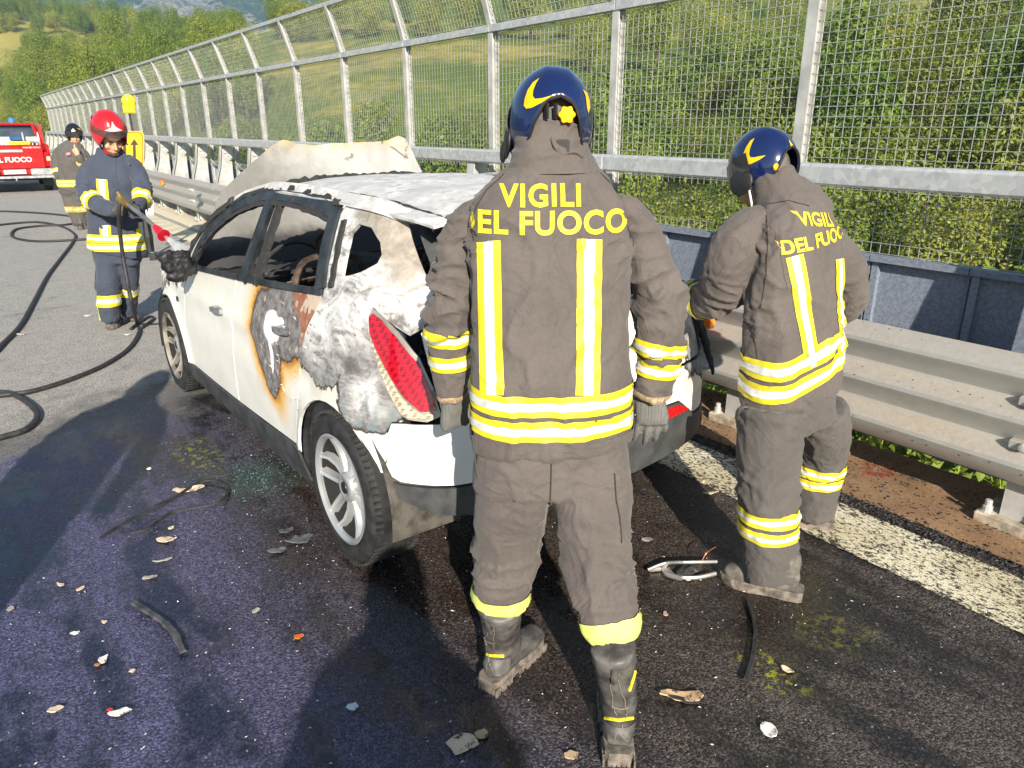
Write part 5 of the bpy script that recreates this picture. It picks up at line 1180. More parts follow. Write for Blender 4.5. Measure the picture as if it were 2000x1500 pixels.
def face_bits(root, body, P, M, sc=1.0, beard=False):
    for s in (-1, 1):
        MB().ellip(P(s*.032,.079,.002), .010*sc, .005*sc, .0042*sc, 10, 6, M).obj('eye', EYEW, body, world=False, smooth=True).data.transform(Matrix.Translation(-root.location))
        MB().ellip(P(s*.032,.0855,.002), .006*sc, .003*sc, .006*sc, 8, 5, M).obj('iris', HAIR, body, world=False, smooth=True).data.transform(Matrix.Translation(-root.location))
        MB().tube([P(s*.014,.096,.019), P(s*.032,.094,.026), P(s*.052,.084,.020)], [.004*sc, .0055*sc, .003*sc], 6).obj('eyebrow', HAIR, body, world=False).data.transform(Matrix.Translation(-root.location))
    MB().ellip(P(0,.0955,-.0690), .019*sc, .004*sc, .0022*sc, 10, 5, M).obj('mouth', plain('lips', (.26,.09,.07), .5), body, world=False, smooth=True).data.transform(Matrix.Translation(-root.location))
SKINB = (lambda g: g.set(color=g.mix((.50,.27,.17), (.60,.34,.22), g.noise(20, 3)), rough=.5, sub=.05))(G('mottled_skin'))  # skin tone varied by noise
def person_three():
    g0 = onz(222, 640); root = empty('person', (g0.x, g0.y, 0), label='firefighter in navy suit and red helmet spraying water from a lance', cat='person', group='firefighters')
    d = g0.dot(HDG); th = R(-14); fw = (HDG*-1*cos(th) + RGT*sin(-th)*1.0).normalized(); rt_ = fw.cross(V(0,0,1)).normalized()   # his own right, left in the picture
    up = V(0,0,1); R_ = RGT
    sp = px([(231,494,d,53,.14),(231,484,d,55,.145),(230,445,d,54,.145),(226,400,d,53,.14),(222,350,d,52,.145),(220,325,d,47,.13),(218,310,d,36,.11),(216,299,d,26,.09),(215,289,d,22,.08)])
    m = MB(); chain(m, sp, R_, 22, 2.4); tor = remesh(m, .017, 3); displace(tor, wrinkle(.008, .010, 51.0, spots=[(ph(200,420,d-.15), .14), (ph(270,420,d-.15), .12)])); jk = mobj('jacket', shift(tor.copy(), root), JN, root)
    sl = px([(194,312,d,12),(180,325,d-.02,17),(170,352,d-.06,18),(171,384,d-.16,18),(196,402,d-.32,16),(224,412,d-.44,12)])
    sr = px([(246,312,d,12),(260,325,d-.03,16),(273,350,d-.06,16),(279,380,d-.16,15),(272,400,d-.30,13),(264,412,d-.40,11)])
    for L, k in ((sl, 61.), (sr, 71.)):
        m = MB(); chain(m, L, up, 18, 2.1); me = remesh(m, .014, 3); displace(me, wrinkle(.008, .018, k, spots=[(L[3][0], .14)])); s_ = mobj('sleeve', shift(me.copy(), root), JN, root)
        ax = (L[4][0] - L[3][0]).normalized(); stripe(me, lerp(L[3][0], L[4][0], .50), ax, .115, root, s_, off=.006, silver=.40)
    for py in (467, 484): stripe(tor, ph(231, py, d-.15), up, .070, root, jk, off=.006, silver=.38)
    fr = lambda c_, n_: n_.dot(fw) > .1
    for (xa, xb, ya, yb) in ((198,202,350,392), (262,268,350,408), (205,207,440,462), (268,272,436,462)):
        A, B = ph(xa, ya, d-.15), ph(xb, yb, d-.15); n_ = (B-A).cross(HDG).normalized(); q = (B-A).normalized(); stripe(tor, (A+B)/2, n_, .10, root, jk, fr, [(A, q), (B, -q)], off=.005, silver=.5)
    stripe(tor, ph(232, 400, d-.15), RGT, .030, root, jk, fr, silver=0, off=.004, mats=(JN, JN), name='front_placket')
    for (a, b) in ((176,440),(240,420)):
        q = [ph(a, b, d-.5), ph(a+24, b, d-.5)]; 
    for (x0, y0, w_, h_) in ((248,318,24,14), (182,425,26,22), (246,425,24,22)):
        A = ph(x0, y0, d - .17); bvj = bvh(tor); me = sheet([(0,0),(w_,0),(w_,h_),(0,h_)], [], lambda a, b: (lambda h: (h[0] - ray(x0+a, y0+b).normalized()*.008) if h[0] is not None else A)(bvj.ray_cast(CAMP, ray(x0+a, y0+b).normalized())), 5); mobj('pocket', shift(me, root), JN, jk)
    lw = px([(231,475,d,44,.12),(230,500,d,44,.12),(230,512,d,40,.115)])
    ll = px([(211,510,d-.02,23,.11),(211,545,d-.05,21,.10),(212,580,d-.07,19,.09),(214,612,d-.06,18,.085),(217,626,d-.05,17,.08)]); lr = px([(250,510,d+.04,20,.11),(252,545,d+.09,17,.09),(252,580,d+.15,14,.08),(251,603,d+.19,13,.075),(250,615,d+.2,12,.07)])
    m = MB(); chain(m, lw, R_, 20, 2.4); chain(m, ll, R_, 18); chain(m, lr, R_, 18); me = remesh(m, .017, 3); displace(me, wrinkle(.007, .010, 81., spots=[(ll[2][0], .16), (lr[2][0], .15), (ll[4][0], .1)])); tr = mobj('trousers', shift(me.copy(), root), JN, root)
    for L, py in ((ll, 586), (lr, 577)):
        cc = L[2][0]; stripe(me, ph(L is ll and 213 or 250, py, d-.08), up, .105, root, tr, lambda q, n_: (q.xy - cc.xy).length < .135 and abs(n_.z) < .85, off=.006, silver=.40)
    A = ph(188, 530, d); B = ph(196, 620, d); stripe(me, (A+B)/2 + R_*.03, R_, .04, root, tr, lambda q, n_: n_.dot(R_) < -.3, silver=0, off=.006, mats=(LIME, LIME), name='side_stripe')
    boot(root, onz(226, 636) - fw*.10, fw, ll[-1][0] + V(0,0,.08), .085, voxel=.014, detail=False); boot(root, onz(250, 622) - fw*.08, fw + RGT*.5, lr[-1][0] + V(0,0,.08), .08, voxel=.014, detail=False)
    hand(sl[-1][0], ph(262,410,d-.52) - sl[-1][0], up, RGT*.4 + HDG*.9, GLD, root, curl=(.7,.75,.8,.85), sc=1.2, voxel=.007); hand(sr[-1][0], ph(276,412,d-.55) - sr[-1][0], up, RGT*-1, GLD, root, curl=(.8,.8,.8,.8), sc=1.15, voxel=.007)
    hc = ph(215, 270, d - .08); M = basis(up + fw*.42 + RGT*.22, fw + RGT*.75 - up*.5)
    m, P = head_front(root, hc, M, 1.12); chain(m, [(p, a*.72, b*.72) for p, a, b in sp], R_); m.tube([sp[-1][0] - up*.06, hc - up*.02], .062, 12)
    for L in (sl, sr, ll, lr): chain(m, [(p, a*.7, b*.7) for p, a, b in L], R_ if L in (ll, lr) else up)
    me = remesh(m, .009, 1); body = mobj('body', shift(me, root), SKINB, root); face_bits(root, body, P, M, 1.12)
    MB().ellip(P(0,.066,-.088), .046, .040, .026, 14, 8, M).obj('beard', plain('stubble', (.06,.042,.034), .85, 0, .3, 80, .6, 200), body, world=False, smooth=True).data.transform(Matrix.Translation(-root.location))
    MB().ellip(ph(214,290,d-.10), .05, .03, .06, 10, 8).obj('red_undershirt', plain('red_cloth', (.45,.01,.015), .9), root, smooth=True)
    h, hb, pt = helmet(root, hc + M @ V(0,-.020,.062), M, HRED, 1.10, back=-34, side=-60, front=20)
    rg = [[pt(R(-88 + 176*i/14), R(t_), 1.045) for t_ in (24, 17, 10, 4)] for i in range(15)]; m = MB(); m.loft(rg, cap=False, close=False)
    g = G('clear_visor'); vm = g.set(color=(.35,.34,.35), rough=.05, trans=.9, spec=.7); m.obj('visor', vm, h, world=False, smooth=True).data.transform(Matrix.Translation(-root.location))
    tri = [(R(-30),R(22)),(R(-10),R(24)),(R(18),R(24)),(R(40),R(22)),(R(14),R(34)),(R(5),R(52)),(R(-4),R(36))]; me = sheet([(a*.17, b*.17) for a, b in tri], [], lambda a, b: pt(a/.17, b/.17, 1.015), .012); mobj('badge', shift(me, root), MT['silver'], h)
    m = MB(); m.loft([[pt(R(a), R(t_), k) for t_, k in ((30,1.01),(-34,1.01),(-34,1.05),(30,1.05))] for a in (112,122,136)]); m.obj('side_rail', MT['black'], h, world=False).data.transform(Matrix.Translation(-root.location))
    m = MB(); m.loft([[pt(R(-a), R(t_), k) for t_, k in ((30,1.01),(-34,1.01),(-34,1.05),(30,1.05))] for a in (112,122,136)]); m.obj('side_rail', MT['black'], h, world=False).data.transform(Matrix.Translation(-root.location))
    for s in (-1, 1): MB().tube([P(s*.072,.03,.03), P(s*.068,.045,-.04), P(s*.03,.07,-.105)], .004, 5).obj('chin_strap', MT['black'], h, world=False).data.transform(Matrix.Translation(-root.location))
    return root, d
P3, D3 = person_three()
def person_four():
    g0 = onz(165, 446); root = empty('person', (g0.x, g0.y, 0), label='firefighter with hand to mouth in grey coat and black helmet near the pickup', cat='person', group='firefighters')
    d = g0.dot(HDG); up = V(0,0,1); fw = (HDG*-1 + RGT*.35).normalized(); R_ = RGT
    sp = px([(140,372,d,24,.17),(141,362,d,26,.17),(140,335,d,27,.17),(140,308,d,29,.17),(142,295,d,27,.15),(144,284,d,18,.12),(145,277,d,12,.10)])
    m = MB(); chain(m, sp, R_, 18, 2.4); tor = remesh(m, .028, 3); displace(tor, wrinkle(.014, .014, 91.)); jk = mobj('jacket', shift(tor.copy(), root), GREY, root)
    sl = px([(124,292,d,9),(116,302,d,12),(113,322,d,12),(116,340,d-.05,10),(119,348,d-.10,8)]); sr = px([(160,294,d,9),(166,308,d-.05,11),(164,322,d-.25,10),(158,312,d-.35,8),(152,303,d-.36,6)])
    for L in (sl, sr):
        m = MB(); chain(m, L, HDG, 14, 2.1); me = remesh(m, .022, 3); displace(me, wrinkle(.01, .02, 95.)); s_ = mobj('sleeve', shift(me.copy(), root), GREY, root); ax = (L[3][0] - L[2][0]).normalized(); stripe(me, lerp(L[2][0], L[3][0], .7), ax, .07, root, s_, off=.01, silver=.3)
    for py in (355, 362): stripe(tor, ph(140, py, d-.17), up, .06, root, jk, off=.008, silver=.3)
    ll = px([(133,375,d,13),(137,395,d,12),(147,420,d,11),(155,440,d,10)]); lr = px([(150,375,d,13),(153,395,d,12),(158,420,d,11),(162,440,d,10)]); lw = px([(140,362,d,24,.15),(141,378,d,24,.15)])
    m = MB(); chain(m, lw, R_, 16); chain(m, ll, R_, 14); chain(m, lr, R_, 14); me = remesh(m, .028, 3); displace(me, wrinkle(.012, .018, 99.)); tr = mobj('trousers', shift(me.copy(), root), GREY, root)
    for L in (ll, lr): cc = L[2][0]; stripe(me, ph(155, 409, d-.1), up, .10, root, tr, lambda q, n_: (q.xy - cc.xy).length < .2 and abs(n_.z) < .85, off=.01, silver=.3)
    boot(root, onz(160, 447) - fw*.1, fw, ll[-1][0] + V(0,0,.1), .09, voxel=.02, detail=False); boot(root, onz(168, 445) - fw*.1, fw, lr[-1][0] + V(0,0,.1), .09, voxel=.02, detail=False)
    hc = ph(146, 267, d); M = basis(up + fw*.12, fw + RGT*.25 - up*.15); m, P = head_front(root, hc, M, 1.1); chain(m, [(p, a*.7, b*.7) for p, a, b in sp], R_); m.tube([sp[-1][0] - up*.06, hc], .06, 10)
    for L in (sl, sr): chain(m, [(p, a*.7, b*.7) for p, a, b in L], HDG)
    for L in (ll, lr): chain(m, [(p, a*.7, b*.7) for p, a, b in L], R_)
    body = mobj('body', shift(remesh(m, .012, 1), root), SKINB, root); face_bits(root, body, P, M, 1.1)
    hand(sl[-1][0], up*-1 + RGT*.1, RGT, HDG, SKINB, root, name='hand', curl=(.4,.5,.5,.5), sc=1.25, voxel=.009); hand(sr[-1][0], ph(148,296,d-.36) - sr[-1][0], up, HDG, SKINB, root, name='hand', curl=(.7,.8,.9,.9), sc=1.25, voxel=.009)
    h, hb, pt = helmet(root, hc + M @ V(0,-.020,.058), M, plain('black_helmet', (.012,.013,.02), .25, spec=.6), 1.12, back=-30, side=-52, front=16, nu=40, nv=12)
    rg = [[pt(R(-88 + 176*i/12), R(t_), 1.045) for t_ in (14, 6, -2, -10)] for i in range(13)]; m = MB(); m.loft(rg, cap=False, close=False); m.obj('visor', VIS, h, world=False, smooth=True).data.transform(Matrix.Translation(-root.location))
    for pl, mt, nm in (([(R(-62),R(34)),(R(-52),R(20)),(R(-26),R(36)),(R(-50),R(28))], HYEL, 'swoosh_emblem'), ([(R(-12),R(17)),(R(16),R(17)),(R(3),R(36))], MT['silver'], 'badge')):
        me = sheet([(a*.17, b*.17) for a, b in pl], [], lambda a, b: pt(a/.17, b/.17, 1.02), .015); mobj(nm, shift(me, root), mt, h)
    MB().ellip(ph(134, 301, d-.19), .045, .02, .03, 10, 6).obj('chest_patch', plain('red_white_patch', (.6,.25,.28), .8, 0, .5, 60), jk, smooth=True, world=False).data.transform(Matrix.Translation(-root.location))
    return root
P4 = person_four()
# ================================================================= pickup truck
def truck():
    RX, RY = 1.36, 25.3; root = empty('pickup_truck', (RX, RY, 0), (0, 0, R(-2)), label='red fire service pickup truck parked on the road, seen from behind', cat='pickup truck')
    red = plain('fire_red_paint', (.44,.007,.008), .28, 0, .08, 3, coat=.4); grey = plain('silver_bumper', (.55,.56,.58), .3, .5); gl = plain('dark_rear_glass', (.05,.07,.10), .06, 0, .2, 4, spec=.8)
    def part(nm, mt, m, par=None, sm=False): return m.obj(nm, mt, par or root, world=False, smooth=sm)
    W = .92
    part('bed_floor', MT['dark'], MB().box((-W+.05, .05, .62), (W-.05, 1.55, .68)))
    for s in (-1, 1):
        pr = [(.0,.50),(.0,1.25),(.03,1.285),(1.62,1.30),(1.62,.50),(1.33,.50)] + arc(.95, .45, .40, 0, 180, 10)[1:-1] + [(.55,.50)]
        m = MB().prism([(a, b) for a, b in pr], (s*W, .02, 0), (0,1,0), (0,0,1), (-s*.07, 0, 0)); part('bed_side', red, m)
        lm = MB().bevbox((min(s*W, s*(W-.15)), -.045, .70), (max(s*W, s*(W-.15)), .05, 1.10), .02); L = part('tail_lamp', plain('red_lamp', (.45,.005,.01), .15, 0, .2, 30), lm)
        lm = MB().bevbox((min(s*(W-.02), s*(W-.11)), -.052, .86), (max(s*(W-.02), s*(W-.11)), -.043, .97), .004); part('clear_lens', plain('amber_clear', (.75,.62,.42), .2), lm, L)
        wh = MB().lathe([(0,-.11),(.24,-.11),(.37,-.10),(.39,-.06),(.39,.06),(.37,.10),(.24,.11),(0,.11)], (0, 0, 0), 28, 'X'); w_ = part('wheel', MT['rubber'], wh); w_.location = (s*(W-.14), .97, .39); smooth_angle(w_.data, 40)
        w2 = bpy.data.objects.new('wheel', w_.data); COL.objects.link(w2); w2.parent = root; w2.location = (s*(W-.14), 4.0, .39)
        part('front_fender', red, MB().bevbox((min(s*W, s*(W-.5)), 3.3, .5), (max(s*W, s*(W-.5)), 4.7, 1.10), .06)); part('cab_side', red, MB().prism([(1.66,.45),(1.66,1.28),(1.78,1.80),(2.0,1.83),(2.7,1.82),(3.35,1.25),(3.4,.45)], (s*W, 0, 0), (0,1,0), (0,0,1), (-s*.08,0,0)))
        part('mud_flap', MT['black'], MB().box((min(s*(W-.02), s*(W-.28)), .42, .16), (max(s*(W-.02), s*(W-.28)), .45, .55)))
    tg = part('tailgate', red, MB().bevbox((-W+.16, -.03, .66), (W-.16, .05, 1.285), .02)); part('tailgate_edge', red, MB().bevbox((-W+.16, -.045, 1.24), (W-.16, -.02, 1.28), .01), tg)
    part('tailgate_handle', MT['galv_white'], MB().bevbox((-.42, -.06, 1.09), (.28, -.025, 1.165), .015), tg)
    t = textmesh('VIGILI DEL FUOCO', .180, .006); t.transform(Matrix.Translation((-.30, -.034, .840)) @ Matrix.Rotation(R(90), 4, 'X')); mobj('lettering', t, MT['white'], tg)
    t = textmesh('VIGILI DEL FUOCO', .05, .001); t.transform(Matrix.Translation((.50, -.050, 1.20)) @ Matrix.Rotation(R(90), 4, 'X')); mobj('small_lettering', t, MT['white'], tg)
    part('panel_below_gate', red, MB().bevbox((-W+.05, .0, .50), (W-.05, .06, .655), .01))
    bp = part('rear_bumper', grey, MB().bevbox((-W-.02, -.16, .40), (W+.02, .0, .47), .015))
    for s in (-1, 1): part('bumper_end', grey, MB().bevbox((min(s*(W+.02), s*(W-.55)), -.15, .475), (max(s*(W+.02), s*(W-.55)), -.005, .66), .03), bp)
    pl = part('number_plate', MT['white'], MB().bevbox((-.26, -.03, .52), (.26, -.012, .63), .003)); t = textmesh('VF 526 10', .075, .001); t.transform(Matrix.Translation((0, -.0325, .545)) @ Matrix.Rotation(R(90), 4, 'X')); mobj('plate_number', t, plain('plate_ink', (.25,.25,.25), .6), pl)
    part('tow_bar', MT['galv'], MB().tube([(0,.1,.36),(0,-.16,.36),(0,-.20,.40),(0,-.20,.44)], .025, 8)); part('rear_axle', MT['dark'], MB().box((-.75,.9,.30),(.75,1.05,.46))); part('chassis', MT['black'], MB().box((-.5,.1,.42),(.5,4.5,.60)))
    m = MB(); z0, z1 = 1.30, 1.80
    part('cab_back', red, MB().prism([(-W+.02,.6),(W-.02,.6),(W-.02,1.28),(-W+.02,1.28)], (0,1.66,0), (1,0,0), (0,0,1), (0,.05,0)))
    rf = MB().loft([[(-W+.16,1.74,1.80),(W-.16,1.74,1.80),(W-.12,1.9,1.83),(W-.12,2.75,1.82),(-W+.12,2.75,1.82),(-W+.12,1.9,1.83)], [(-W+.22,1.80,1.86),(W-.22,1.80,1.86),(W-.2,1.95,1.885),(W-.2,2.6,1.87),(-W+.2,2.6,1.87),(-W+.2,1.95,1.885)]]); part('cab_roof', red, rf)
    part('rear_window', gl, MB().prism([(-W+.16,1.29),(W-.16,1.29),(W-.24,1.79),(-W+.24,1.79)], (0,1.70,0), (1,0,0), (0,.12,1), (0,.02,0)))
    for s in (-1, 1): part('window_pillar', red, MB().bar((s*(W-.07),1.67,1.27), (s*(W-.20),1.77,1.81), .10, .07))
    part('bonnet', red, MB().bevbox((-W+.06,3.3,.6),(W-.06,4.75,1.12), .06)); part('windscreen', gl, MB().prism([(-W+.12,0),(W-.12,0),(W-.2,1),(-W+.2,1)], (0,3.34,1.24), (1,0,0), (0,-.62,.57), (0,0,.01)))
    b = part('beacon', plain('blue_beacon', (.05,.22,.55), .1, 0, .1), MB().lathe([(0,1.885),(.09,1.885),(.085,1.97),(.05,2.0),(0,2.0)], (.22,2.05,0), 16)); 
    m = MB()
    for k, (x, y, w_, d_, h_, mt) in enumerate(((-.55,.9,.5,.6,.28,'galv'),(.05,.75,.35,.4,.20,'galv'),(.55,.9,.3,.5,.22,'black'),(-.05,1.2,.5,.3,.34,'galv'))): part('equipment_box', MT[mt], MB().bevbox((x-w_/2, y-d_/2, .68), (x+w_/2, y+d_/2, 1.15+h_), .02))
    part('hose_reel', MT['galv_white'], MB().lathe([(0,-.2),(.22,-.2),(.22,-.17),(.10,-.17),(.10,.17),(.22,.17),(.22,.2),(0,.2)], (.55,.55,1.40), 20, 'X')); part('yellow_bar', plain('yellow_bar', (.8,.62,.03), .5), MB().bevbox((.0,.12,1.285),(.50,.2,1.38), .01)); part('blue_canister', plain('blue_can', (.02,.08,.20), .5), MB().bevbox((.05,.6,1.37),(.40,.85,1.52), .04)); part('work_lamp', MT['white'], MB().bevbox((-.42,.9,1.45),(-.25,.98,1.64), .02)); part('lamp_pole', MT['galv'], MB().bar((-.34,.94,1.2),(-.34,.94,1.46), .04))
    for i in range(4): part('bed_tube', MT['galv'], MB().tube([(.35+.1*i,.5,1.2),(.40+.1*i,.55,1.42),(.5+.08*i,.7,1.36)], .02, 6))
    return root
truck()
# ================================================================= road works sign with flashing lamp
def works_sign():
    p = ony(264, 290, 11.6); root = empty('warning_sign', (p.x, 11.6, 0), label='yellow lane sign with black arrows and a yellow lamp behind the lance man', cat='sign')
    yel = plain('sign_yellow', (.85,.47,.0), .4, 0, .08, 6); nrm = (V(0,0,0) - V(p.x, 11.6, 0)).normalized(); ax = V(-nrm.y, nrm.x, 0); up = V(0,0,1)
    q = lambda x, y: (lambda v: CAMP + v*((p - CAMP).dot(nrm)/v.dot(nrm)))(ray(x, y))
    def rr(x0, y0, x1, y1, r_): 
        out = []
        for cx, cy, a0 in ((x1-r_, y0+r_, -90), (x1-r_, y1-r_, 0), (x0+r_, y1-r_, 90), (x0+r_, y0+r_, 180)):
            for k in range(5): a = R(a0 + 90*k/4); out.append((cx + r_*cos(a), cy + r_*sin(a)))
        return out
    loc = lambda x, y: ((q(x, y) - p).dot(ax), (q(x, y) - p).z)
    def flat(nm, poly, mt, par, d0, d1):
        P = [loc(*a) for a in poly]; m = MB().prism(P, p + nrm*d0, ax, up, nrm*(d1 - d0)); return m.obj(nm, mt, par)
    pan = flat('panel', rr(224, 256, 281, 350, 9), yel, root, 0, .006)
    flat('border', rr(226.5, 258.5, 278.5, 347.5, 8), plain('sign_black', (.03,.012,.01), .5), pan, .006, .0075); flat('face', rr(228, 260, 277, 346, 7), yel, pan, .0075, .009)
    blk = plain('arrow_black', (.05,.014,.010), .5)
    for cx, cy in ((262, 271), (243, 271)):
        flat('arrow', [(cx, cy), (cx+9, cy+13), (cx+3, cy+12), (cx+4.5, cy+66), (cx-2, cy+66), (cx-2.5, cy+12), (cx-8, cy+13)], blk, pan, .009, .0105)
    b = flat('distance_panel', rr(262, 391, 300, 420, 3), MT['white'], root, 0, .006); flat('panel_border', rr(263, 392, 299, 419, 2.6), blk, b, .006, .007); flat('panel_face', rr(263.8, 392.8, 298.2, 418.2, 2.3), MT['white'], b, .007, .008)
    t = textmesh('m', .155, .004); c = q(282, 413) + nrm*.0085; t.transform(Matrix.Translation(c) @ Matrix((ax, up, nrm)).transposed().to_4x4()); mobj('letter', shift(t, root), blk, b)
    f = q(262, 425); MB().bar(V(p.x, p.y, 0) - nrm*.03, V(p.x, p.y, q(262, 256).z) - nrm*.03, .04).obj('post', MT['galv'], root); m = MB().bar(V(p.x, p.y, .03) - ax*.35, V(p.x, p.y, .03) + ax*.35, .08, .06); m.obj('foot', MT['black'], root); m = MB().bar(V(p.x, p.y, .03) - nrm*.35, V(p.x, p.y, .03) + nrm*.35, .08, .056); m.obj('foot', MT['black'], root)
    MB().tube([q(259,258) - nrm*.02, q(256,240) - nrm*.02, q(253,222) - nrm*.02], .012, 6).obj('lamp_pole', MT['black'], root)
    la = q(252, 212); M = Matrix((ax, up, nrm)).transposed(); m = MB().bevbox((-.075,-.06,-.045),(.075,.05,.045), .012); me = m.mesh('lamp_body'); me.transform(Matrix.Translation(la) @ M.to_4x4()); lb = mobj('lamp_body', shift(me, root), plain('lamp_yellow', (.85,.55,.0), .35), root)
    lz = q(251.5, 197.5); m = MB(); m.ellip(lz, .088, .088, .05, 18, 10, M); m.obj('lamp_lens', plain('yellow_lens', (.80,.66,.02), .12, 0, .15, 40, spec=.7), lb, world=False, smooth=True).data.transform(Matrix.Translation(-root.location))
works_sign()
# ================================================================= lance, hose, water
def lance():
    root = empty('fire_lance', (P3.location.x, P3.location.y, 0), label='steel fire lance with red nozzle held by the red-helmeted firefighter', cat='lance')
    a, b, c, e = ph(240, 392, D3-.62), ph(284, 426, D3-.80), ph(306, 446, D3-.89), ph(320, 460, D3-.95)
    MB().tube([a, b, c], .016, 10).obj('pipe', plain('brushed_pipe', (.30,.31,.33), .3, .7), root); MB().tube([a - (b-a).normalized()*.05, a + (b-a).normalized()*.08], .030, 10).obj('brass_valve', plain('brass', (.45,.30,.10), .35, .8), root); MB().bar(a, a + V(0,0,.07) - RGT*.03, .018).obj('valve_lever', plain('brass_lever', (.45,.30,.10), .35, .8), root)
    MB().tube([c - (e-c)*.25, c, lerp(c, e, .55), e], [.020, .026, .032, .050], 14).obj('nozzle', plain('red_nozzle', (.62,.01,.03), .4), root); MB().tube([b - V(0,0,.01), b - V(0,0,.14), b - V(0,0,.26) + RGT*.0], [.026,.034,.028], 8).obj('grip', MT['black'], root)
    return a, e
LA, LE = lance()
HOSE = plain('black_rubber_hose', (.030,.029,.032), .62, 0, .3, 30, .2, 120)
def gp(pts, r_=.02): return [onz(x, y, r_) for x, y in pts]
hp = [LA - (LE - LA).normalized()*.04, ph(232,412,D3-.60), ph(234,450,D3-.50), ph(240,500,D3-.45), ph(249,550,D3-.50), ph(258,595,D3-.55)] + gp([(268,632),(272,648),(252,680),(205,712),(140,740),(70,762),(20,770),(-60,778)])
MB().tube(catmull(hp, 8), .0165, 9).obj('fire_hose', HOSE, smooth=True)
tag(bpy.data.objects['fire_hose'], 'black hose running from the lance down to the road and left', 'hose')
h2 = gp([(-60,775),(5,766),(38,776),(66,797),(72,816),(52,838),(10,852),(-60,868)]); o = tag(MB().tube(catmull(h2, 8), .019, 9).obj('fire_hose', HOSE, smooth=True), 'black hose bend lying on the road at the left edge below the other', 'hose')
h3 = gp([(-40,720),(5,672),(40,635),(68,585),(92,540),(118,505),(140,476),(146,458),(120,442),(75,434),(30,436),(-40,444)]); tag(MB().tube(catmull(h3, 8), .019, 9).obj('fire_hose', HOSE, smooth=True), 'long black hose curving from the left edge up towards the pickup', 'hose')
h4 = gp([(185,466),(120,470),(70,471),(34,466),(22,458),(34,447),(80,441),(140,437),(190,420)]); tag(MB().tube(catmull(h4, 8), .019, 9).obj('fire_hose', HOSE, smooth=True), 'looped black hose lying behind the red-helmeted firefighter', 'hose')
h5 = gp([(-40,412),(20,413),(90,417),(150,424),(200,436)]); tag(MB().tube(catmull(h5, 8), .019, 9).obj('fire_hose', HOSE, smooth=True), 'straight black hose farthest back on the road before the pickup', 'hose')
h6 = gp([(255,642),(274,628),(292,618),(300,622),(285,634),(276,640)]); tag(MB().tube(catmull(h6, 6), .012, 7).obj('cord', HOSE, smooth=True), 'short dark cord loop at the feet of the red-helmeted firefighter', 'cord')
def water():
    e = Vector(LE); tgt = ph(408, 520, 5.35); d = (tgt - e); L = d.length; d.normalize(); u = d.orthogonal().normalized(); v = d.cross(u); m = MB(); rnd = random.Random(5)
    for i in range(1800):
        t = rnd.random()**.7; r_ = (.008 + .11*t)*sqrt(rnd.random()); a = rnd.uniform(0, 2*pi); p = e + d*(L*t) + (u*cos(a) + v*sin(a))*r_ - V(0,0,.10*t*t); q = p + (d + (u*cos(a) + v*sin(a))*.08)*rnd.uniform(.03, .11) - V(0,0,.01); w_ = rnd.uniform(.0006, .0015)
        m.add([p, p + u*w_ + d*.01, p + v*w_ + d*.01, q], [(0,1,2),(0,1,3),(1,2,3),(2,0,3)])
    g = G('water_droplets'); mt = g.set(color=(.95,.97,1.0), rough=.15, trans=.5, spec=.5, alpha=.30); o = m.obj('water_spray', mt); tag(o, 'white jet of water spraying from the red nozzle to the car', 'water', kind='stuff')
water()
# ================================================================= debris on the road
def shard(nm, x, y, w_, h_, rot, col, label, cat='debris', group='fire debris on the road', thick=.004, curl=.25, dark=None, seed=0):
    """an irregular broken piece of bodywork lying on the asphalt; w_, h_ in picture pixels"""
    c = onz(x, y); k = mpp(c); w_, h_ = w_*k, h_*k*1.5; rnd = random.Random(seed or int(x*7 + y)); n = 9; P = []
    for i in range(n):
        a = 2*pi*i/n + rnd.uniform(-.2, .2); q = rnd.uniform(.62, 1.08); P.append((cos(a)*w_/2*q, sin(a)*h_/2*q))
    ca, sa = cos(R(rot)), sin(R(rot))
    def fm(a, b):
        u, v = a*ca - b*sa, a*sa + b*ca; z = .006 + curl*(abs(a)/(w_/2+1e-6))**2*w_*.35 + .12*w_*max(0, nz((a*30, b*30, seed)))
        p = RGT*u + HDG*v; return Vector((p.x, p.y, z))
    me = sheet(P, [], fm, max(.006, min(w_, h_)/4), -thick); o = mobj(nm, me, None); o.location = c
    g = G(nm); nn = g.noise(30, 4, .7); cc = g.mix(col, tuple(q*.6 for q in col), nn.ss(.4, .75)); cc = g.mix(cc, (.02,.018,.016), (nn + g.noise(90, 3)*.3).ss(.72, .80) if dark is None else g.noise(14, 3).ss(dark, dark+.05)); me.materials.append(g.set(color=cc, rough=.7))
    return tag(o, label, cat, group)
CR, TN, WH, GY = (.62,.52,.38), (.50,.36,.22), (.74,.73,.70), (.34,.32,.29)
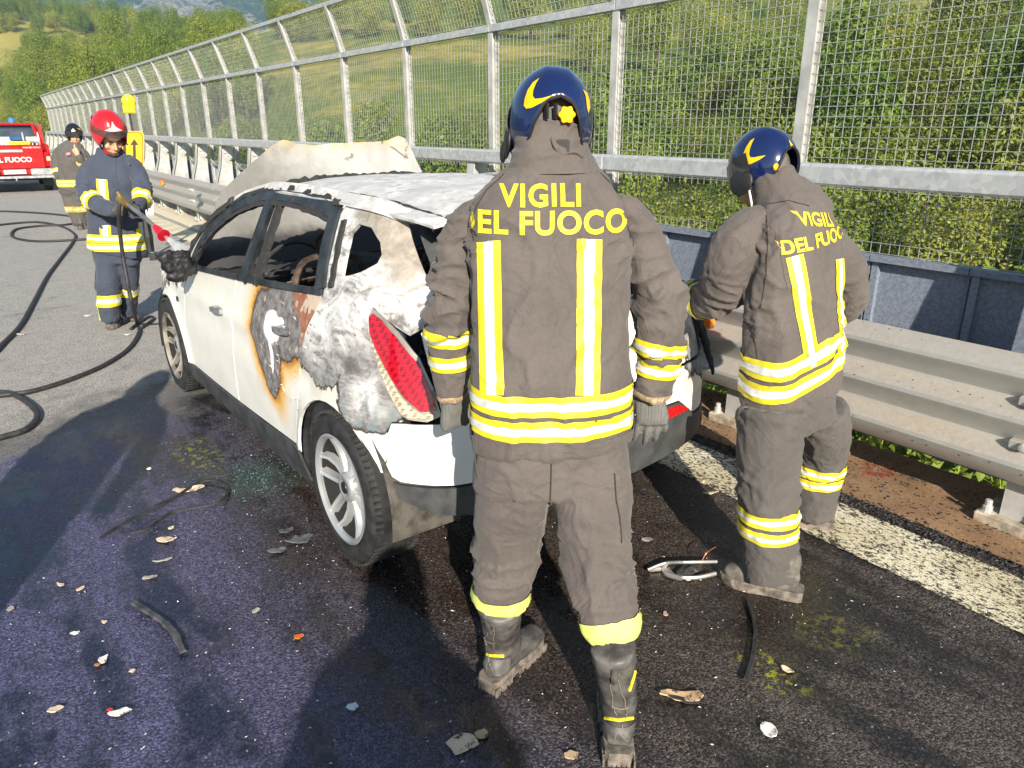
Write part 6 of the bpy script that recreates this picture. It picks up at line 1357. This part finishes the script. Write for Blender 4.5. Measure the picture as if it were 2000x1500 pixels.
for i, a in enumerate((
 ('paint_shard',903,1457,66,40,20,CR,'large cream shard beside a black splinter at the bottom edge'),('paint_shard',940,1438,30,18,60,TN,'small tan triangular shard next to the large cream shard'),('plastic_splinter',944,1474,46,16,-62,(.03,.03,.03),'black plastic splinter at the bottom edge by the cream shard'),
 ('paint_shard',1330,1364,92,24,-4,(.62,.42,.24),'long orange-tan shard right of the raised right boot'),('plastic_splinter',1345,1372,80,14,-4,(.03,.03,.035),'black backing strip under the orange-tan shard'),('paint_shard',1499,1429,44,26,-20,WH,'white shard with black dots lying alone at lower right'),
 ('paint_shard',1113,1479,34,15,6,TN,'flat tan chip at the bottom edge between boot and cream shard'),('paint_strip',1536,1311,32,9,-38,CR,'small tan strip on the asphalt right of the rubber strip'),('paint_shard',232,1396,52,13,10,WH,'white pointed shard with a red edge at lower left'),('red_chip',216,1390,12,6,0,(.5,.03,.02),'tiny red chip on the white pointed shard'),
 ('paint_shard',108,1390,34,14,28,CR,'cream shard left of the white pointed shard'),('paint_shard',202,1291,24,16,40,WH,'pale folded shard above the white pointed shard'),('rust_chip',190,1302,12,6,10,(.45,.16,.05),'orange rusty chip beside the pale folded shard'),('paint_strip',368,960,62,12,14,CR,'cream elongated strip caught in the black cable left of the wheel'),
 ('paint_shard',325,1057,44,15,-4,CR,'ragged cream shard below the black cable'),('wood_stick',321,1097,42,5,26,GY,'thin pale stick below the ragged cream shard'),('leaf',292,1131,34,8,16,GY,'grey-green leaf lying left of the dark strip'),('leaf',120,1145,24,6,-10,CR,'pale dry leaf farthest left of the pair of leaves'),('leaf',158,1153,22,7,66,CR,'upright pale dry leaf right of the farthest left leaf'),
 ('paint_shard',148,1240,20,7,0,WH,'small white flake on a dark crumb at left'),('paint_shard',205,1218,13,6,20,CR,'tiny cream flake above the small white flake'),('paint_shard',259,1314,12,7,0,CR,'tiny cream flake below the pale folded shard'),('paint_shard',690,1384,26,15,-6,(.55,.66,.75),'bluish white shard in the shadow left of the centre boots'),('rust_chip',583,1247,26,10,14,(.55,.14,.03),'orange chip left of the centre firefighter'),
 ('paint_strip',1388,966,34,6,8,CR,'pale strip between the bumper and the right boot'),('paint_shard',1262,1057,22,9,-6,GY,'grey flake right of the centre legs'),('paint_shard',1299,1202,11,12,0,(.5,.33,.26),'pinkish crumb on the asphalt right of the centre legs'),('paint_shard',1345,1135,14,5,10,CR,'tiny cream crumb below the headlamp frame'),
 ('paint_shard',42,655,18,5,0,WH,'white flake on dry asphalt at the left edge below the hose'),('paint_shard',173,618,15,8,10,WH,'white flake on dry asphalt left of the lance man'),('paint_shard',335,1034,14,8,30,CR,'small round cream crumb above the ragged cream shard'),('paint_shard',292,918,12,6,20,WH,'small white crumb above the black cable'),
 ('paint_shard',22,1192,14,12,30,GY,'grey crumpled flake at the left edge'),('paint_shard',250,655,16,4,0,WH,'pale flake near the feet of the lance man'),('paint_strip',352,724,40,6,4,WH,'white strip beside the front wheel'),('paint_shard',500,1196,18,8,50,GY,'thin grey splinter in front of the rear wheel'),
 ('tile_fragment',588,1056,60,22,24,(.10,.11,.12),'wet grey plate fragment left of the rear wheel'),('tile_fragment',545,1078,44,18,20,(.13,.14,.15),'grey plate fragment lowest of three by the rear wheel'),('tile_fragment',560,1040,34,14,28,(.08,.09,.10),'dark plate fragment topmost of three by the rear wheel'))):
    shard(*a[:7], a[7], seed=i + 11)
def strip_thing(nm, pts, r_, label, mt, cat='debris', flat=.4):
    P = catmull(gp(pts, .012), 6); m = MB(); rings = []
    for i, p in enumerate(P):
        d_ = (P[min(i+1, len(P)-1)] - P[max(i-1, 0)]).normalized(); s_ = V(d_.y, -d_.x, 0); f = .75 + .35*nz((i*.5, r_*100, 2)); rings.append([p - s_*r_*f, p - s_*r_*.6*f + V(0,0,r_*flat*2), p + s_*r_*.6*f + V(0,0,r_*flat*2), p + s_*r_*f])
    o = m.loft(rings).obj(nm, mt); return tag(o, label, cat, 'fire debris on the road')
DK = plain('dark_moulding', (.06,.06,.068), .5, 0, .4, 20, .2, 80)
strip_thing('trim_strip', [(262,1178),(292,1197),(322,1217),(345,1243),(358,1275)], .018, 'curved dark trim strip in the lower left of the road', DK, flat=.25); strip_thing('rubber_strip', [(1458,1172),(1470,1205),(1474,1245),(1468,1290),(1456,1330)], .013, 'black rubber strip in front of the stooping firefighter', MT['rubber'])
strip_thing('cable', [(195,1052),(250,1018),(320,985),(392,943),(430,942),(448,958),(425,982),(370,994),(330,1004),(290,1032),(255,1042)], .009, 'black cable and seal loop lying left of the rear wheel', MT['rubber'], 'cable'); strip_thing('seal_strip', [(300,990),(345,968),(400,935),(440,930),(455,936)], .007, 'thin black seal strip crossing the cable loop', MT['rubber'])
def lamp_frame():
    c = onz(1335, 1112); root = empty('headlamp_frame', (c.x, c.y, 0), label='bent metal headlamp frame lying by the stooping firefighter\'s boot', cat='debris', group='fire debris on the road'); st = plain('dull_chrome', (.42,.41,.40), .35, .6)
    MB().tube(catmull([onz(1265,1113,.02), onz(1300,1100,.04), onz(1345,1098,.06), onz(1400,1097,.05)], 5), .007, 6).obj('upper_bar', st, root); MB().tube(catmull([onz(1268,1113,.012), onz(1300,1112,.012), onz(1320,1126,.012), onz(1360,1128,.015), onz(1398,1120,.02)], 5), .009, 6).obj('lower_bar', st, root); MB().tube(catmull([onz(1302,1100,.035), onz(1296,1112,.015), onz(1304,1122,.012), onz(1332,1130,.012)], 5), .010, 6).obj('side_bar', st, root)
    m = MB(); m.ellip(onz(1345,1112,.012), .075, .04, .012, 14, 6); me = remesh(m, .008, 1); displace(me, lambda p, n: .010*nz(p, 40)); mobj('charred_reflector', shift(me, root), CH, root); MB().tube(catmull([onz(1370,1098,.05), onz(1380,1080,.09), onz(1398,1068,.10)], 5), .0022, 5).obj('copper_wire', plain('copper', (.5,.2,.09), .4, .7), root)
lamp_frame()
c = onz(437, 772); root = empty('coil_spring', (c.x, c.y, 0), label='blackened coil spring standing by the front wheel', cat='spring'); MB().tube([c + V(.045*cos(i*.5)*(1-.004*i), .045*sin(i*.5), .012 + .0019*i) for i in range(70)], .006, 6).obj('coil', MT['black'], root)
# ---- soot flakes and glass crumbs nobody could count
def crumbs(nm, n, area, size, mt, label, zf=None, seed=3):
    rnd = random.Random(seed); m = MB(); k = 0
    while k < n:
        x, y = area(rnd); s_ = size*rnd.uniform(.4, 1.6); a = rnd.uniform(0, pi); z = (zf(x, y) if zf else 0) + .005; l = s_*rnd.uniform(1, 2.6); t = V(cos(a), sin(a), 0); q = V(-sin(a), cos(a), 0); p = V(x, y, z)
        m.add([p - t*l/2, p + q*s_*.4, p + t*l/2, p - q*s_*.4, p + V(0, 0, s_*rnd.uniform(.25, .7))], [(0,1,4),(1,2,4),(2,3,4),(3,0,4)]); k += 1
    tag(m.obj(nm, mt, fix=False), label, 'debris', kind='stuff')
crumbs('soot_flakes', 3200, lambda r: (r.uniform(3.22, 3.95), r.uniform(.2, 4.2)), .0075, MT['black'], 'black soot flakes strewn over the silted verge', lambda x, y: max(0, verge_h(x, y)) if x > 3.34 else .003)
crumbs('soot_grit', 2600, lambda r: (3.30 + r.gauss(0, .035), r.uniform(.1, 5.0)), .010, plain('soot_grit', (.03,.026,.03), .8, 0, .5, 40), 'dark grit heaped along the edge of the white line', None, 9)
crumbs('glass_crumbs', 1500, lambda r: (1.5 + r.gauss(0, 1.3), 2.2 + r.gauss(0, 1.2)), .0040, plain('pale_glass_crumbs', (.55,.54,.50), .2), 'pale glass and paint crumbs scattered over the wet asphalt', None, 21)
crumbs('green_glass_crumbs', 650, lambda r: (1.0 + r.gauss(0, .13), 3.70 + r.gauss(0, .18)), .0050, plain('green_glass', (.07,.15,.13), .15), 'patch of greenish shattered glass crumbs left of the car', None, 31)
def on_rail():
    rnd = random.Random(8); m = MB()
    for i in range(110):
        y = 1.0 + abs(rnd.gauss(0, 1.3)); k = rnd.choice((.83, .60, .35)); z = k + rnd.uniform(-.03, .02); x = interp(z, [p[1] for p in prof[::-1]], [p[0] for p in prof[::-1]]) - .003; s_ = rnd.uniform(.0015, .0055)
        m.add([(x, y - s_, z), (x - .003, y, z + s_*.7), (x, y + s_*1.6, z), (x - .002, y, z - s_*.6)], [(0,1,2,3)])
    tag(m.obj('soot_specks', MT['black'], fix=False), 'black soot specks stuck to the guardrail', 'debris', kind='stuff')
on_rail()
# ================================================================= two people out of view whose shadows reach the road
for loc, lab in (((-.63, -1.19), 'person taking the photograph, only the shadow enters at the bottom edge'), ((-.92, 2.05), 'bystander left of view whose long shadow lies across the road')):
    q = copy_tree(P1); q.location = (loc[0], loc[1], 0); tag(q, lab, 'person', 'people outside the frame')
# ================================================================= vegetation
def mat_leaf(name, dark, lite, yel):
    g = G(name); oi = g.nt.nodes.new('ShaderNodeObjectInfo'); rn = S(g.nt, oi.outputs['Random']); n = g.noise(.55, 3); f = g.noise(7, 2)
    c = g.mix(dark, lite, (f*.8 + n*.6 - .2).ss(.25, .8)); c = g.mix(c, yel, (rn*.8 + n*.5 - .35).clamp()*.75); ge = g.nt.nodes.new('ShaderNodeNewGeometry')
    g.set(color=c, rough=.55, spec=.3); tr = g.nt.nodes.new('ShaderNodeBsdfTranslucent'); mx = g.nt.nodes.new('ShaderNodeMixShader'); mx.inputs[0].default_value = .22
    g.nt.links.new(c.o, tr.inputs[0]); g.nt.links.new(g.b.outputs[0], mx.inputs[1]); g.nt.links.new(tr.outputs[0], mx.inputs[2])
    out = [q for q in g.nt.nodes if q.type == 'OUTPUT_MATERIAL'][0]; g.nt.links.new(mx.outputs[0], out.inputs[0]); return g.mat
LEAF = [mat_leaf('olive_scrub_leaves', (.055,.080,.012), (.27,.33,.045), (.36,.35,.07)), mat_leaf('green_scrub_leaves', (.040,.080,.012), (.21,.33,.04), (.32,.36,.055)), mat_leaf('woodland_leaves', (.060,.098,.018), (.27,.36,.052), (.42,.40,.08))]
BARK = plain('bark', (.10,.08,.06), .95, 0, .3, 12, .6, 30)
def crown_mesh(lobes, n, leaf, seed, hollow=.55):
    rnd = random.Random(seed); vs = []; fs = []; tot = sum((a*b*c)**(2/3) for _, a, b, c in lobes)
    for (c, a, b, h) in lobes:
        k = int(n*(a*b*h)**(2/3)/tot)
        for i in range(k):
            u = rnd.uniform(-1, 1); t = rnd.uniform(0, 2*pi); q = sqrt(1-u*u); dn = Vector((q*cos(t), q*sin(t), u))
            if dn.z < -.35 and rnd.random() < .6: continue
            r_ = lerp(hollow, 1.08, rnd.random()**.55); r_ *= 1 + .22*nz(dn*2.3 + Vector((seed, c[0], c[2])))
            p = Vector((c[0] + dn.x*a*r_, c[1] + dn.y*b*r_, c[2] + dn.z*h*r_)); nn = (dn + Vector((rnd.gauss(0,.6), rnd.gauss(0,.6), rnd.gauss(.25,.6)))).normalized()
            x = nn.orthogonal().normalized(); x = (x*cos(t*3) + nn.cross(x)*sin(t*3)); y = nn.cross(x); l = leaf*rnd.uniform(.6, 1.35); w_ = l*rnd.uniform(.38, .60); k0 = len(vs)
            vs += [p - x*l*.5, p + y*w_*.5 - nn*l*.08, p + x*l*.5 - nn*l*.10, p - y*w_*.5 - nn*l*.08]; fs += [(k0, k0+1, k0+2), (k0, k0+2, k0+3)]
    me = bpy.data.meshes.new('crown'); me.from_pydata(vs, [], fs); me.update(); return me
def limbs(h, spread, r0, seed, n=6, lean=.1):
    rnd = random.Random(seed); m = MB(); top = Vector((rnd.uniform(-lean, lean)*h, rnd.uniform(-lean, lean)*h, h*.75)); m.tube(catmull([(0,0,-.3), (top.x*.3, top.y*.4, h*.25), (top.x*.7, top.y*.6, h*.5), top], 3), [r0*(1 - .08*i) for i in range(10)], 7)
    for i in range(n):
        z = h*rnd.uniform(.25, .65); a = rnd.uniform(0, 2*pi); s_ = spread*rnd.uniform(.5, .95); b = Vector((top.x*z/h, top.y*z/h, z)); m.tube([b, b + Vector((cos(a)*s_*.5, sin(a)*s_*.5, h*.16)), b + Vector((cos(a)*s_, sin(a)*s_, h*.24))], [r0*.45, r0*.28, r0*.10], 5)
    return m.mesh('trunk')
def lobes(n, w_, h, seed, z0=.0, flat=1.0):
    rnd = random.Random(seed); out = [((0, 0, z0 + h*.48), w_*.62, w_*.60, h*.48)]
    for i in range(n):
        a = 2*pi*i/n + rnd.uniform(-.4, .4); d_ = w_*rnd.uniform(.30, .62); z = z0 + h*rnd.uniform(.18, .80); s_ = rnd.uniform(.22, .42); out.append(((cos(a)*d_, sin(a)*d_, z), w_*s_, w_*s_, h*s_*.8*flat))
    return out
PRO = []
for k, (w_, h, n, lf, mt) in enumerate(((1.7, 2.9, 7500, .095, 0), (1.5, 3.6, 5200, .15, 1), (2.1, 2.4, 9000, .085, 0), (1.3, 2.2, 6000, .075, 1))):
    cm = crown_mesh(lobes(9, w_, h, 40+k), n, lf, 40+k); cm.materials.append(LEAF[mt]); tm = limbs(h, w_*.8, .06, 70+k, 7, .2); tm.materials.append(BARK); PRO.append((cm, tm, w_, h))
TRE = []
for k, (w_, h, n, lf, mt) in enumerate(((2.4, 6.0, 15000, .135, 2), (2.0, 7.0, 15000, .13, 1), (2.8, 5.2, 15000, .14, 2))):
    cm = crown_mesh(lobes(11, w_, h*.82, 140+k, h*.14), n, lf, 140+k); cm.materials.append(LEAF[mt]); tm = limbs(h, w_*.8, .13, 170+k, 8); tm.materials.append(BARK); TRE.append((cm, tm, w_, h))
def plant(nm, pro, x, y, sc, rz, label, cat, group, sub=0.0):
    o = bpy.data.objects.new(nm, None); COL.objects.link(o); o.empty_display_size = .2; o.location = (x, y, terrain_h(x, y) - sub); o.rotation_euler = (0, 0, rz); s_ = sc; o.scale = (s_, s_, s_*random.uniform(.88, 1.15)); tag(o, label, cat, group)
    for n_, me in (('crown', pro[0]), ('trunk', pro[1])): c = mobj(n_, me, None, o)
rv = random.Random(77); placed = []
def free(x, y, d_): return all((x-a)**2 + (y-b)**2 > (d_+e)**2*.25 for a, b, e in placed)
# scrub right behind the fence
tries = 0; cnt = 0
while cnt < 210 and tries < 9000:
    tries += 1; x = rv.uniform(8.2, 34); y = rv.uniform(-9, 44)
    if y > 18 and rv.random() < .25 + .02*(y-18): continue
    if abs(x - lerp(12, 22, .5)) < 2.2 and 3 < y < 9 and rv.random() < .6: continue
    if noise.noise(Vector((x*.11, y*.11, 4.4))) > .22: continue
    sc = rv.uniform(.75, 1.35)*(1 + .008*x); 
    if not free(x, y, 1.9*sc): continue
    placed.append((x, y, 1.9*sc)); k = rv.choice((0, 1, 2, 3, 0, 1)); cnt += 1
    plant('shrub', PRO[k], x, y, sc, rv.uniform(0, 6.28), ('olive-green dense shrub on the slope behind the mesh fence' if k in (0, 2) else 'bright green leafy shrub on the slope behind the mesh fence'), 'shrub', 'shrubs behind the fence' if k in (0, 2) else 'bright shrubs behind the fence', .15)
# trees higher up the slope
cnt = 0; tries = 0
while cnt < 110 and tries < 6000:
    tries += 1; x = rv.uniform(30, 110); y = rv.uniform(-30, 120); r_ = math.hypot(x, y)
    az = math.degrees(atan2(x, y))
    if 16 < az < 40 and noise.noise(Vector((x*.03, y*.03, 1.4))) > -.06: continue
    if noise.noise(Vector((x*.05, y*.05, 8.4))) > .30: continue
    sc = rv.uniform(.7, 1.3)
    if not free(x, y, 4.4*sc): continue
    placed.append((x, y, 4.4*sc)); cnt += 1; plant('tree', TRE[rv.choice((0, 1, 2))], x, y, sc, rv.uniform(0, 6.28), 'green deciduous tree on the upper slope beyond the fence', 'tree', 'trees on the upper slope', .2)
# wood ahead, beyond the end of the fence
cnt = 0; tries = 0
while cnt < 285 and tries < 20000:
    tries += 1; y = 58 + 190*rv.random()**1.2; az = rv.uniform(1.5, 17); x = y*tan(R(az)) + 1.0
    if x < 5.5: continue
    if noise.noise(Vector((x*.03, y*.03, 6.4))) > (.40 if y < 130 else .02): continue
    if y > 165 and x < 26 and rv.random() < .8: continue
    sc = rv.uniform(.5, .88)*(1 + .0012*y)
    if not free(x, y, 3.0*sc): continue
    placed.append((x, y, 3.0*sc)); cnt += 1; plant('tree', TRE[rv.choice((0, 1, 2, 1))], x, y, sc, rv.uniform(0, 6.28), 'green tree of the wood on the hill ahead of the road', 'tree', 'wood on the hill ahead', .2)
for i in range(26):
    y = rv.uniform(47, 62); x = rv.uniform(4.6, 9) ; plant('shrub', PRO[rv.choice((0, 2, 3))], x, y, rv.uniform(.4, .8), rv.uniform(0, 6.28), 'low yellowish bush on the bank where the fence ends', 'shrub', 'bushes on the bank', .1)
# each plant told apart by the fence bay it is seen through, or by its row in the wood
def bay_of(o):
    p = o.location + Vector((0, 0, 1.5)); v = p - CAMP
    return None if v.x <= 0 else int(floor((v.y*FX/v.x - ypos(-1))/FDY))
bays = {}; rows = {}
for o in [o for o in COL.objects if o.parent is None and o.get('category') in ('shrub', 'tree')]:
    if not -500 < proj(o.location + Vector((0, 0, 2)))[0] < 2350:
        for c in list(o.children): bpy.data.objects.remove(c)
        bpy.data.objects.remove(o)
for o in list(COL.objects):
    if o.parent is not None or o.get('category') not in ('shrub', 'tree'): continue
    if o['group'] in ('wood on the hill ahead', 'bushes on the bank'):
        r_ = 'bank' if o['category'] == 'shrub' else max(0, int((o.location.y - 58)/6)); rows.setdefault(r_, []).append(o)
    else: bays.setdefault((o['category'], bay_of(o)), []).append(o)
for (ct, b), L in bays.items():
    L.sort(key=lambda o: o.location.length)
    for i, o in enumerate(L):
        col = ('olive-green' if 'olive' in o['label'] else 'bright green') if ct == 'shrub' else 'leafy green'
        where = 'the %s fence bay from the right edge' % ordinal(b) if b is not None and 0 <= b < 26 else 'the fence beyond the right edge'
        o['label'] = '%s %s behind %s, %s' % (col, ct, where, 'nearest one' if i == 0 else ordinal(i) + ' nearest')
for r_, L in rows.items():
    L.sort(key=lambda o: proj(o.location)[0])
    for i, o in enumerate(L):
        o['label'] = 'low yellowish bush on the bank at the fence end, %s from left' % ordinal(i) if r_ == 'bank' else 'green tree in the wood ahead, row %s, %s from left' % (ordinal(r_), ordinal(i))
# bare branches below the fence
m = MB(); c = Vector((10.4, 7.2, terrain_h(10.4, 7.2))); rb = random.Random(4)
for i in range(40):
    a = rb.uniform(0, 6.28); p = c + Vector((rb.gauss(0,.5), rb.gauss(0,.5), rb.uniform(.1,.9))); q = p + Vector((cos(a)*.7, sin(a)*.7, rb.uniform(-.2,.5))); m.tube([p, (p+q)/2 + Vector((rb.gauss(0,.08), rb.gauss(0,.08), .1)), q], [.018, .012, .005], 5)
tag(m.obj('dead_brush', plain('bleached_wood', (.42,.34,.26), .9), fix=False), 'tangle of bare bleached branches under the fence', 'branches', kind='stuff')
# grass tufts on the near slope
def grass():
    rg = random.Random(12); vs = []; fs = []
    for i in range(16000):
        x = 4.3 + 12*rg.random()**1.6; y = rg.uniform(-4, 26); z = terrain_h(x, y); h = rg.uniform(.10, .32); a = rg.uniform(0, 6.28); w_ = .014; k = len(vs); l = Vector((rg.gauss(0,.07), rg.gauss(0,.07), 0)); vs += [(x - cos(a)*w_, y - sin(a)*w_, z), (x + cos(a)*w_, y + sin(a)*w_, z), (x + l.x, y + l.y, z + h)]; fs.append((k, k+1, k+2))
    me = bpy.data.meshes.new('grass'); me.from_pydata(vs, [], fs); me.update(); g = G('meadow_grass'); n = g.noise(.6, 4); o = mobj('grass', me, g.set(color=g.mix((.13,.26,.02), (.36,.34,.08), n.ss(.45, .65)), rough=.7)); tag(o, 'long meadow grass on the slope under the bridge edge', 'grass', kind='stuff')
grass()
# ---- summer haze in the air over the valley
hz = MB().box((-1000, -420, -40), (1000, 1000, 250)).obj('haze', None); hz['kind'] = 'stuff'
hm = bpy.data.materials.new('haze'); hm.use_nodes = True; hn = hm.node_tree; hn.nodes.remove(hn.nodes['Principled BSDF']); pv = hn.nodes.new('ShaderNodeVolumePrincipled')
pv.inputs['Color'].default_value = (.42,.68,1.0,1); pv.inputs['Density'].default_value = .00062; pv.inputs['Anisotropy'].default_value = .0
hn.links.new(pv.outputs[0], [q for q in hn.nodes if q.type == 'OUTPUT_MATERIAL'][0].inputs['Volume']); hz.data.materials.append(hm)
